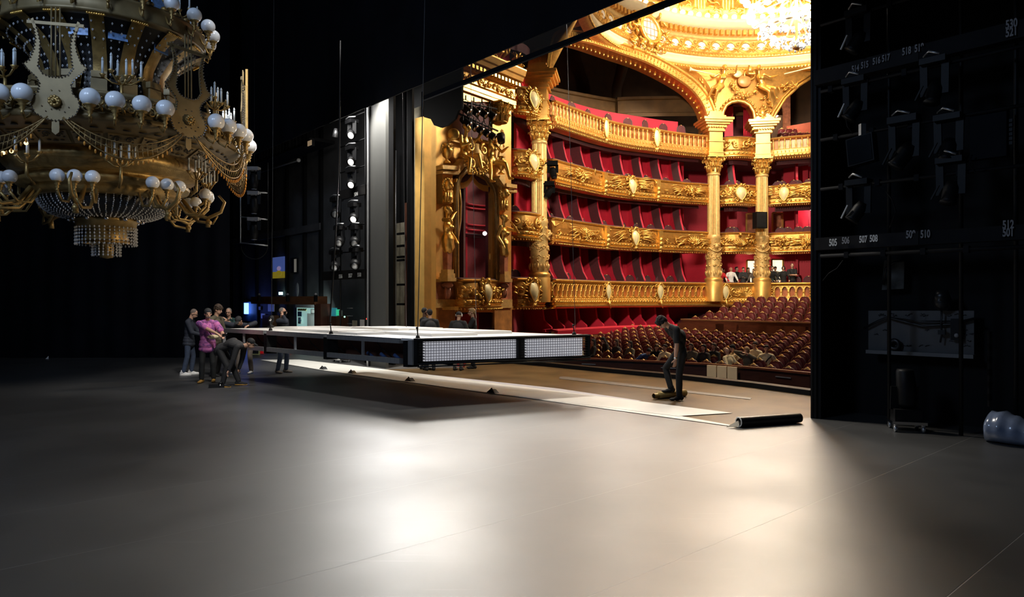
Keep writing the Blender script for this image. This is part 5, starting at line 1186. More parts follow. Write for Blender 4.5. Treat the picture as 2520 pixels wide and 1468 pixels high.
# stage lights crowded in the upper opening
def par_can(loc, aim, label, k=1., group=None, m='blackmetal'):
    t = thing('stage_light', loc, label, 'stage light', group); d = (V(aim)-V(loc)).normalized(); x, y = frame_of(d); c = V(loc)
    mb = MB(); mb.tube([c-d*.22*k, c-d*.18*k, c-d*.05*k, c+d*.16*k, c+d*.2*k], [.06*k, .10*k, .115*k, .115*k, .13*k], 14); mb.build('housing', M[m], t)
    mb = MB(); mb.cyl(c+d*.19*k, c+d*.205*k, .108*k, n=14); mb.build('lens', M['chrome'], t)
    mb = MB(); h = UP*.28*k; hx_ = d.cross(UP).normalized() if abs(d.z) < .98 else V((1, 0, 0)); mb.tube([c-hx_*.13*k, c-hx_*.13*k+h, c+hx_*.13*k+h, c+hx_*.13*k], .015*k, 5, sm=False); mb.cyl(c+h, c+h+UP*.14*k, .025*k, n=6); mb.build('yoke', M[m], t); return t
nth = ('first', 'second', 'third', 'fourth', 'fifth')
for r, (y0, cnt, word) in enumerate(((268, 4, 'upper'), (300, 5, 'lower'))):
    for k in range(cnt):
        f = k/(cnt-1); p = SP(1146+60*f, y0+12*f+18*f*r, .35); par_can(p, p+SN*2-SD*.7*(1-f)+SD*.9-UP*1.6, '%s black stage light from the left in the %s row over the stage box' % (nth[k], word), 1.1, 'lights over the stage box')
t = thing('lighting_bar', SP(1175, 258, .35), 'black lighting bar holding the crowded lights over the stage box', 'lighting bar')
mb = MB(); mb.tube([SP(1130, 248, .35), SP(1222, 268, .35)], .035, 8); mb.tube([SP(1130, 280, .35), SP(1225, 322, .35)], .035, 8); mb.build('bar', M['blackmetal'], t)
mb = MB(); mb.tube([SP(1150, 250, .35), SP(1150, 288, .35)], .02, 6); mb.tube([SP(1208, 262, .35), SP(1208, 316, .35)], .02, 6); mb.build('hanger', M['blackmetal'], t)
mb = MB(); mb.cyl(SP(1232, 332, .4), SP(1234, 350, .5), .16, .13, 12); mb.build('lamp_head', M['blackmetal'], t)
# two moving lights on a stand beside the round column
for (px, py, a, lab) in ((1360, 420, -.2, 'upper of two black moving lights hung on the tall single gold column'), (1352, 470, .5, 'lower of two black moving lights hung on the tall single gold column')):
    t = thing('moving_light', W(px, py, 28.3), lab, 'moving light', 'moving lights on the column'); c = W(px, py, 28.3)
    mb = MB(); mb.pbox(c+UP*.30, V((.2, 0, 0)), V((0, .16, 0)), UP*.09); mb.build('base', M['deepblack'], t)
    mb = MB()
    for sg in (-1, 1): mb.beam(c+V((sg*.17, 0, .25)), c+V((sg*.17, 0, -.08)), .05, .12)
    mb.build('yoke', M['deepblack'], t)
    mb = MB(); d = V((math.sin(a)*-1, -.4, -1)).normalized(); mb.tube([c+d*-.1, c+d*.1, c+d*.34], [.12, .14, .115], 14); mb.build('head', M['deepblack'], t)
    mb = MB(); mb.cyl(c+d*.34, c+d*.345, .10, n=14); mb.build('lens', M['vinyl'], t)
    mb = MB(); mb.beam(c+UP*.40, W(1330, py-14, 28.6), .05, .05); mb.build('arm', M['deepblack'], t)

# ---------------------------------------------------------------- upper gallery interior
def off_path(pth_, off, ext=1.0):
    c = []
    for i in range(9):
        p, d, n = pth_.at(pth_.L*i/8); c.append(p+n*off)
    c = [c[0]+(c[0]-c[1]).normalized()*min(ext, 1.5)]+c+[c[-1]+(c[-1]-c[-3]).normalized()*ext]; return Path(c, HCEN)
t = thing('gallery_parapet', P_MAIN.at(P_MAIN.L/2)[0]-P_MAIN.at(P_MAIN.L/2)[2]*1.8+UP*9.6, 'long plain crimson wall inside the dark top gallery behind the gold balustrade', 'parapet')
e = P_MAIN.find(1712); mb = MB(); P_MAIN.sweep(mb, [(-1.75, 9.5), (-1.75, 11.62), (-2.0, 11.62)], 0, e, .3); mb.build('wall', M['redlit'], t)
PG = off_path(P_MAIN, -5.2, 9)
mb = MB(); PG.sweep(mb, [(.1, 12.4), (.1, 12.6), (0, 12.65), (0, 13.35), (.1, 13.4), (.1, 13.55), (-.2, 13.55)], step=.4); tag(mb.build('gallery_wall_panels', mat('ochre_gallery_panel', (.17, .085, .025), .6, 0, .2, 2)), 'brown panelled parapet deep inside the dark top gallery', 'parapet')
PL1b = off_path(P_L1, -3.9, 4)
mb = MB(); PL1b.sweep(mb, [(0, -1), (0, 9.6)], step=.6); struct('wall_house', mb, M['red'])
PG2 = off_path(P_L1, -7.5, 6)
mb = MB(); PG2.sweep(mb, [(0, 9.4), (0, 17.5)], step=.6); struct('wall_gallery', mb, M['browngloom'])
mb = MB(); P_L1.sweep(mb, [(-.3, 9.45), (-8, 9.45)], step=.6); struct('floor_gallery', mb, M['velvet'])
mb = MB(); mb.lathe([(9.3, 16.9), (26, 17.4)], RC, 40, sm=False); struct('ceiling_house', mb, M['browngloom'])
PV = off_path(P_MAIN, -6.5, 2)
for k in range(3): # vault ribs
    s = PV.L*(.2+.3*k); p, d, n = PV.at(s); mb = MB()
    mb.tube([p+n*.1+UP*12.5, p+n*.2+UP*14.6, p+n*.9+UP*15.9, p+n*2.6+UP*16.6, p+n*4.6+UP*16.8], [.28, .30, .36, .45, .6], 8); struct('trim_vault_rib_%d' % (k+1), mb, M['browngloom'])
# right gallery: door with lamp, orange dado
g0 = W(1925, 0, 41.5); 
t = thing('gallery_door', W(1915, 300, 41), 'open doorway with a lamp in the top gallery right of the gold arch pier', 'door')
mb = MB(); c = W(1915, 288, 41.2); mb.pbox(c-UP*.4, V((.75, .1, 0)), V((0, .06, 0)), UP*1.9); mb.build('frame', M['rose'], t)
mb = MB(); mb.pbox(c-V((.15, .15, .75)), V((.36, .05, 0)), V((0, .06, 0)), UP*1.2); mb.build('leaf', M['browngloom'], t)
mb = MB(); mb.ball(W(1909, 281, 40.6), .17, 10, 8); mb.ball(W(1905, 302, 40.6), .09, 10, 8); mb.build('lamp', M['sconce'], t)
mb = MB(); P_C.sweep(mb, [(-4.6, 10), (-4.6, 12.15)], step=.5); tag(mb.build('gallery_dado', mat('orange_dado', (.35, .05, .01), .6, 0, .1, 4)), 'orange red dado behind the seats in the right part of the top gallery', 'wall panel')
lamp('gallery_lamp', 'POINT', W(1925, 285, 39.5), 120, (1, .8, .55), .15)
t = thing('bay_curtain', W(1818, 300, 38.5), 'dark red curtain hanging inside the small arch between the paired columns', 'curtain')
mb = MB(); rows = []
for z, k in ((10.5, 1.), (12, .8), (13.4, .5)): rows.append([W(1829+24*i/16*k, 0, 38.2+.08*math.sin(i*1.6))*1 for i in range(17)]); [setattr(p, 'z', z) for p in rows[-1]]
mb.grid(rows); mb.build('cloth', M['redlit'], t)
mb = MB(); mb.pbox(W(1815, 300, 39.4), V((1.6, 0, 0)), V((0, .05, 0)), UP*2.4); mb.build('backing', M['velvet'], t)
# wall sconces at the back of the house
for px, py, D, k in ((1999, 512, 38.2, .14), (1997, 630, 38.2, .14), (1852, 627, 38.6, .10)):
    t = thing('wall_sconce', W(px, py, D), {512: 'upper bright wall lamp at the edge of the black tower, second tier', 630: 'lower bright wall lamp at the edge of the black tower, first tier', 627: 'small lit lamp beside the bright doorway behind the visitors'}[py], 'lamp')
    mb = MB(); mb.ball(W(px, py, D), k, 12, 8); mb.build('globe', M['sconce'], t); mb = MB(); mb.cyl(W(px, py, D), W(px, py-2, D+.9), .03, n=6); mb.build('arm', M['gold_plain'], t)
    if k > .12: lamp('sconce_light', 'POINT', W(px-8, py, D-.6), 90, (1, .85, .8), .15)
# lit doorways and doors at the back of the rear boxes
for i, (x0, x1, y0, y1, m, lab) in enumerate(((1837, 1862, 640, 694, 'doorlight', 'brightly lit doorway behind the visitors, left of the second paired column'), (1898, 1926, 638, 694, 'doorlight', 'brightly lit doorway behind the visitors, right of the second paired column'),
        (1836, 1862, 526, 572, 'rose', 'grey red door in the second tier, half hidden by the loudspeaker'), (1900, 1925, 524, 572, 'rose', 'grey red door in the second tier just right of the loudspeaker'))):
    dD = 38.0 if i < 2 else 38.9; t = thing('box_door', W((x0+x1)/2, y1, dD), lab, 'door'); a, b = W(x0, y0, dD), W(x1, y1, dD); c = (a+b)/2
    mb = MB(); mb.pbox(c, V(((b.x-a.x)/2, 0, 0)), V((0, .03, 0)), UP*(a.z-b.z)/2); mb.build('opening', M[m], t)
    mb = MB()
    for x in (a.x, b.x): mb.beam(V((x, dD-.05, a.z)), V((x, dD-.05, b.z)), .08, .08)
    mb.beam(V((a.x, dD-.05, a.z)), V((b.x, dD-.05, a.z)), .08, .08); mb.build('frame', M['gold_plain'], t)
# partitions of the rear boxes
for lv, zz in ((1, 4.5), (2, 7.0), (3, 9.4)):
    z1 = LV[lv][0]
    for px in (1965, 2060):
        s = P_C.find(px); p, d, n = P_C.at(s); mb = MB(); mb.prism([(-3.1, z1-.9), (-.9, z1-.9), (-.9, z1), (-1.4, z1+.6), (-1.5, zz), (-3.1, zz)], p-d*.06, n, UP, d*.12)
        tag(mb.build('box_wall', M['redlit']), 'crimson dividing wall of a rear box right of the paired columns', 'partition', 'rear box dividing walls')

# ---------------------------------------------------------------- dome cornice, drum and house chandelier
t = thing('dome_cornice', RC+UP*RZ, 'great round gold dome cornice with lit roundels, dentils and lamps', 'cornice'); dc = t
a0, a1 = math.radians(20), math.radians(235)
def ring_prof(prof, m, name, n=110):
    mb = MB(); mb.lathe([(RRAD+r, z) for r, z in prof], RC, n, a0, a1); return mb.build(name, m, dc)
ring_prof([(.4, 13.95), (.1, 14.0), (-.02, 14.08), (-.05, 14.2), (.02, 14.28)], M['gold'], 'rope_moulding')
ring_prof([(.02, 14.28), (-.12, 14.34), (-.14, 14.42), (.0, 14.62), (.06, 14.72), (.04, 14.76)], M['cream'], 'cream_cove')
ring_prof([(.04, 14.76), (-.02, 14.80), (.0, 14.95), (.08, 14.98), (.06, 15.02), (.16, 15.06)], M['gold'], 'leaf_band')
ring_prof([(.16, 15.06), (.20, 15.70)], M['gold_pale'], 'frieze')
ring_prof([(.20, 15.70), (.12, 15.74), (.10, 15.9), (.2, 15.93), (.2, 16.28)], M['gold_pale'], 'dentil_band')
ring_prof([(.2, 16.28), (-.28, 16.32), (-.30, 16.42), (-.38, 16.46), (-.42, 16.60), (-.40, 16.66), (.5, 16.66)], M['cream'], 'upper_cornice')
ring_prof([(.5, 16.66), (.45, 17.2), (.2, 17.3), (.25, 17.6), (.3, 19.0), (-.2, 19.6), (-1.2, 20.4), (-4, 21.4), (-8.9, 22)], M['gold'], 'drum')
def rp(a, r, z): return V((RC.x+(RRAD+r)*math.cos(a), RC.y+(RRAD+r)*math.sin(a), z))
mD = lambda s, z, h: rp(a1-s/RRAD, .16-h+(z-15.06)*.06, z)
Ld = RRAD*(a1-a0); mb = MB()
for i in range(int(Ld/.30)): # dentils
    s = Ld*(i+.5)/int(Ld/.30); a = a1-s/RRAD; rr = V((math.cos(a), math.sin(a), 0)); tt = V((-rr.y, rr.x, 0)); mb.pbox(rp(a, .08, 16.10), tt*.08, rr*.13, UP*.13)
for i in range(int(Ld/.16)): s = Ld*(i+.5)/int(Ld/.16); leaf(mb, lambda q, z, h: rp(a1-q/RRAD, .02-h, z), (s, 14.80), PI/2, .16, .045, .03, 0, 3, 4); boss(mb, lambda q, z, h: rp(a1-q/RRAD, -.05-h, z), (s, 14.14), .055)
n_r = int(Ld/.78)
for i in range(n_r):
    s = Ld*(i+.5)/n_r; w = Ld/n_r/2
    for sg in (-1, 1):
        leaf(mb, mD, (s+w, 15.15), PI/2+sg*.5, .4, .05, .05, sg*.9); leaf(mb, mD, (s+w, 15.62), -PI/2-sg*.7, .2, .04, .05, sg*.9)
    boss(mb, mD, (s+w, 15.15), .06)
    ring(mb, mD, (s, 15.38), .34, .31, .035, 18); ring(mb, mD, (s, 15.38), .27, .25, .045, 18)
mb.build('carving', M['gold'], dc)
cart_s = (a1-math.radians(126))*RRAD
for i in range(n_r):
    s = Ld*(i+.5)/n_r
    if abs(s-cart_s) < .8: continue
    mb = MB(); p = [mD(s+.21*math.cos(q), 15.38+.19*math.sin(q), .03) for q in [2*PI*k/14 for k in range(14)]]; c = mD(s, 15.38, .12); mb.add([c]+p, [(0, k+1, (k+1) % 14+1) for k in range(14)], True); mb.build('roundel', M['opal'], dc)
# drum ornament
mb = MB(); mU = lambda s, z, h: rp(a1-s/RRAD, .28-h, z)
for i in range(int(Ld/1.5)):
    s = Ld*(i+.5)/int(Ld/1.5)
    for q in (-.25, -.08, .08, .25): mb.tube([mU(s+q, 17.35, .05), mU(s+q, 19, .05)], .08, 6)
    for q in range(30): leaf(mb, mU, (s+.75+rnd.uniform(-.4, .4), rnd.uniform(17.1, 18.9)), rnd.uniform(0, 6.28), .4, .06, .1, rnd.uniform(-1, 1))
    spiral(mb, mU, (s+.75, 17.9), .3, 1.4, 1, 0, .07)
mb.build('drum_carving', M['gold'], dc)
n_l = int(Ld/.5); first = None
for i in range(n_l):
    a = a1-(i+.5)/n_l*(a1-a0); 
    if first is None: mb = MB(); mb.ball((0, 0, 0), .13, 10, 8); first = mb.build('festoon_lamp', M['lampwarm']); o = first
    else: o = first.copy(); COL.objects.link(o)
    o.location = rp(a, -.25, 16.80); attach(o, dc)
# large oval cartouche
mb = MB(); ms = MB(); cs = cart_s; zc = 15.5
mK = lambda s, z, h: rp(a1-s/RRAD, .05-h, z)
mb.tube([mK(cs+.66*math.cos(q)-.12*math.sin(q), zc+.62*math.sin(q), .38) for q in [2*PI*k/24 for k in range(24)]], .11, 8, closed=True)
el = [mK(cs+.62*math.cos(q)-.1*math.sin(q), zc+.56*math.sin(q), .34) for q in [2*PI*k/20 for k in range(20)]]; ms.add([mK(cs, zc, .45)]+el, [(0, k+1, (k+1) % 20+1) for k in range(20)], True)
for sg in (-1, 1):
    spiral(mb, mK, (cs+sg*.62, zc+.85), .42, 1.5, sg, PI/2, .13); spiral(mb, mK, (cs+sg*.75, zc-.75), .34, 1.4, -sg, -PI/2, .11); spiral(mb, mK, (cs+sg*1.0, zc+.1), .26, 1.3, sg, 0, .09)
    for q in range(16): leaf(mb, lambda s, z, h: mK(s, z, h+.25), (cs+sg*rnd.uniform(.6, 1.3), zc+rnd.uniform(-1.2, .8)), rnd.uniform(0, 6.28), .4, .07, .12, rnd.uniform(-1, 1))
mb.ball(mK(cs, zc+1.05, .35), (.34, .34, .3), 12, 8)
for q in range(40): u = PI+PI*q/39; leaf(mb, lambda s, z, h: mK(s, z, h+.3), (cs+.7*math.cos(u), zc-.6+.55*math.sin(u)), rnd.uniform(0, 6.28), .22, .05, .1, rnd.uniform(-1, 1))
for q in (-.5, 0, .6): mb.ball(mK(cs+q, zc-.75, .4), .17, 10, 8)
mb.build('cartouche', M['gold'], dc); ms.build('oval_window', M['opal'], dc)
mb = MB()
for q in (-.3, 0, .3): mb.tube([mK(cs+q, zc-.5, .44), mK(cs+q*.8-.05, zc+.5, .44)], .012, 4); mb.tube([mK(cs-.55, zc+q, .42), mK(cs, zc+q*1.1, .47), mK(cs+.55, zc+q, .42)], .012, 4)
mb.build('window_bars', M['ochre'], dc)
# chandelier of the house
t = thing('great_chandelier', HC-UP*1.7, 'brilliantly lit great chandelier under the gold dome, cut by the black tower edge', 'chandelier')
def add_globes(k, R, z, r):
    first = None
    for i in range(k):
        a = 2*PI*i/k
        if first is None: mb = MB(); mb.ball((0, 0, 0), r, 12, 8); first = mb.build('globe', M['lampwhite']); o = first
        else: o = first.copy(); COL.objects.link(o)
        o.location = HC+V((R*math.cos(a), R*math.sin(a), z)); attach(o, t)
for k, R, z, r in ((22, 1.75, -.35, .15), (26, 2.0, .5, .15), (16, 1.25, -1.0, .13), (18, 1.5, 1.4, .15)):
    add_globes(k, R, z, r)
    mb = MB(); mb.lathe([(R-.05, z-.06), (R+.05, z-.06), (R+.05, z+.04), (R-.05, z+.04)], HC, 40); mb.build('ring', M['cream'], t)
    mb = MB()
    for i in range(8): a = 2*PI*i/8; mb.cyl(HC+V((R*math.cos(a), R*math.sin(a), z-.15)), HC+V((.3*math.cos(a), .3*math.sin(a), z+.5)), .03, n=5)
    mb.build('arms', M['gold_pale'], t)
mb = MB()
for k in range(160):
    a = rnd.uniform(0, 2*PI); f = rnd.random(); R = 1.3*(1-f)+.15; mb.gem(HC+V((R*math.cos(a), R*math.sin(a), -1.1-.7*f+rnd.uniform(-.1, .1))), .05, .09)
mb.build('crystals', M['crystal'], t)
mb = MB(); mb.cyl(HC-UP*1.5, HC+UP*8, .07, n=8); mb.ball(HC-UP*1.7, .18, 12, 8); mb.build('stem', M['gold_pale'], t)
# ---------------------------------------------------------------- seats
FACE = math.atan2(-SV.y, -SV.x)-PI/2
def seat_proto(gold=True):
    t = thing('theatre_seat', (0, 0, 0), 'x', 'seat')
    out = [(-.235, .30), (-.245, .62), (-.225, .78), (-.15, .88), (0, .92), (.15, .88), (.225, .78), (.245, .62), (.235, .30)]
    mb = MB(); mb.prism(out, (0, -.22, 0), (1, 0, 0), UP, (0, .07, 0)); mb.ball((0, -.15, .62), (.20, .05, .25), 10, 6); mb.build('backrest', M['seatred']).parent = t
    mb = MB(); mb.tube([(x*1.03, -.19, z+.012) for x, z in out], .022, 5); mb.build('frame', M['wood']).parent = t
    mb = MB(); mb.prism([(-.10, .90), (.10, .90), (.05, .955), (0, .985), (-.05, .955)], (0, -.215, 0), (1, 0, 0), UP, (0, .055, 0)); mb.build('crest', M['gold_pale']).parent = t
    mb = MB(); mb.ball((0, .06, .40), (.23, .24, .09), 12, 6); mb.box((0, .05, .33), (.42, .4, .08)); mb.build('cushion', M['seatred']).parent = t
    for s in (-1, 1):
        mb = MB(); mb.box((s*.265, .02, .56), (.05, .42, .05)); mb.box((s*.265, .0, .28), (.045, .34, .54)); mb.ball((s*.265, .23, .57), (.03, .04, .035), 8, 6); mb.build('armrest', M['wood']).parent = t
    return t
proto = seat_proto(); ptree = tree_of(proto)
def fz(b): return -1.15+(b-17.7)*.105
spots = []
for r in range(11):
    b = 17.9+.88*r
    for k in range(60):
        a = 2.2+.57*k+(.285 if r % 2 else 0); bb = b+.008*(a-11)**2; p = ST(a, bb, fz(bb)); px = 1260+FOC*p.x/p.y; yt = 734+(CAMH-p.z-.9)*FOC/p.y
        if 1446 < px < 2003 and not (bb > 26.8): spots.append((p.y, p, 's', r))
amp = []
for r in range(5):
    b = 29.3+.82*r; z = .22+.25*r
    for k in range(40):
        a = 4+.57*k+(.285 if r % 2 else 0); p = ST(a, b, z); px = 1260+FOC*p.x/p.y
        q, d, n = P_L1.at(P_L1.find(px)); 
        if 1690 < px < 2003 and (V((p.x, p.y, 0))-q).dot(n) > .75: amp.append((p, r))
spots.sort(key=lambda q: q[0])
nrow = ['front', 'second', 'third', 'fourth', 'fifth', 'sixth', 'seventh', 'eighth', 'ninth', 'tenth', 'eleventh']
spots = spots[:max(0, 298-len(amp))]
used = False
for y, p, kind, r in spots:
    lab = 'red velvet stall seat with gold crest in the %s row from the stage' % nrow[r]
    if not used: o = proto; o['label'] = lab; o.location = p; o.rotation_euler = (0, 0, FACE); used = True
    else: o = dup(proto, p, FACE, lab, tree=ptree)
    o['group'] = 'stall seats, %s row' % nrow[r]
for p, r in amp:
    o = dup(proto, p, FACE, 'red velvet seat in the %s row of the raked block behind the dark wood barrier' % nrow[r], tree=ptree); o['group'] = 'raked block seats, %s row' % nrow[r]
print('SEATS', len(spots), len(amp))
# barrier and steps of the raked block
t = thing('wooden_barrier', ST(12, 28.6, -.3), 'long dark wooden barrier in front of the raked block of red seats', 'barrier')
mb = MB(); a, b = PB(1678, 0, 28.6), PB(2060, 0, 28.6); a.z = b.z = .25; mb.beam(a, b, .12, 1.5); mb.build('panel', M['wood'], t)
mb = MB(); a.z = b.z = 1.03; mb.beam(a, b, .2, .06); mb.build('capping', M['woodmid'], t)
for k in range(7): mb = MB(); c = a.lerp(b, (k+.5)/7)-SV*.07-UP*.45; n = (b-a).normalized(); mb.pbox(c, n*.75, SV*.012, UP*.28); mb.build('raised_panel', M['wood'], t)
for r in range(5):
    mb = MB(); a, b = PB(1680, 0, 29.3+.82*r), PB(2060, 0, 29.3+.82*r); a.z = b.z = (.22+.25*r)/2-.3; mb.beam(a, b, .82, .22+.25*r+.6); struct('floor_step_%d' % (r+1), mb, M['velvet'])
t = thing('low_rail', PB(1860, 0, 25.9), 'low wooden rail dividing the red stalls below the dark wooden barrier', 'rail'); mb = MB(); a, b = PB(1715, 0, 27.1), PB(2060, 0, 27.1); a.z = b.z = .55; mb.beam(a, b, .1, .08); mb.build('bar', M['wood'], t)
mb = MB(); a.z = b.z = .1; mb.beam(a, b, .05, .82); mb.build('panel', M['wood'], t)
# box chairs
def chair_proto():
    t = thing('box_chair', (0, 0, 0), 'x', 'chair')
    out = [(-.21, .45), (-.24, .75), (-.22, 1.0), (-.12, 1.12), (0, 1.15), (.12, 1.12), (.22, 1.0), (.24, .75), (.21, .45)]
    mb = MB(); mb.prism(out, (0, -.2, 0), (1, 0, 0), UP, (0, .06, 0)); mb.build('backrest', M['velvet']).parent = t
    mb = MB(); mb.tube([(x*1.04, -.17, z+.01) for x, z in out], .022, 5); mb.build('frame', M['vinyl']).parent = t
    mb = MB(); mb.ball((0, .02, .45), (.23, .23, .07), 12, 6); mb.build('seat', M['velvet']).parent = t
    mb = MB(); mb.ball((0, -.165, 1.15), (.05, .03, .03), 8, 6); mb.build('handle', M['gold_pale']).parent = t
    for x in (-.18, .18):
        for y in (-.17, .18): mb = MB(); mb.cyl((x, y, 0), (x, y, .42), .018, .024, 6); mb.build('leg', M['wood']).parent = t
    return t
cp = chair_proto(); ct = tree_of(cp); cu = False
tier = {1: 'first', 2: 'second', 3: 'third', 4: 'top'}
def chairs(path, lv, pxs, where, zf=None, nb=-.72):
    global cu
    for i, px in enumerate(pxs):
        s = path.find(px); p, d, n = path.at(s); q = p+n*(nb-.1*(i % 2))+UP*((LV[lv][0]-.80) if zf is None else zf); rz = math.atan2(n.y, n.x)-PI/2+.25*math.sin(i*2.3)
        lab = 'dark red chair behind the %s tier rail, %s' % (tier[lv], where)
        if not cu: cp.location = q; cp.rotation_euler = (0, 0, rz); cp['label'] = lab; o = cp; cu = True
        else: o = dup(cp, q, rz, lab, tree=ct)
        o['group'] = 'chairs of the %s tier, %s' % (tier[lv], where)
chairs(P_MAIN, 3, (1372, 1405, 1444, 1488, 1530, 1575, 1622, 1668, 1712), 'long balcony')
chairs(P_MAIN, 2, (1368, 1402, 1440, 1478, 1520, 1560, 1596, 1632, 1672, 1708), 'long balcony')
chairs(P_L1, 1, (1370, 1398, 1432, 1478, 1510, 1528, 1560, 1578, 1604, 1626, 1650, 1680, 1706, 1960, 1985), 'pierced balcony')
chairs(P_MAIN, 4, (1372, 1406, 1446, 1488, 1530, 1574, 1618, 1664, 1700), 'balustraded gallery', LV[4][0]-.50)
chairs(P_BC, 3, (1790, 1812, 1836), 'bay between the paired columns'); chairs(P_BC, 2, (1786, 1802, 1822, 1842), 'bay between the paired columns')
chairs(P_C, 3, (1908, 1922, 1948, 1966, 1985), 'back of the house'); chairs(P_C, 2, (1916, 1936, 1965, 1982, 1996), 'back of the house')
chairs(P_A, 1, (1275, 1290, 1306), 'bay left of the single column'); chairs(P_A, 2, (1272,), 'bay left of the single column'); chairs(PSB, 5, (), 'x')
for r in range(3):
    for k in range(5):
        p = W(1928+18*k+9*(r % 2), 0, 38.4+.8*r); p.z = 10.15+.42*r
        o = dup(proto, p, PI+.15, 'red velvet seat at the back of the top gallery, right of the gold arch pier', tree=ptree); o['group'] = 'top gallery seats at the back'

# ---------------------------------------------------------------- people on the stage
FT, AW, RT_, LF = PI, 0., -PI/2, PI/2   # facing the viewer, away, right, left
def at_floor(px, py): return FL(px, py)
p = person(at_floor(465, 921), RT_+.15, 'person at the far left in navy jacket, jeans and white trainers, looking at his hands',
    skeleton(lean=.06, hp=.5, lh=(-.14, .40, 1.08), rh=(.13, .38, 1.06), lf=(-.10, .03, .085), rf=(.13, -.10, .085)), 'navy', 'long', 'denim', 'whitecloth', 'crop', 'stubble', h=1.76, glasses=True, hem=.14, build=1.05, sole='white')
p = person(at_floor(511, 940), FT+.35, 'person in a magenta tie dye shirt and dark beanie, hands held out sideways', skeleton(lean=.10, hp=.12, hy=.1, twist=.15, lh=(-.36, .42, 1.13), rh=(-.26, .46, 1.17), lp=(-.5, -.7, -.6), rp=(.9, .2, -.2), lf=(-.13, -.05, .085), rf=(.13, .06, .085), ra=-.3), 'tiedye', 'short', 'plaid', 'boot', 'beanie', 'darkgrey', h=1.78, hem=.16, build=1.12, beard='stubble')
mb = MB(); mb.ball((-.13, .20, 1.10), (.13, .055, .055), 14, 8); o = mb.build('waist_bag', M['cream_cloth']); o.parent = p
mb = MB(); mb.tube([(.10, .14, 1.46), (0, .19, 1.30), (-.1, .20, 1.14)], .013, 6); o = mb.build('bag_strap', M['black']); o.parent = p
b = local(p, (-.40, .50, 1.15)); t = thing('handset', b, 'small black and silver handset held by the person in the magenta shirt', 'device'); mb = MB(); mb.pbox(b+UP*.01, V((.05, .02, 0)), V((-.01, .03, 0)), UP*.025); mb.build('body', M['blackmetal'], t); mb = MB(); mb.cyl(b+V((.03, 0, .02)), b+V((.06, -.02, .05)), .015, n=8); mb.build('knob', M['chrome'], t)
person(at_floor(529, 925), RT_-.2, 'person in an olive jacket with swept dark hair, mostly hidden behind the magenta shirt', skeleton(lean=.05, hp=.25, lh=(-.2, .3, 1.0), rh=(.15, .35, 1.02)), 'olive', 'long', 'black', 'black', 'messy', 'hairbrown', h=1.86, hem=.1)
person(at_floor(565, 913), FT+.1, 'person in a dark green jumper holding both hands up to his mouth', skeleton(lean=.10, hp=.08, lh=(.02, .27, 1.46), rh=(-.02, .30, 1.44), lp=(-.8, .3, -.7), rp=(.8, .3, -.7)), 'green', 'rolled', 'black', 'black', 'crop', 'hairgrey', h=1.76, glasses=True, curl=.9, hem=.1)
person(at_floor(601, 919), FT-.05, 'person in a grey cap leaning over the platform on both straight arms', skeleton(lean=.75, hp=.75, hipy=-.18, hipz=.90, lh=(-.36, .55, 1.30), rh=(.44, .55, 1.30), lp=(-.9, -.2, .4), rp=(.9, -.2, .4), lf=(-.17, -.05, .085), rf=(.20, -.02, .085), ra=-.6), 'navy', 'long', 'taupe', 'whitecloth', 'cap', 'darkgrey', h=1.80, build=1.12, hem=.12, sole='bluecloth')
p6 = person(at_floor(694, 917), RT_-.25, 'person in a navy sweater and jeans talking on a phone behind the platform', skeleton(lean=.02, hp=-.05, hy=.15, lh=(-.24, .08, .86), rh=(.13, .13, 1.56), rp=(.6, .5, -.9), lf=(-.1, .06, .085), rf=(.13, -.05, .085), ra=-.4), 'navy', 'long', 'denim', 'taupe', 'crop', 'hairgrey', h=1.77, glasses=True, hem=.08, build=1.06)
b = local(p6, (.115, .16, 1.61)); t = thing('phone', b, 'dark phone held to the ear of the person in the navy sweater', 'phone'); mb = MB(); mb.pbox(b, V((.0, .008, 0)), V((.035, 0, .01)), V((0, 0, .07))); mb.build('case', M['vinyl'], t); mb = MB(); mb.pbox(b+V((0, -.009, 0)), V((0, .001, 0)), V((.031, 0, .009)), V((0, 0, .064))); mb.build('screen', M['blackmetal'], t)
pb7 = person(at_floor(560, 950), RT_-.05, 'person all in black with a black cap bending down to touch the floor', skeleton(lean=1.52, bend=.18, hp=.55, hipz=.86, hipy=-.16, lh=(-.24, .10, .12), rh=(.2, .02, .10), lp=(-.3, .5, .3), rp=(.3, .6, .3), lf=(-.12, .22, .085), rf=(.14, -.05, .085)), 'darkgrey', 'long', 'black', 'black', 'cap', 'black', h=1.78, hem=.05, build=1.04, sole='boot')
t = thing('floor_tool', FL(533, 953), 'small black tool lying on the floor under the hand of the bending person', 'tool'); b = FL(533, 953)
mb = MB(); mb.pbox(b+UP*.04, V((.16, .05, 0)), V((-.02, .05, 0)), UP*.035); mb.build('body', M['blackmetal'], t); mb = MB(); mb.cyl(b+V((.05, 0, .07)), b+V((.12, 0, .12)), .03, n=10); mb.build('handle', M['blackmetal'], t); mb = MB(); mb.ball(b+V((.1, -.04, .06)), .022, 8, 6); mb.build('cap', M['chrome'], t)
# upright black lamp head between hands of the man in green
c = PL(LX-.25, 1.05, Z1); t = thing('desk_lamp', c, 'small black device standing on the platform end before the man in green', 'device')
mb = MB(); mb.lathe([(.0, 0), (.09, 0), (.09, .03), (.03, .06), (.03, .12), (.07, .15), (.08, .24), (.05, .30), (0, .31)], c, 14); mb.build('body', M['blackmetal'], t); mb = MB(); mb.ball(c+V((0, -.07, .2)), (.035, .02, .035), 10, 8); mb.build('lens', M['chrome'], t)
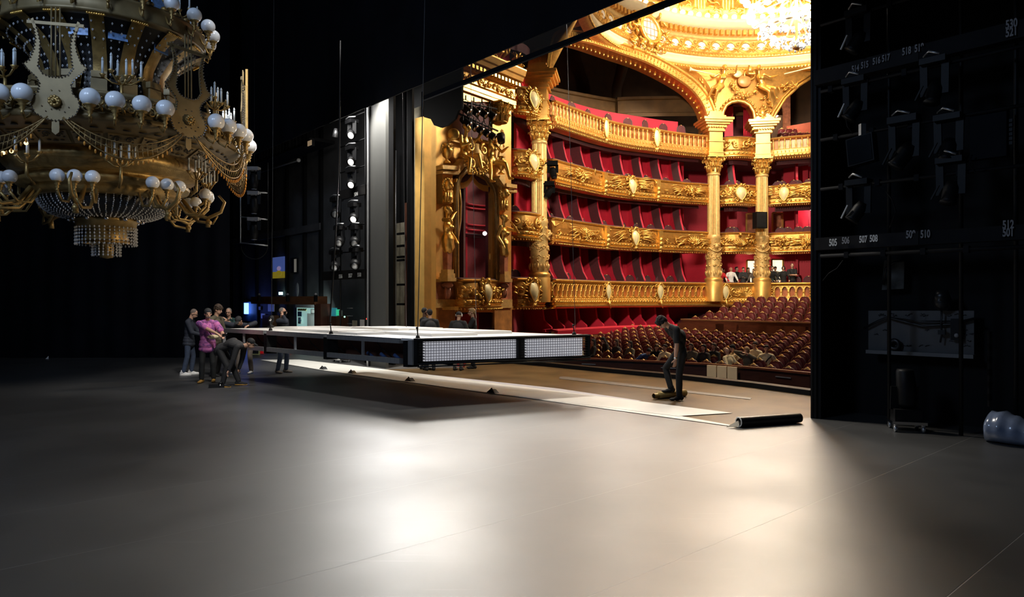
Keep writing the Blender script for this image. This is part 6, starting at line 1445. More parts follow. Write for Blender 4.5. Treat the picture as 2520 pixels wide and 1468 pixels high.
# people beyond the platform
person(at_floor(1059, 911), AW+.35, 'person seen from behind in a dark hooded top by the gold frame', skeleton(lean=.08, hp=.15, lh=(-.16, .32, 1.1), rh=(.16, .32, 1.1)), 'darkgrey', 'long', 'black', 'black', 'short', 'hairdark', h=1.72, hem=.1, build=1.12)
person(at_floor(1043, 909), RT_+.5, 'person in a black jacket facing the man in the dark hooded top', skeleton(lean=.03, lh=(-.2, .3, 1.0), rh=(.15, .3, 1.0)), 'black', 'long', 'black', 'black', 'crop', 'hairdark', 'skindark', h=1.76, hem=.1)
p10 = person(at_floor(1127, 911), AW-.25, 'person in a cap and headset seen from behind beyond the LED panels', skeleton(lean=.1, hp=.1, lh=(-.2, .28, 1.05), rh=(.2, .32, 1.08)), 'darkgrey', 'long', 'taupe', 'black', 'cap', 'darkgrey', h=1.66, hem=.1, build=1.22)
mb = MB(); J0 = skeleton(lean=.1, hp=.1); mb.tube([J0['HD']+J0['hx']*.095*math.cos(q)+J0['hu']*.11*math.sin(q) for q in [PI*k/10 for k in range(11)]], .009, 6); mb.ball(J0['HD']-J0['hx']*.095, (.018, .035, .04), 8, 6); mb.ball(J0['HD']+J0['hx']*.095, (.018, .035, .04), 8, 6); mb.build('headset', M['whitecloth']).parent = p10
person(at_floor(1165, 906), LF+.15, 'person in a black shirt with a long blond ponytail facing left beyond the LED panels', skeleton(lean=.03, hp=.08, lh=(-.12, .42, 1.08), rh=(.15, .38, 1.05)), 'black', 'short', 'black', 'black', 'pony', 'hairblond', h=1.74, hem=.12)
# man in black on the apron
pf = person(at_floor(1668, 983), LF+.22, 'person in black with head bowed and one foot on the brown roll', skeleton(lean=.46, bend=.62, hp=1.0, hipz=.925, hipx=.0, hipy=-.05, lh=(-.22, .16, .68), rh=(.22, -.14, 1.04), lp=(-.5, -.6, -.2), rp=(.8, -.5, -.2), lf=(-.10, .02, .085), rf=(.20, .05, .20), kr=(.9, .55, 0), hy=.05), 'black', 'short', 'black', 'black', 'messy', 'hairdark', h=1.83, hem=.12, build=.98, voxel=.009)
JW = skeleton(lean=.46, bend=.62, hipz=.925, hipy=-.05, lh=(-.22, .16, .68), lp=(-.5, -.6, -.2)); d = (JW['LW']-JW['LE']).normalized(); mb = MB(); mb.cyl(JW['LW']-d*.035, JW['LW']-d*.005, .034, n=12); mb.build('watch', M['chrome']).parent = pf

# ---------------------------------------------------------------- visitors at the first balcony rail
def visitor(px, n_off, rz, lab, J, **k):
    s = P_L1.find(px); p, d, n = P_L1.at(s); return person(p-n*n_off+UP*2.04, math.atan2(n.y, n.x)-PI/2+rz, lab, J, voxel=.02, legs=True, **k)
G = 'visitors at the balcony rail'
lean_ = lambda **k: skeleton(lean=.15, lh=(-.3, .38, 1.0), rh=(.3, .38, 1.0), **k)
visitor(1786, .5, .1, 'visitor in a bright red coat at the balcony rail, first from the left column', lean_(hp=-.3), top='redcoat', hair='long', hairm='hairbrown', h=1.62, group=G, hem=.2)
visitor(1799, .95, .3, 'visitor in black just behind the red coat at the balcony rail', lean_(hp=-.2), top='black', hair='long', hairm='hairdark', h=1.60, group=G)
visitor(1809, .5, -.2, 'visitor in a pale coat with an orange scarf at the balcony rail', lean_(hp=-.35), top='whitecloth', hair='hood', hairm='pinkred', h=1.66, group=G, hem=.2)
visitor(1827, .9, .5, 'visitor in black between the pale coat and the dark jacket with a paper', lean_(hp=-.2), top='black', hair='short', hairm='hairdark', h=1.70, group=G)
v = visitor(1838, .5, -.1, 'visitor in a dark jacket holding a white paper at the balcony rail', skeleton(lean=.1, lh=(-.05, .35, 1.15), rh=(.12, .35, 1.2)), top='darkgrey', hair='short', hairm='hairbrown', h=1.66, group=G)
visitor(1853, .9, .2, 'visitor in a dark patterned top beside the second paired column', lean_(), top='brown', hair='long', hairm='hairdark', h=1.66, group=G)
visitor(1862, .5, -.6, 'visitor in brown turned sideways in front of the second paired column', lean_(), top='taupe', hair='long', hairm='hairbrown', h=1.58, group=G)
visitor(1886, .45, .9, 'visitor in a green jacket leaning on the rail in front of the second paired column', skeleton(lean=.35, lh=(-.2, .5, 1.0), rh=(.2, .5, 1.0)), top='green', hair='pony', hairm='hairdark', h=1.68, group=G)
visitor(1904, .5, .2, 'visitor in a black coat right of the second paired column, turned left', lean_(), top='black', hair='short', hairm='hairbrown', h=1.72, group=G)
visitor(1913, .95, -.2, 'visitor in an olive jacket and cap in front of the right lit doorway', lean_(), top='olive', hair='cap', hairm='black', h=1.72, group=G)
visitor(1927, .5, 0, 'visitor in black with a hand on the rail, left of the man with folded arms', lean_(hp=-.15), top='black', hair='hood', hairm='hairdark', h=1.70, group=G)
visitor(1948, .6, .3, 'visitor in a black shirt with white shoulders standing with folded arms', skeleton(lean=.02, lh=(.12, .26, 1.2), rh=(-.12, .24, 1.18), lp=(-.8, .2, -.6), rp=(.8, .2, -.6)), top='black', sleeve='short', hair='crop', hairm='stubble', h=1.84, group=G)
# people sitting in the stalls
def sitter(px, py, rz, lab, top, hair='short', hairm='hairdark', lean=.05, hp=0, hh=1.27, lh=None, rh=None, hd=0):
    D = 24.
    for _ in range(40):
        p = W(px, py, D); b = p.dot(SV); D += ((fz(b)+hh)-p.z)*-6
        D = max(19.5, min(31, D))
    p = W(px, py, D); z = fz(p.dot(SV)); p.z = z
    J = skeleton(lean=lean, hp=hp, hipz=.50, lf=(-.12, .42, .085), rf=(.12, .42, .085), lh=lh or (-.22, .35, .62), rh=rh or (.22, .35, .62), hy=hd)
    return person(p, FACE+rz, lab, J, top=top, hair=hair, hairm=hairm, voxel=.02, h=1.72, group='people sitting in the stalls')
sitter(1463, 826, -.6, 'person with long dark hair in black, leftmost in the stalls beside the LED panel', 'black', 'long', 'hairdark', hh=1.45)
sitter(1496, 830, -.5, 'person with long dark hair looking down, second from the LED panel', 'black', 'long', 'hairdark', .2, .5)
sitter(1519, 838, -.3, 'person with shoulder length brown hair, third from the LED panel in the stalls', 'darkgrey', 'long', 'hairbrown')
sitter(1553, 842, -.3, 'person in olive among the red seats, left of the blue jacket', 'olive', 'long', 'hairdark')
sitter(1580, 846, 1.2, 'person in a blue jacket leaning across the red seats', 'bluecloth', 'short', 'hairdark', .7, .6)
sitter(1611, 844, .9, 'person with light collar bending among the red seats', 'black', 'long', 'hairbrown', .4, .4)
sitter(1638, 851, 0, 'person in a cream top sitting just left of the man in black', 'cream_cloth', 'short', 'hairdark')
sitter(1702, 848, .1, 'person in olive sitting just right of the man in black', 'olive', 'long', 'hairbrown')
sitter(1734, 851, -.1, 'person in black with long dark hair, second to the right of the man in black', 'black', 'long', 'hairdark')
sitter(1759, 848, -.1, 'person in black with brown hair, third to the right of the man in black', 'black', 'long', 'hairbrown')
sitter(1795, 858, 1.4, 'person in cream with head thrown back above the beige doors', 'cream_cloth', 'crop', 'hairblond', -.1, -.6)
sitter(1818, 850, -.9, 'person in a cream and green jacket resting head on hand above the beige doors', 'cream_cloth', 'short', 'hairdark', .25, .3, lh=(-.1, .25, 1.05))
sitter(1842, 855, .2, 'person in olive holding both arms around a brown hood', 'olive', 'hood', 'hairblond', .2, .4, lh=(-.1, .3, 1.1), rh=(.1, .3, 1.15))
sitter(1858, 845, .3, 'person in a cream hooded top, second from the person with a shoulder strap', 'cream_cloth', 'short', 'hairdark')
ps = sitter(1886, 853, .6, 'person in a cream shirt with a dark shoulder strap, rightmost in the stalls', 'cream_cloth', 'short', 'hairdark', lh=(-.4, .1, .55), rh=(.4, .1, .55))
mb = MB(); mb.tube([(-.14, .10, 1.02), (0, .135, .85), (.15, .11, .62)], .02, 6); mb.build('shoulder_strap', M['black']).parent = ps
sitter(1424, 846, 0, 'person in pale clothes right behind the corner of the LED panel', 'cream_cloth', 'crop', 'hairblond')
# ---------------------------------------------------------------- black lighting tower on the right
TB = 11.7
def TP(px, py, off=0.): return PB(px, py, TB-off)          # off: towards the viewer
mb = MB(); p, q = PB(2006, 734, TB), PB(3300, 734, TB); p.z = q.z = 0
mb.pbox((p+q)/2+UP*6.7+SV*1.2, (q-p)/2, SV*.06, UP*6.8); struct('wall_right', mb, M['blackwall'])
mb = MB(); mb.pbox(V((p.x, p.y, 0))+UP*6.7+SV*.6, SU*.05, SV*.62, UP*6.8); struct('wall_right_return', mb, M['blackwall'])
t = thing('tower_frame', TP(2003, 1025), 'tall black steel edge post of the lighting tower framing the right of the house view', 'frame'); t.location.z = 0
for px, w, off in ((2000.5, .016, .02), (2007, .035, .0), (2019, .03, -.05)):
    a = PB(px, 734, TB-off); a.z = 0; mb = MB(); mb.pbox(a+UP*6.5, SU*w, SV*.05, UP*6.5); mb.build('post', M['blackmetal'], t)
for px in (2188, 2365, 2500):
    a = PB(px, 734, TB+.15); a.z = 0; mb = MB(); mb.cyl(a, a+UP*10.5, .03, n=8); tag(mb.build('scaffold_pole', M['blackmetal']), {2188: 'vertical black scaffold pole of the right tower, between the numbered beams\' centre and the whiteboard', 2365: 'vertical scaffold pole of the right tower with clamps, right of the hanging lights', 2500: 'vertical scaffold pole at the far right of the tower beside the dark box'}[px], 'pole')
# numbered beams
def numtxt(body, px, py, size, parent, mname, off=.0, tilt=0):
    o = numbers(body, size, M[mname], TP(px, py, .14)); o.scale = (.66, 1.2, 1); attach(o, parent); return o
M['numwhite'] = mat('stencil_white', (.75, .75, .72), .6, 0, .1, 9); M['numgrey'] = mat('faded_stencil_grey', (.30, .30, .31), .7, 0, .1, 9)
def beam(name, y0, y1, label, nums):
    z0, z1 = TP(2035, y1).z, TP(2035, y0).z; t = thing(name, TP(2035, y1), label, 'beam'); t['kind'] = 'thing'
    a, b = PB(2012, 734, TB), PB(2900, 734, TB)
    for k, (f0, f1, m) in enumerate(((0, .36, 'plaque'), (.36, 1, 'greybeam'))):
        mb = MB(); c, d = a.lerp(b, f0), a.lerp(b, f1); mb.pbox((c+d)/2*1+UP*((z0+z1)/2-CAMH), (d-c)/2, SV*(.10 if k else .115), UP*(z1-z0)/2); mb.build('face', M[m], t)
    for body, px, py, s, m in nums: numtxt(body, px, py, s, t, m)
M['plaque'] = mat('beam_front_plate', (.014, .013, .013), .6, 0, .2, 4, spec=.15); M['greybeam'] = mat('beam_dark_steel', (.007, .007, .008), .6, 0, .3, 4, spec=.12)
beam('numbered_beam', 585, 615, 'lower black beam of the right tower stencilled from 505 to 510', [('505', 2050, 597, .135, 'numwhite'), ('506', 2081, 592, .125, 'numgrey'), ('507', 2124, 589, .125, 'numwhite'), ('508', 2150, 587, .125, 'numwhite'), ('509', 2241, 577, .135, 'numgrey'), ('510', 2277, 576, .135, 'numgrey'), ('512', 2481, 553, .135, 'numgrey'), ('501', 2481, 572, .135, 'numgrey')])
beam('numbered_beam', 172, 208, 'upper black beam of the right tower stencilled from 514 to 519', [('514', 2105, 169, .12, 'numgrey'), ('515', 2128, 160, .12, 'numgrey'), ('516', 2157, 150, .12, 'numgrey'), ('517', 2180, 143, .12, 'numgrey'), ('518', 2231, 126, .13, 'numgrey'), ('519', 2262, 118, .13, 'numgrey'), ('530', 2489, 59, .14, 'numgrey'), ('521', 2489, 79, .14, 'numgrey')])
# horizontal scaffold pipes
for i, (y, r, lab) in enumerate(((226, .028, 'black scaffold pipe just below the upper numbered beam'), (345, .028, 'black scaffold pipe across the middle of the right tower'), (466, .028, 'black scaffold pipe above the lower numbered beam'), (630, .032, 'black scaffold pipe just below the lower numbered beam'), (62, .028, 'black scaffold pipe at the top of the right tower'))):
    a, b = PB(2020, 734, TB-.22), PB(2900, 734, TB-.22); z = TP(2020, y, .22).z; a.z = b.z = z; mb = MB(); mb.cyl(a, b, r, n=8)
    o = mb.build('scaffold_pipe', M['greybeam']); tag(o, lab, 'pipe')
    for k in range(4):
        c = a.lerp(b, .04+.13*k+.02*i); mb = MB(); mb.pbox(c, SU*.035, SV*.05, UP*.05); q = mb.build('clamp', M['greybeam']); q.parent = None; q.parent = o
# hanging fixtures, reflected house light painted white on the rim plate
def tower_lamp(px, py, label, tilt=.5, k=.72, lit=True, bodym='blackmetal'):
    c = TP(px, py, .30); t = thing('moving_light', c, label, 'moving light', 'moving lights of the right tower'); d = (SU*tilt*1.0-UP*.8-SV*.25).normalized()
    h = c+UP*.62*k
    mb = MB(); mb.pbox(h, SU*.24*k, SV*.12, UP*.06*k); mb.build('base', M['blackmetal'], t)
    mb = MB(); mb.tube([h+SU*.2*k+UP*.1, h+SU*.05*k+UP*.13-SV*.12, h-SU*.15*k+UP*.06-SV*.13], .018, 6); mb.build('clamp_cable', M['steel'], t)
    for s in (-1, 1): mb = MB(); mb.beam(h+SU*s*.2*k-UP*.02, c+SU*s*.19*k-UP*.05, .04, .1); mb.build('yoke_arm', M['blackmetal'], t)
    mb = MB(); mb.tube([c-d*.18*k, c-d*.05*k, c+d*.2*k, c+d*.26*k], [.12*k, .15*k, .14*k, .16*k], 14); mb.build('head', M[bodym], t)
    mb = MB(); x, y = frame_of(d); mb.beam(c+SU*.16*k+UP*.12*k-SV*.13, c+SU*.30*k-UP*.16*k-SV*.13, .045*k, .02); mb.build('rim_plate', M['numwhite' if lit else 'blackmetal'], t)
    return t
tower_lamp(2112, 100, 'hanging light with a glint-white edge plate at the top of the right tower'); tower_lamp(2105, 268, 'hanging light with a glint-white edge plate under the upper numbered beam')
tower_lamp(2113, 518, 'hanging light with a glint-white edge plate just above the lower numbered beam')
tower_lamp(2225, 380, 'dark hanging light with a silver shell right of the dark screen', lit=False, k=.85); tower_lamp(2335, 365, 'dark tall light hung beside the vertical pole with clamps', .1, lit=False)
tower_lamp(2340, 470, 'dark light hung just left of the vertical pole with clamps, near its middle', .1, lit=False); tower_lamp(2300, 225, 'dark light hung under the upper numbered beam near its numbers 518 and 519', .1, lit=False)
t = thing('flood_light', TP(2122, 370, .3), 'dark square floodlight with a faintly blue glass in the middle of the right tower', 'floodlight'); c = TP(2122, 370, .3)
mb = MB(); mb.pbox(c, SU*.20-UP*.03, SV*.1, UP*.22+SU*.02); mb.build('housing', M['blackmetal'], t)
mb = MB(); mb.pbox(c-SV*.11, SU*.18-UP*.027, SV*.005, UP*.20+SU*.018); mb.build('glass', mat('dark_blue_glass', (.006, .008, .011), .15, 0, .3, 3, spec=.3), t)
mb = MB(); mb.beam(c+UP*.22, c+UP*.42, .08, .08); mb.build('hanger', M['steel'], t)
t = thing('dark_box', TP(2432, 345, .1), 'large flat dark box on the right tower beside rows of small sockets', 'equipment box'); c = TP(2435, 333, .12)
mb = MB(); mb.pbox(c, SU*.22, SV*.08, UP*.33); mb.build('case', mat('navy_case', (.003, .004, .007), .6, 0, .2, 4, spec=.1), t)
for r in range(6):
    mb = MB(); mb.pbox(TP(2472, 298+11*r, .12), SU*.03, SV*.02, UP*.022); mb.build('socket', M['numgrey'], t); mb = MB(); mb.pbox(TP(2486, 297+11*r, .12), SU*.03, SV*.02, UP*.022); mb.build('socket', M['blackmetal'], t)
# monitor, whiteboard with scribbles, tape, loops
t = thing('small_window', TP(2198, 676, -.6), 'small grey framed panel hanging crooked under the lower numbered beam', 'panel'); a = TP(2172, 640, -.9)
mb = MB(); mb.add([TP(2176, 640, -.9), TP(2226, 638, -.9), TP(2224, 710, -.9), TP(2170, 713, -.9)], [(0, 1, 2, 3), (3, 2, 1, 0)]); mb.build('pane', mat('grey_screen_cloth', (.16, .17, .165), .7, 0, .5, 5), t)
mb = MB(); mb.tube([TP(2174, 700, -.85), TP(2180, 660, -.8), TP(2200, 645, -.8), TP(2226, 640, -.8)], .02, 6); mb.build('cable', M['vinyl'], t)
t = thing('whiteboard', TP(2266, 870, -.8), 'wide grey whiteboard with scribbles and cables in the base of the right tower', 'whiteboard')
B_ = -.85
mb = MB(); mb.add([TP(2137, 764, B_), TP(2397, 764, B_), TP(2397, 872, B_), TP(2137, 868, B_)], [(0, 1, 2, 3), (3, 2, 1, 0)]); mb.build('board', mat('grey_board', (.21, .205, .205), .5, 0, .1, 3), t)
mb = MB(); mb.beam(TP(2134, 864, B_+.06), TP(2398, 877, B_+.06), .12, .06); mb.build('tray', mat('grey_tray', (.16, .16, .16), .5, 0, .1, 3), t)
mb = MB(); mb.tube([TP(2125, 808, B_+.08), TP(2160, 790, B_+.08), TP(2185, 780, B_+.08), TP(2230, 792, B_+.08), TP(2270, 802, B_+.08), TP(2340, 797, B_+.08), TP(2400, 783, B_+.08)], .022, 6); mb.tube([TP(2185, 780, B_+.08), TP(2260, 790, B_+.08), TP(2340, 790, B_+.08)], .012, 6); mb.build('cable_run', M['vinyl'], t)
for k in range(34): # pen scribbles
    x, y = R_.uniform(2150, 2390), R_.choice((772, 776, 812, 822, 838, 850)); mb = MB(); mb.tube([TP(x+q*2.5, y+R_.uniform(-2, 2), B_+.012) for q in range(5)], .006, 4); mb.build('scribble', M['vinyl'], t)
t = thing('tape_roll', TP(2201, 845, B_+.1), 'dark roll of tape standing on the whiteboard tray', 'tape roll'); mb = MB(); c = TP(2201, 847, B_+.09); mb.tube([c+SU*.07*math.cos(q)+UP*.07*math.sin(q) for q in [2*PI*k/18 for k in range(18)]], .035, 8, closed=True); mb.build('ring', M['vinyl'], t)
t = thing('cable_hook', TP(2316, 700, B_+.2), 'black hanging lamp and plug dangling over the whiteboard', 'hanging lamp'); mb = MB(); mb.tube([TP(2316, 715, B_+.15), TP(2318, 740, B_+.15)], [.10, .14], 10); mb.ball(TP(2318, 742, B_+.15), .14, 10, 8); mb.build('shade', M['vinyl'], t)
mb = MB(); mb.tube([TP(2318, 745, B_+.12), TP(2316, 800, B_+.12), TP(2318, 820, B_+.12), TP(2314, 842, B_+.12)], .014, 6); mb.pbox(TP(2318, 817, B_+.12), SU*.05, SV*.03, UP*.035); mb.build('plug', M['vinyl'], t)
t = thing('junction_box', TP(2355, 810, B_+.1), 'black rounded junction box fixed to the right end of the whiteboard', 'junction box'); mb = MB(); mb.pbox(TP(2355, 810, B_+.08), SU*.075, SV*.05, UP*.17); mb.build('case', M['blackmetal'], t); mb = MB(); mb.ball(TP(2354, 825, B_+.14), .035, 8, 6); mb.build('gauge', M['numgrey'], t)
mb = MB()
t = thing('striped_post', TP(2437, 900, -.3), 'thin post wound with black and grey striped tape right of the whiteboard', 'post'); a = TP(2436, 815, -.3); b = TP(2436, 1000, -.3)
for k in range(12): mb = MB(); mb.beam(a.lerp(b, k/12), a.lerp(b, (k+1)/12), .045, .045); mb.build('stripe', M['plaque' if k % 2 else 'blackmetal'], t)
# loops of cable
for i, (pts, lab) in enumerate((([(2190, 560), (2205, 520), (2195, 490), (2180, 470)], 'thin cable hanging from the pipe above the lower numbered beam'), ([(2075, 640), (2060, 660), (2040, 672), (2025, 690)], 'thin cable drooping under the lower numbered beam by the tower edge post'), ([(2392, 380), (2385, 405), (2400, 425), (2430, 418)], 'thin cable loop under the large flat dark box'), ([(2090, 230), (2080, 280), (2085, 310), (2098, 328)], 'thin cable hanging beside the light under the upper numbered beam'))):
    mb = MB(); mb.tube([TP(x, y, .3) for x, y in pts], .010, 5); tag(mb.build('cable', M['greybeam']), lab, 'cable')
# wheeled spotlight
c = FL(2230, 1058); t = thing('wheeled_spotlight', c, 'tall black moving spotlight standing on a low chrome wheeled dolly', 'spotlight')
X = V((.96, -.28, 0)); Y = V((.28, .96, 0))
mb = MB(); mb.pbox(c+UP*.14, X*.24, Y*.22, UP*.022); mb.build('dolly', M['chrome'], t)
for sx in (-1, 1):
    for sy in (-1, 1): mb = MB(); k = c+X*.19*sx+Y*.18*sy; mb.cyl(k+UP*.05-X*.02, k+UP*.05+X*.02, .05, n=12); mb.beam(k+UP*.06, k+UP*.13, .05, .03); mb.build('caster', M['steel'], t)
mb = MB(); mb.pbox(c+UP*.25, X*.19, Y*.15, UP*.09); mb.build('base', M['blackmetal'], t)
mb = MB()
for s in (-1, 1): mb = MB(); mb.beam(c+X*.16*s+UP*.32, c+X*.15*s+UP*.68, .05, .13); mb.build('yoke_arm', M['blackmetal'], t)
mb = MB(); d = (UP-X*.05).normalized(); mb.tube([c+UP*.36, c+UP*.42, c+UP*.70, c+UP*.92+X*-.02, c+UP*.95-X*.02], [.10, .135, .14, .125, .11], 16); mb.build('head', M['blackmetal'], t)
# wrapped plastic bundle
t = thing('plastic_bundle', FL(2490, 1098), 'large bundle wrapped in shiny translucent plastic lying at the lower right edge', 'bundle')
a, b = FL(2416, 1088), FL(2640, 1120); ax = (b-a).normalized(); sx = ax.cross(UP); mb = MB(); rows = []
for i in range(30):
    f = i/29; r = .225*(1-.55*math.exp(-f*40))*(1-.30*min(1, max(0, (f-.22)*3)))+.006*math.sin(i*1.3); p = a.lerp(b, f); rows.append([p+sx*-.2+sx*(r*1.25*math.cos(q)*(1+.03*math.sin(3*q+i*.4)))+UP*(max(.0, r*(1+math.sin(q))*(1+.02*math.sin(5*q+i*.5)))) for q in [2*PI*k/26 for k in range(26)]])
mb.grid(rows, closed=True); mb.add([rows[0][k] for k in range(26)], [tuple(range(26))]); mb.build('wrapping', M['plastic'], t)

# ---------------------------------------------------------------- far side wall, left of the grey tower
def WP(px, py, off=0.): return PB(px, py, BW-off)
def wbox(name, x0, x1, y0, y1, m, parent=None, off=.05, th=.04): # panel fixed to the side wall
    mb = MB(); a, b = WP(x0, y0, off), WP(x1, y0, off); z0, z1 = WP((x0+x1)/2, y1, off).z, WP((x0+x1)/2, y0, off).z; a.z = b.z = 0
    mb.pbox((a+b)/2+UP*(z0+z1)/2, (b-a)/2, SV*th, UP*abs(z1-z0)/2); return mb.build(name, M[m], parent)
# brown canopy beam with desk area
t = thing('canopy_beam', WP(710, 748, 1.2), 'brown wooden canopy beam over the stage manager corner on the far side wall', 'beam'); t['kind'] = 'thing'
wbox('board', 632, 790, 729, 748, 'woodmid', t, 1.2, .25); 
for x in (638, 708, 777): 
    mb = MB(); mb.pbox(WP(x, 734, 1.55), SU*.05, SV*.05, UP*.12); mb.build('bracket', M['blackmetal'], t); mb = MB(); mb.ball(WP(x, 724, 1.5), .05, 8, 6); mb.build('lamp_cap', M['numgrey'], t)
wbox('side_post', 786, 802, 747, 812, 'plyred', t, 1.2, .2)
# bright corridor doorway with door, clock and hazard tape
t = thing('lit_doorway', WP(759, 812, .6), 'brightly lit pale green doorway with a white door under the brown canopy', 'doorway')
wbox('back_wall', 732, 786, 757, 830, 'corridor', t, .2, .03) if 'corridor' in M else None
M['corridor'] = mat('pale_green_corridor', (.62, .74, .68), .5, 0, .1, 1, emit=(.5, .9, .85), es=.35)
wbox('back_wall', 732, 786, 757, 830, 'corridor', t, .3, .03)
M['hazard'] = mat('hazard_yellow', (.75, .55, .04), .5, 0, .05, 5); wbox('hazard_tape', 733, 753, 759, 764, 'hazard', t, .40, .01)
for k in range(4):
    mb = MB(); a = WP(735+5*k, 764, .43); b = WP(738+5*k, 759, .43); mb.beam(a, b, .06, .01); mb.build('hazard_stripe', M['vinyl'], t)
wbox('door', 757, 785, 771, 830, 'whitepanel', t, .36, .02)
wbox('clock', 765, 775, 760, 771, 'numgrey', t, .42, .01); wbox('clock_face', 766.5, 773.5, 762, 769.5, 'whitepanel', t, .45, .005)
wbox('poster', 733, 742, 766, 778, 'screenblue2', t, .42, .01) if 'screenblue2' in M else None
M['dkblue'] = mat('dark_blue_sign', (.03, .07, .12), .5); wbox('sign', 733, 742, 766, 778, 'dkblue', t, .42, .01); wbox('sign', 734, 741, 780, 796, 'whitepanel', t, .42, .01)
mb = MB(); mb.tube([WP(737, 783, .47), WP(739, 788, .47), WP(736, 794, .47)], .05, 6); mb.build('hand_lamp', M['dkblue'], t)
wbox('lintel_grille', 728, 787, 748, 757, 'numgrey', t, .35, .02)
lamp('doorway_light', 'AREA', WP(760, 762, .9)+UP*.2, 12, (.75, 1, .95), .8, WP(762, 800, .3))
# small signs and papers
for i, (x0, x1, y0, y1, m, lab) in enumerate(((660, 675, 748, 766, 'whitepanel', 'pair of white papers pinned on the side wall under the canopy'), (643, 652, 771, 783, 'whitepanel', 'small white paper pinned behind the man in the grey cap'), (637, 641, 754, 762, 'numgrey', 'small grey switch box left of the pinned papers'), (656, 676, 775, 806, 'woodmid', 'brown wooden cupboard behind the man in the grey cap'))):
    t = thing(('wall_paper_sheet', 'wall_paper_sheet', 'switch_box', 'cupboard')[i], WP(x0, y1, .1), lab, ('paper', 'paper', 'switch', 'cupboard')[i]); wbox('sheet' if i < 2 else 'body', x0, x1, y0, y1, m, t, .12 if i < 3 else .25, .015 if i < 3 else .2)
# blue tube
t = thing('blue_tube_light', WP(607, 770, .3), 'glowing blue tube light on the side wall behind the man in the grey cap', 'light'); wbox('tube', 603, 609.5, 745, 772, 'bluetube', t, .35, .05); wbox('backing', 598, 632, 742, 790, 'dkblue', t, .2, .02)
lamp('blue_tube_lamp', 'POINT', WP(607, 760, .8), 9, (.12, .2, 1), .15)
t = thing('exit_sign', WP(691, 722, .2), 'small glowing pale blue exit lamp above the brown canopy', 'sign'); wbox('panel', 687.5, 694.5, 718, 725, 'exitlight', t, .2, .03)
t = thing('oval_mirror', WP(731, 712, .3), 'pale oval disc on the dark wall above the brown canopy', 'disc'); mb = MB(); c = WP(731.5, 712.5, .3); mb.ball(c, (.14, .04, .30), 16, 10, ax=(SU, SV, UP)); mb.build('disc', M['numgrey'], t)
# glowing window picture and second window
t = thing('wall_screen', WP(686, 683, .2), 'lit screen with a blue and yellow picture on the dark side wall', 'screen')
wbox('blue_area', 672, 700, 632, 668, 'screenblue', t, .2, .02); wbox('yellow_area', 672, 700, 668, 684, 'screenyellow', t, .2, .02)
mb = MB(); c = WP(686, 660, .24); mb.ball(c, (.22, .02, .10), 12, 8, ax=(SU, SV, UP)); mb.build('blurred_shape', mat('pale_violet_glow', (.2, .15, .3), .5, emit=(.45, .35, .6), es=.4), t)
mb = MB(); c = WP(686, 672, .23); mb.ball(c, (.32, .02, .13), 12, 8, ax=(SU, SV, UP)); mb.build('yellow_mound', M['screenyellow'], t)
t = thing('small_wall_window', WP(722, 671, .2), 'narrow dim window in a dark frame right of the blue and yellow screen', 'window'); wbox('frame', 717, 731, 634, 671, 'vinyl', t, .1, .05); wbox('pane', 724, 729, 637, 669, 'screenpic', t, .2, .01)
# control desk with screens at the tower foot
t = thing('control_desk', WP(830, 806, .9), 'dark control desk with teal and green screens between the lit doorway and the grey tower', 'desk')
wbox('cabinet', 812, 842, 777, 812, 'plyred', t, .9, .25); wbox('teal_screen', 811, 828, 757, 777, 'cyanscreen', t, 1.0, .03); wbox('green_screen', 829, 836, 761, 776, 'greenscreen', t, 1.0, .03); wbox('beige_panel', 836, 841, 763, 777, 'numgrey', t, 1.0, .03)
wbox('paper', 868, 878, 788, 808, 'plaster', t, .9, .02); wbox('paper', 887, 898, 786, 808, 'whitepanel', t, .9, .02)
for x, y, m in ((848, 779, 'ledgreen'), (903, 784, 'led')): mb = MB(); mb.ball(WP(x, y, 1), .03, 8, 6); mb.build('indicator', M[m], t)
for y in (757, 776, 795): wbox('rack_shelf', 857, 865, y, y+1.5, 'numgrey', t, .9, .05)
# side tower of lit moving lights (left of the grey tower)
t = thing('ladder_frame', PB(866, 600, 10.9), 'black ladder frame carrying the lit moving lights left of the grey tower', 'frame'); t.location.z = 0
for px in (838, 899): a = PB(px, 734, 10.95); a.z = 0; mb = MB(); mb.cyl(a, a+UP*9, .025, n=6); mb.build('upright', M['blackmetal'], t)
for y in (300, 362, 425, 470, 560, 622): a, b = PB(838, y, 10.95), PB(899, y, 10.95); b.z = a.z; mb = MB(); mb.cyl(a, b, .022, n=6); mb.build('rung', M['blackmetal'], t)
for (y, x0, nums) in ((481, 838, ()), (679, 795, ())): 
    a, b = PB(x0, y, 10.9), PB(902, y, 10.9); b.z = a.z; mb = MB(); mb.beam(a, b, .1, .30); mb.build('number_board', M['plaque'], t)
for body, x, y in (('504', 876, 478), ('556', 838, 680), ('557', 862, 678), ('558', 884, 676)):
    attach(numbers(body, .17, M['numwhite'], PB(x, y, 10.82)), t)
M['lensglow'] = emat('lit_lens', (1, .96, .9), 1.0)
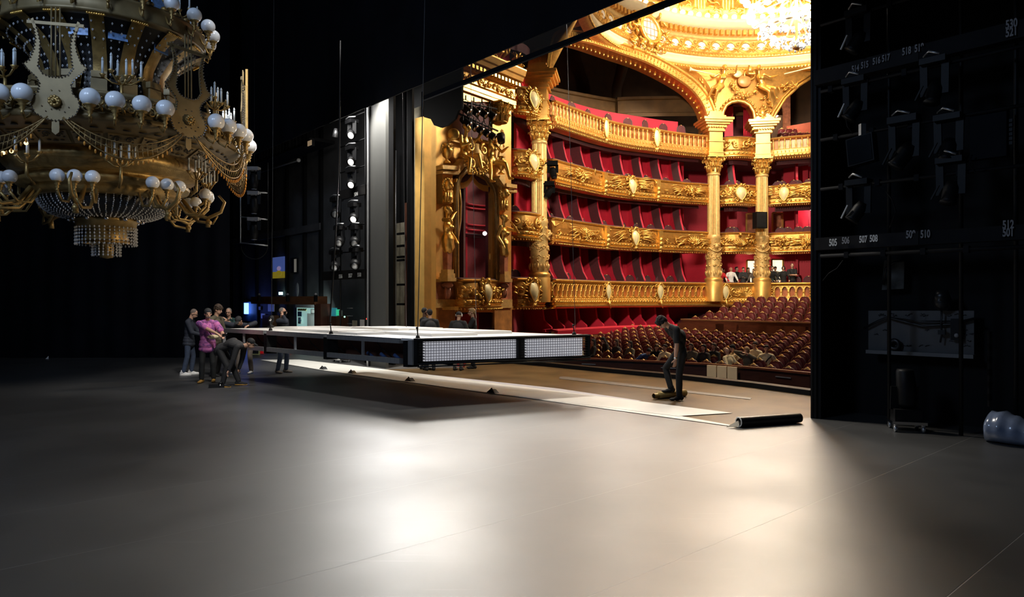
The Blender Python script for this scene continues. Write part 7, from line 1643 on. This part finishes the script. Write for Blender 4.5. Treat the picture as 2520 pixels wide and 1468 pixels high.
def ladder_light(px, py, label, lit, k=1., b=10.75):
    c = PB(px, py, b); t = thing('moving_light', c, label, 'moving light', 'moving lights of the side tower'); h = c+UP*.36*k
    mb = MB(); mb.pbox(h, SU*.2*k, SV*.14, UP*.06*k); mb.build('base', M['blackmetal'], t)
    mb = MB(); mb.tube([h+UP*.12-SU*.25, h+UP*.14-SV*.1, h+UP*.1+SU*.2-SV*.1], .025, 6); mb.build('hook', M['steel'], t)
    for s in (-1, 1): mb = MB(); mb.beam(h+SU*s*.17*k, c+SU*s*.17*k-UP*.05, .04, .12); mb.build('yoke_arm', M['blackmetal'], t)
    d = (V((.0, -1, -.75))).normalized(); mb = MB(); mb.tube([c-d*.22*k, c-d*.1*k, c+d*.10*k, c+d*.2*k], [.10*k, .14*k, .15*k, .14*k], 16); mb.build('head', M['blackmetal'], t)
    mb = MB(); mb.ball(c+d*.195*k, (.10*k, .12*k, .03), 14, 6, ax=(*frame_of(d), d)); mb.build('lens', M['lensglow' if lit else 'steel'], t)
for (x, y), w in zip(TWX, ('topmost', 'second', 'third', 'lowest')): ladder_light(x, y+2, '%s of the four lit moving lights in the column left of the grey tower' % w, True)
for x, y, lab in ((828, 520, 'unlit light left of the lowest lit moving light'), (837, 590, 'dark light under the lowest lit moving light, left one'), (875, 590, 'dark square light under the lowest lit moving light, right one'), (876, 645, 'slanting dark light just above the numbered board'), (826, 650, 'dark light with a yellow tag above the numbered board')): ladder_light(x, y, lab, False, 1.1)
t = thing('small_spot', PB(826, 325, 10.6), 'small silver spot clamped beside the topmost lit moving light', 'spotlight'); c = PB(826, 325, 10.6); mb = MB(); mb.tube([c+UP*.12, c, c-UP*.15+SU*.05], [.05, .08, .1], 10); mb.build('head', M['steel'], t); mb = MB(); mb.beam(c+UP*.1, PB(840, 318, 10.9), .04, .04); mb.build('clamp', M['blackmetal'], t)
t = thing('catwalk_lamp', PB(758, 352, 11.1), 'small warm lit window of a lamp box on the catwalk', 'lamp'); mb = MB(); mb.pbox(PB(760, 352, 11.1), SU*.28, SV*.1, UP*.14); mb.build('box', M['vinyl'], t); mb = MB(); mb.pbox(PB(762, 352, 10.98), SU*.16, SV*.01, UP*.09); mb.build('glow', mat('dim_warm_glow', (.3, .2, .1), .5, emit=(.7, .5, .3), es=.3), t)
t = thing('wall_pipe_arm', PB(735, 395, 11.3), 'slanting grey pipe with a small white camera high on the far side wall', 'camera arm'); a, b = PB(640, 424, 11.4), PB(735, 394, 11.4); mb = MB(); mb.cyl(a, b, .03, n=6); mb.build('pipe', M['steel'], t); mb = MB(); mb.ball(b, .08, 10, 8); mb.build('camera', M['whitepanel'], t)
# hanging ladder with three moving heads in front of the drape
DLD = 20.5
t = thing('hanging_ladder', W(625, 560, DLD), 'suspended steel ladder with a loop of cable, right of the hanging chandelier', 'ladder')
mb = MB(); mb.cyl(W(592, 400, DLD), W(592, 598, DLD), .02, n=6); mb.build('upright', M['steel'], t); mb = MB(); mb.cyl(W(659, 400, DLD), W(659, 600, DLD), .014, n=6); mb.build('upright', M['blackmetal'], t)
for y in (469, 534, 598): mb = MB(); mb.cyl(W(592, y-1, DLD), W(659, y+6, DLD), .02, n=6); mb.build('rung', M['steel'], t)
mb = MB(); mb.tube([W(626-33*math.cos(q), 604+33*math.sin(q), DLD) for q in [PI*k/14 for k in range(15)]], .014, 6); mb.build('cable_loop', M['blackmetal'], t)
mb = MB(); mb.cyl(W(626, 598, DLD), V((W(626, 40, DLD).x, DLD, 13.5)), .012, n=6); mb.build('suspension', M['blackmetal'], t)
for y, w in ((440, 'uppermost'), (500, 'middle'), (564, 'lowest')):
    c = W(625, y, DLD); t = thing('moving_light', c, '%s of three dark moving lights on the suspended ladder' % w, 'moving light', 'ladder lights'); mb = MB(); mb.pbox(c+UP*.30, V((.16, 0, 0)), V((0, .12, 0)), UP*.05); mb.build('base', M['numgrey'], t)
    for s in (-1, 1): mb = MB(); mb.beam(c+V((s*.15, 0, .27)), c+V((s*.14, 0, -.02)), .04, .1); mb.build('yoke_arm', M['blackmetal'], t)
    mb = MB(); mb.tube([c+UP*.16, c+UP*.1, c-UP*.12, c-UP*.30], [.08, .12, .12, .09], 14); mb.build('head', M['blackmetal'], t); mb = MB(); mb.cyl(c-UP*.30, c-UP*.31, .085, n=14); mb.build('lens', M['steel'], t)
# things beneath / behind the platform
t = thing('framed_panel', FL(632, 872), 'small yellow framed black panel on the floor behind the bending person', 'panel'); c = FL(628, 872); mb = MB(); mb.pbox(c+UP*.14, V((.17, 0, 0)), V((0, .03, 0)), UP*.14); mb.build('frame', mat('pale_yellow_frame', (.7, .66, .25), .5), t); mb = MB(); mb.pbox(c+UP*.14-V((0, .035, 0)), V((.13, 0, 0)), V((0, .006, 0)), UP*.10); mb.build('panel', M['vinyl'], t)
for px in (643, 712): t = thing('red_box', FL(px, 869), {643: 'small red box on the floor just right of the yellow framed panel', 712: 'small red box on the floor behind the legs of the person on the phone'}[px], 'box'); c = FL(px, 869); mb = MB(); mb.pbox(c+UP*.06, V((.09, 0, 0)), V((0, .07, 0)), UP*.06); mb.build('body', mat('glowing_red_plastic', (.6, .01, .02), .4, emit=(1, .02, .03), es=.15), t); mb = MB(); mb.pbox(c+UP*.125, V((.06, 0, 0)), V((0, .012, 0)), UP*.012); mb.build('handle', M['vinyl'], t)  # weak emission put into the red plastic to brighten it
c = FL(840, 890); t = thing('wheel_dolly', c, 'low chrome dolly with castors under the white platform', 'dolly'); mb = MB(); mb.pbox(c+UP*.1, SU*.3, SV*.2, UP*.02); mb.build('deck', M['chrome'], t)
for s in (-1, 1):
    for q in (-1, 1): mb = MB(); k = c+SU*.24*s+SV*.15*q; mb.cyl(k+UP*.045-SU*.02, k+UP*.045+SU*.02, .045, n=10); mb.build('caster', M['steel'], t)
t = thing('paper_scrap', FL(115, 877), 'small white scrap of paper at the foot of the black drape', 'paper'); c = FL(115, 883); mb = MB(); mb.add([c+V((-.04, 0, .005)), c+V((.05, .02, .005)), c+V((.03, .05, .11)), c+V((-.01, .04, .06))], [(0, 1, 2, 3), (3, 2, 1, 0)]); mb.build('sheet', M['whitepanel'], t)
# ---------------------------------------------------------------- hanging brass chandelier, upper left
CX, CY = -7.045, 12.0
CH = thing('brass_chandelier', (CX, CY, 2.75), 'huge brass chandelier with white globes, lyre plates and crystal hanging at the upper left', 'chandelier')
def cp_(a, R, z): return V((CX+R*math.cos(a), CY+R*math.sin(a), z))
CC = V((CX, CY, 0)); rq = random.Random(5)
def clathe(prof, m, name, n=72): mb = MB(); mb.lathe(prof, CC, n); return mb.build(name, M[m], CH)
# stacked rings, from the bottom up
clathe([(.0, 2.74), (.10, 2.76), (.12, 2.92), (.10, 3.0), (.22, 3.03), (.44, 3.05)], 'brass', 'finial', 40)
clathe([(.36, 3.0), (.30, 3.25), (.46, 3.27), (.47, 3.36), (.50, 3.38), (.50, 3.42), (.42, 3.44)], 'brass', 'lower_drum', 48)
clathe([(.47, 3.42), (.62, 3.43), (.82, 3.50), (.95, 3.61), (1.0, 3.73), (.98, 3.76)], 'crystalbody', 'bowl', 64)
clathe([(1.0, 3.74), (1.10, 3.76), (1.16, 3.84), (1.16, 3.90), (1.30, 3.93), (1.32, 4.0), (1.24, 4.02), (1.24, 4.10), (1.40, 4.12), (1.42, 4.2), (1.46, 4.22), (1.50, 4.28), (1.47, 4.36), (1.42, 4.40), (1.40, 4.50)], 'brass', 'bowl_rim')
clathe([(1.40, 4.40), (1.55, 4.44), (1.60, 4.40), (2.0, 4.64), (2.10, 4.66), (2.16, 4.70), (2.14, 4.76), (2.08, 4.78)], 'brasspale', 'soffit')
clathe([(2.08, 4.76), (2.04, 4.78), (2.04, 5.04), (2.10, 5.06), (2.10, 5.11), (1.95, 5.13), (1.05, 5.16)], 'brasspale', 'gallery_band')
clathe([(1.03, 5.16), (.86, 5.43), (.82, 5.75), (1.0, 6.11), (1.36, 6.41), (1.45, 6.46)], 'crystalbody', 'basket', 48)
clathe([(1.42, 6.44), (1.56, 6.45), (1.575, 6.48), (1.56, 6.50), (1.56, 6.70), (1.58, 6.72), (1.55, 6.75), (1.3, 6.76)], 'brasspale', 'upper_band')
clathe([(1.3, 6.76), (.9, 7.3), (.6, 8.4), (.2, 9.2), (.06, 9.3), (.05, 13.4)], 'crystalbody', 'stem', 32)
# lyre plates
def lyre(a):
    d = V((math.cos(a), math.sin(a), 0)); x = V((-d.y, d.x, 0)); o = cp_(a, 2.22, 4.58)
    L = tag(thing('lyre', o, '', ''), ''); 
    for k in ('label', 'category'):
        if k in L: del L[k]
    attach(L, CH)
    body = [(0, 0), (.14, .02), (.26, .10), (.31, .22), (.29, .32), (.22, .40), (.20, .52), (.24, .60), (.36, .72), (.40, .78), (.33, .84), (.27, 1.0), (.25, 1.15), (.27, 1.28), (.31, 1.42), (.28, 1.44), (.22, 1.25), (.19, 1.1), (.20, .9), (.22, .76), (.16, .66), (.08, .625), (0, .62)]
    out = [(u, v) for u, v in body]+[(-u, v) for u, v in body[::-1][1:-1]]
    mb = MB(); mb.prism(out, o-d*.012, x, UP, d*.024); mb.build('plate', M['brasspale'], L)
    mb = MB(); per = []
    for (u0, v0), (u1, v1) in zip(out, out[1:]+out[:1]):
        l = math.hypot(u1-u0, v1-v0); per += [(u0+(u1-u0)*k/max(1, round(l/.045)), v0+(v1-v0)*k/max(1, round(l/.045))) for k in range(max(1, round(l/.045)))]
    for u, v in per:
        if v < 1.3: mb.gem(o+x*u+UP*v+d*.02, .017)
    for u, v in ((-.05, .43), (.05, .43), (-.17, .2), (.17, .2), (-.12, .13), (.12, .13), (-.05, .16), (.05, .16)): mb.gem(o+x*u+UP*v+d*.02, .012)
    mb.build('studs', M['chrome'], L)
    for u in (-.055, 0, .055): mb = MB(); mb.cyl(o+x*u+UP*.62, o+x*u+UP*1.62, .011, n=6); mb.build('string', M['brasspale'], L)
    mb = MB(); mb.pbox(o+UP*1.38, x*.36, d*.012, UP*.022); mb.build('crossbar', M['brasspale'], L)
    mb = MB(); c = o+UP*.27+d*.04; mb.ball(c, (.085, .04, .085), 14, 8, ax=(x, d, UP))
    for k in range(9): q = 2*PI*k/9; mb.ball(c+x*.06*math.cos(q)+UP*.06*math.sin(q)+d*.02, .028, 6, 5)
    mb.ball(c+d*.05, .03, 8, 6); mb.build('rosette', M['brass'], L)
    mb = MB(); mb.prism([(-.045, 0), (.045, 0), (.05, -.10), (.045, -.16), (0, -.20), (-.045, -.16), (-.05, -.10)], o-d*.01, x, UP, d*.02); mb.build('pendant_plate', M['brasspale'], L)
LA = [math.radians(x) for x in (-166, -121, -75.9, -29.5, 16.2, 61, 106, 151)]
for a in LA: lyre(a)
# globes: the glass is a part, its brass holder a sub-part
gm = MB(); gm.ball((0, 0, 0), .133, 24, 16); G0 = gm.build('globe', M['opalglobe']); 
hm = MB(); hm.lathe([(.0, -.30), (.02, -.30), (.03, -.27), (.015, -.25), (.04, -.22), (.025, -.19), (.055, -.165), (.04, -.14), (.075, -.12), (.085, -.10), (.07, -.095)], (0, 0, 0), 16); H0 = hm.build('globe_holder', M['brass'])
gu = False
def cglobe(p, k=1.):
    global gu
    if not gu: g, h = G0, H0; gu = True
    else: g, h = G0.copy(), H0.copy(); COL.objects.link(g); COL.objects.link(h)
    g.location = p; g.scale = (k, k, k); attach(g, CH); h.parent = g; h.matrix_parent_inverse = Matrix(); h.location = (0, 0, 0); h.scale = (1, 1, 1); return g
def bracket(a, R0, R1, z0, z1, name='bracket'):
    mb = MB(); p, q = cp_(a, R0, z0), cp_(a, R1, z1); mb.tube([p, p.lerp(q, .4)-UP*.10, p.lerp(q, .8)-UP*.12, q], .018, 6); mb.build(name, M['brass'], CH)
for i, a in enumerate(LA):
    for o in (11.3, 19, 27.5, 35.6):
        b = a+math.radians(o); cglobe(cp_(b, 2.335, 4.93)); bracket(b, 2.06, 2.33, 4.80, 4.68)
for k in range(22):
    b = math.radians(-27+16.4*k); cglobe(cp_(b, 1.70, 6.84), .9); bracket(b, 1.55, 1.69, 6.66, 6.60)
for i in range(8):
    for o in (-8, 0, 8):
        b = LA[i]+math.radians(1.5+o*1.05); cglobe(cp_(b, 1.62, 3.90), .78); 
        mb = MB(); mb.tube([cp_(b, 1.15, 3.78), cp_(b, 1.3, 3.55), cp_(b, 1.5, 3.54), cp_(b, 1.62, 3.68)], .022, 6); mb.build('scroll_arm', M['brass'], CH)
# candle clusters
cm = MB(); cm.cyl((0, 0, 0), (0, 0, .19), .017, n=8); cm.tube([(0, 0, .19), (0, 0, .215), (0, 0, .245)], [.014, .018, .004], 8); C0 = cm.build('candle', M['candle']); cuse = False
dm = MB(); dm.lathe([(.0, -.05), (.02, -.045), (.03, -.02), (.045, 0), (.02, .005)], (0, 0, 0), 10); D0 = dm.build('candle_cup', M['brass'])
def cluster(a, R, z, k=1., n=6):
    global cuse
    c = cp_(a, R, z); d = V((math.cos(a), math.sin(a), 0)); x = V((-d.y, d.x, 0)); mb = MB(); mb.tube([cp_(a, R-.15, z-.42*k), c-UP*.30*k, c-UP*.08], [.02, .028, .02], 8)
    for i in range(n):
        u = (i-(n-1)/2)*.09; p = c+x*u*1.1+d*(.10 if i % 2 else -.02)+UP*(.02+.05*(i % 3 == 1)); mb.tube([c-UP*.10, (c+p)/2-UP*.10, p-UP*.03], .013, 5)
        if not cuse: o, e = C0, D0; cuse = True
        else: o, e = C0.copy(), D0.copy(); COL.objects.link(o); COL.objects.link(e)
        o.location = p; o.scale = (k, k, k); attach(o, CH); e.parent = o; e.matrix_parent_inverse = Matrix(); e.location = (0, 0, 0); e.scale = (1, 1, 1)
    mb.build('candle_bracket', M['brass'], CH)
for i in range(8): 
    cluster(LA[i]+math.radians(22), 2.0, 5.36, 1.05, 6); 
    if i in (0, 1, 2, 3, 4, 7): cluster(LA[i]+math.radians(23), 1.66, 4.18, .95, 5)
# fretwork band and sloping fret panels
m_b = lambda s, z, h: cp_(s/2.05, 2.05+h, z)
for i, a in enumerate(LA):
    s0, s1 = (a+math.radians(7))*2.05, (a+math.radians(39))*2.05; mb = MB()
    for k in range(8):
        c = s0+(s1-s0)*(k+.5)/8; sg = 1 if k % 2 else -1
        spiral(mb, m_b, (c, 4.89), .075, 1.3, sg, PI/2, .016, 14); leaf(mb, m_b, (c+.07, 4.80), PI/2+.2*sg, .16, .022, .03, .5*sg); leaf(mb, m_b, (c-.06, 4.98), -PI/2, .12, .02, .03, .7*sg)
    for k in range(26): boss(mb, m_b, (s0+(s1-s0)*k/25, 5.02), .014, 1.5)
    mb.build('fretwork', M['brass'], CH)
m_s = lambda s, r, h: cp_(s/1.8, r, 4.40+(r-1.60)*.6-.012-h)
for i in range(24):
    a = 2*PI*i/24; s0, s1 = (a+math.radians(1.0))*1.8, (a+math.radians(14))*1.8; mb = MB()
    q = [m_s(s0, 1.63, .0), m_s(s1, 1.63, .0), m_s(s1, 1.86, .0), m_s(s0, 1.86, .0)]; mb.add(q+[p-UP*.012 for p in q], [(0, 1, 2, 3), (7, 6, 5, 4), (0, 4, 5, 1), (1, 5, 6, 2), (2, 6, 7, 3), (3, 7, 4, 0)]); pn = mb.build('fret_panel', M['brasspale'], CH)
    mb = MB(); sc = (s0+s1)/2
    for sg in (-1, 1):
        mb.tube([m_s(sc+sg*.085+.06*(1-t/15)*math.cos(t*.75), 1.79+.055*(1-t/15)*math.sin(t*.75)*1., .02) for t in range(13)], .007, 4)
        mb.ball(m_s(sc+sg*.10, 1.68, .014), (.03, .03, .006), 8, 5); mb.ball(m_s(sc+sg*.16, 1.83, .014), (.022, .022, .006), 8, 5); mb.ball(m_s(sc+sg*.15, 1.74, .014), (.018, .018, .006), 8, 5)
    mb.ball(m_s(sc, 1.67, .014), (.04, .04, .006), 8, 5); o = mb.build('piercing', M['crystalbody'], CH); o.parent = pn; o.matrix_parent_inverse = world_of(pn).inverted()
m_o = lambda s, r: cp_(s/2, r, 4.40+(r-1.60)*.6-.01)
for i in range(56):
    mb = MB(); s = 2*PI*2*i/56; mb.ball(m_o(s, 1.935), (.06, .035, .008), 10, 5, ax=(V((-math.sin(s/2), math.cos(s/2), 0)), V((math.cos(s/2), math.sin(s/2), 0)), UP)); mb.build('slot', M['crystalbody'], CH)
# curved straps of the basket
for i in range(16):
    a = 2*PI*i/16+LA[2]+math.radians(11); d = V((math.cos(a), math.sin(a), 0)); x = V((-d.y, d.x, 0)); pr = [(1.53, 6.44), (1.42, 6.38), (1.16, 6.18), (.97, 5.90), (.92, 5.66), (.96, 5.46), (1.06, 5.28), (1.18, 5.15)]
    rows = []
    for k in range(len(pr)-1):
        for t in (0, .5): r = pr[k][0]+(pr[k+1][0]-pr[k][0])*t; z = pr[k][1]+(pr[k+1][1]-pr[k][1])*t; rows.append([CC+d*r+UP*z-x*.10, CC+d*(r+.02)+UP*z, CC+d*r+UP*z+x*.10])
    mb = MB(); mb.grid(rows); mb.build('strap', M['brass'], CH)
    mb = MB(); mb.pbox(CC+d*1.07+UP*5.62, x*.11, d*.05, UP*.05); mb.pbox(CC+d*1.10+UP*5.35, x*.115, d*.02, UP*.2); mb.build('strap_clasp', M['brasspale'], CH)
    mb = MB()
    for q in range(8): mb.ball(CC+d*1.54+x*(q-3.5)*.032+UP*6.42, .02, 8, 6)
    mb.build('bead_row', M['gold'], CH)
# crystal strings of the basket and lower crystal curtains
def strings(name, n, fr, r, m='crystal', h=None):
    mb = MB()
    for i in range(n):
        a = 2*PI*i/n
        for R, z in fr: mb.gem(cp_(a+rq.uniform(-.01, .01), R, z), r, h or r*1.3)
    return tag(mb.build(name, M[m], CH), kind='stuff')
bp = [(1.05, 5.22), (.99, 5.34), (.94, 5.46), (.92, 5.58), (.90, 5.70), (.89, 5.82), (.90, 5.94), (.94, 6.06), (.99, 6.18), (1.06, 6.30), (1.15, 6.42), (1.26, 6.54), (1.38, 6.66)]
strings('crystal_strings', 64, [(R+.02, z) for R, z in [(q, 5.22+(w-5.22)*.79) for q, w in bp]], .020)
strings('bowl_crystals', 60, [(.50+.51*math.sin(t)+.012, 3.42+.33*(1-math.cos(t))) for t in [PI/2*k/15 for k in range(1, 16)]], .014, h=.02)
strings('crystal_curtain', 40, [(.47, 3.26-.055*k) for k in range(6)], .018, h=.024)
strings('lower_curtain', 20, [(.22, 3.0-.05*k) for k in range(5)], .018, h=.026)
mb = MB()
for k in range(12): mb.ball(cp_(2*PI*k/12, .55, 3.40), .042, 10, 8)
mb.build('bowl_beads', M['chrome'], CH)
# festoons between the lyres
for i, a in enumerate(LA):
    b = LA[(i+1) % 8]; b = b if b > a else b+2*PI
    strands = []
    for j, (dr, dip) in enumerate(((.02, .32), (.05, .42), (.08, .52))):
        pts = []
        for k in range(25):
            t = k/24; u = 1-(2*t-1)**2; pts.append(cp_(a+(b-a)*(.055+.89*t), 2.18+dr+.02*u, 4.66-j*.02-dip*u))
        strands.append(pts); mb = MB(); mb.tube(pts, .011, 5); mb.build('festoon_strand', M['bronze'], CH)
    mb = MB()
    for k in range(2, 23):
        p, q, r = strands[0][k], strands[1][k], strands[2][k]; mb.tube([p, q, r], .006, 4)
    fest = mb.build('festoon_links', M['bronze'], CH)
    mb = MB()
    for k in range(3, 22): p = strands[2][k]; mb.ball(p-UP*.055-V((CX-p.x, CY-p.y, 0))*.0, (.016, .016, .034), 6, 6)
    mb.build('festoon_drops', M['amber'], CH)
# scroll arms beneath the bowl rim on the outside
for i in range(8):
    a = LA[i]+math.radians(2); mb = MB(); d = V((math.cos(a), math.sin(a), 0))
    mb.tube([cp_(a, 1.2, 3.82), cp_(a, 1.38, 3.58), cp_(a, 1.62, 3.50), cp_(a, 1.84, 3.62), cp_(a, 1.90, 3.80), cp_(a, 1.80, 3.92)], [.036, .034, .034, .03, .026, .02], 8)
    mb.tube([cp_(a+.12, 1.2, 3.70), cp_(a+.10, 1.45, 3.45), cp_(a+.06, 1.70, 3.42), cp_(a+.03, 1.78, 3.55)], [.024, .026, .024, .016], 8); mb.ball(cp_(a, 1.64, 3.42), .05, 8, 6); mb.cyl(cp_(a, 1.62, 3.5), cp_(a, 1.62, 3.34), .03, .045, 8)
    mb.build('scroll_bracket', M['brass'], CH)
# upright posts of the rim, blue panels seen inside the crown
for a, R, z0, z1 in ((math.radians(17), 2.28, 4.7, 6.25),): mb = MB(); mb.beam(cp_(a, R, z0), cp_(a, R, z1), .02, .04); mb.build('edge_plate', M['gold_pale'], CH)
for a in (-52, -18, -78): a = math.radians(a); mb = MB(); d = V((math.cos(a), math.sin(a), 0)); x = V((-d.y, d.x, 0)); mb.pbox(cp_(a, 1.20, 6.30)+UP*.0, x*.14, d*.01, UP*.12); mb.build('blue_panel', M['blueglass'], CH); mb = MB(); mb.pbox(cp_(a, 1.2, 7.0), x*.2, d*.01, UP*.2); mb.build('blue_panel', M['blueglass'], CH)
for k in range(14):
    a = math.radians(-27+16.4*k+8); cluster(a, 1.35, 7.0, .9, 2)
mb = MB()
for k in range(40): a = 2*PI*k/40; mb.lathe([(.045, 0), (.06, .03), (.04, .06), (.0, .07)], cp_(a, 1.52, 6.75), 8)
mb.build('crown_knobs', M['brass'], CH)
lamp('chandelier_cool_light', 'SPOT', (-5.5, 1.8, 9.6), 1100, (.62, .78, 1), 1.0, (CX, CY, 5.0), spot_size=.62, spot_blend=.6)
lamp('chandelier_side_fill', 'SPOT', (5.0, 10.7, 2.6), 1500, (1, .74, .44), .4, (CX, CY, 4.25), spot_size=.36, spot_blend=.7)  # added warm fill for the chandelier underside, not a real tower lamp
M['bulb'] = emat('small_lit_bulb', (1, .62, .25), 3)
for px, py in ((8, 376), (28, 372), (64, 352)): mb = MB(); mb.ball(W(px, py, 10.1), .028, 10, 8); mb.build('pilot_bulb', M['bulb'], CH)
# ---------------------------------------------------------------- carved relief, bead and stud fields are not countable
for o in list(COL.objects):
    if o.parent and o.name.split('.')[0] in ('carving', 'frieze_carving', 'drum_carving', 'festoon_drops', 'festoon_links', 'studs', 'crystals', 'lattice', 'trophy_carving', 'bowl_beads', 'crown_knobs', 'bead_row', 'cartouche', 'lion_corbel'):
        o['kind'] = 'stuff'
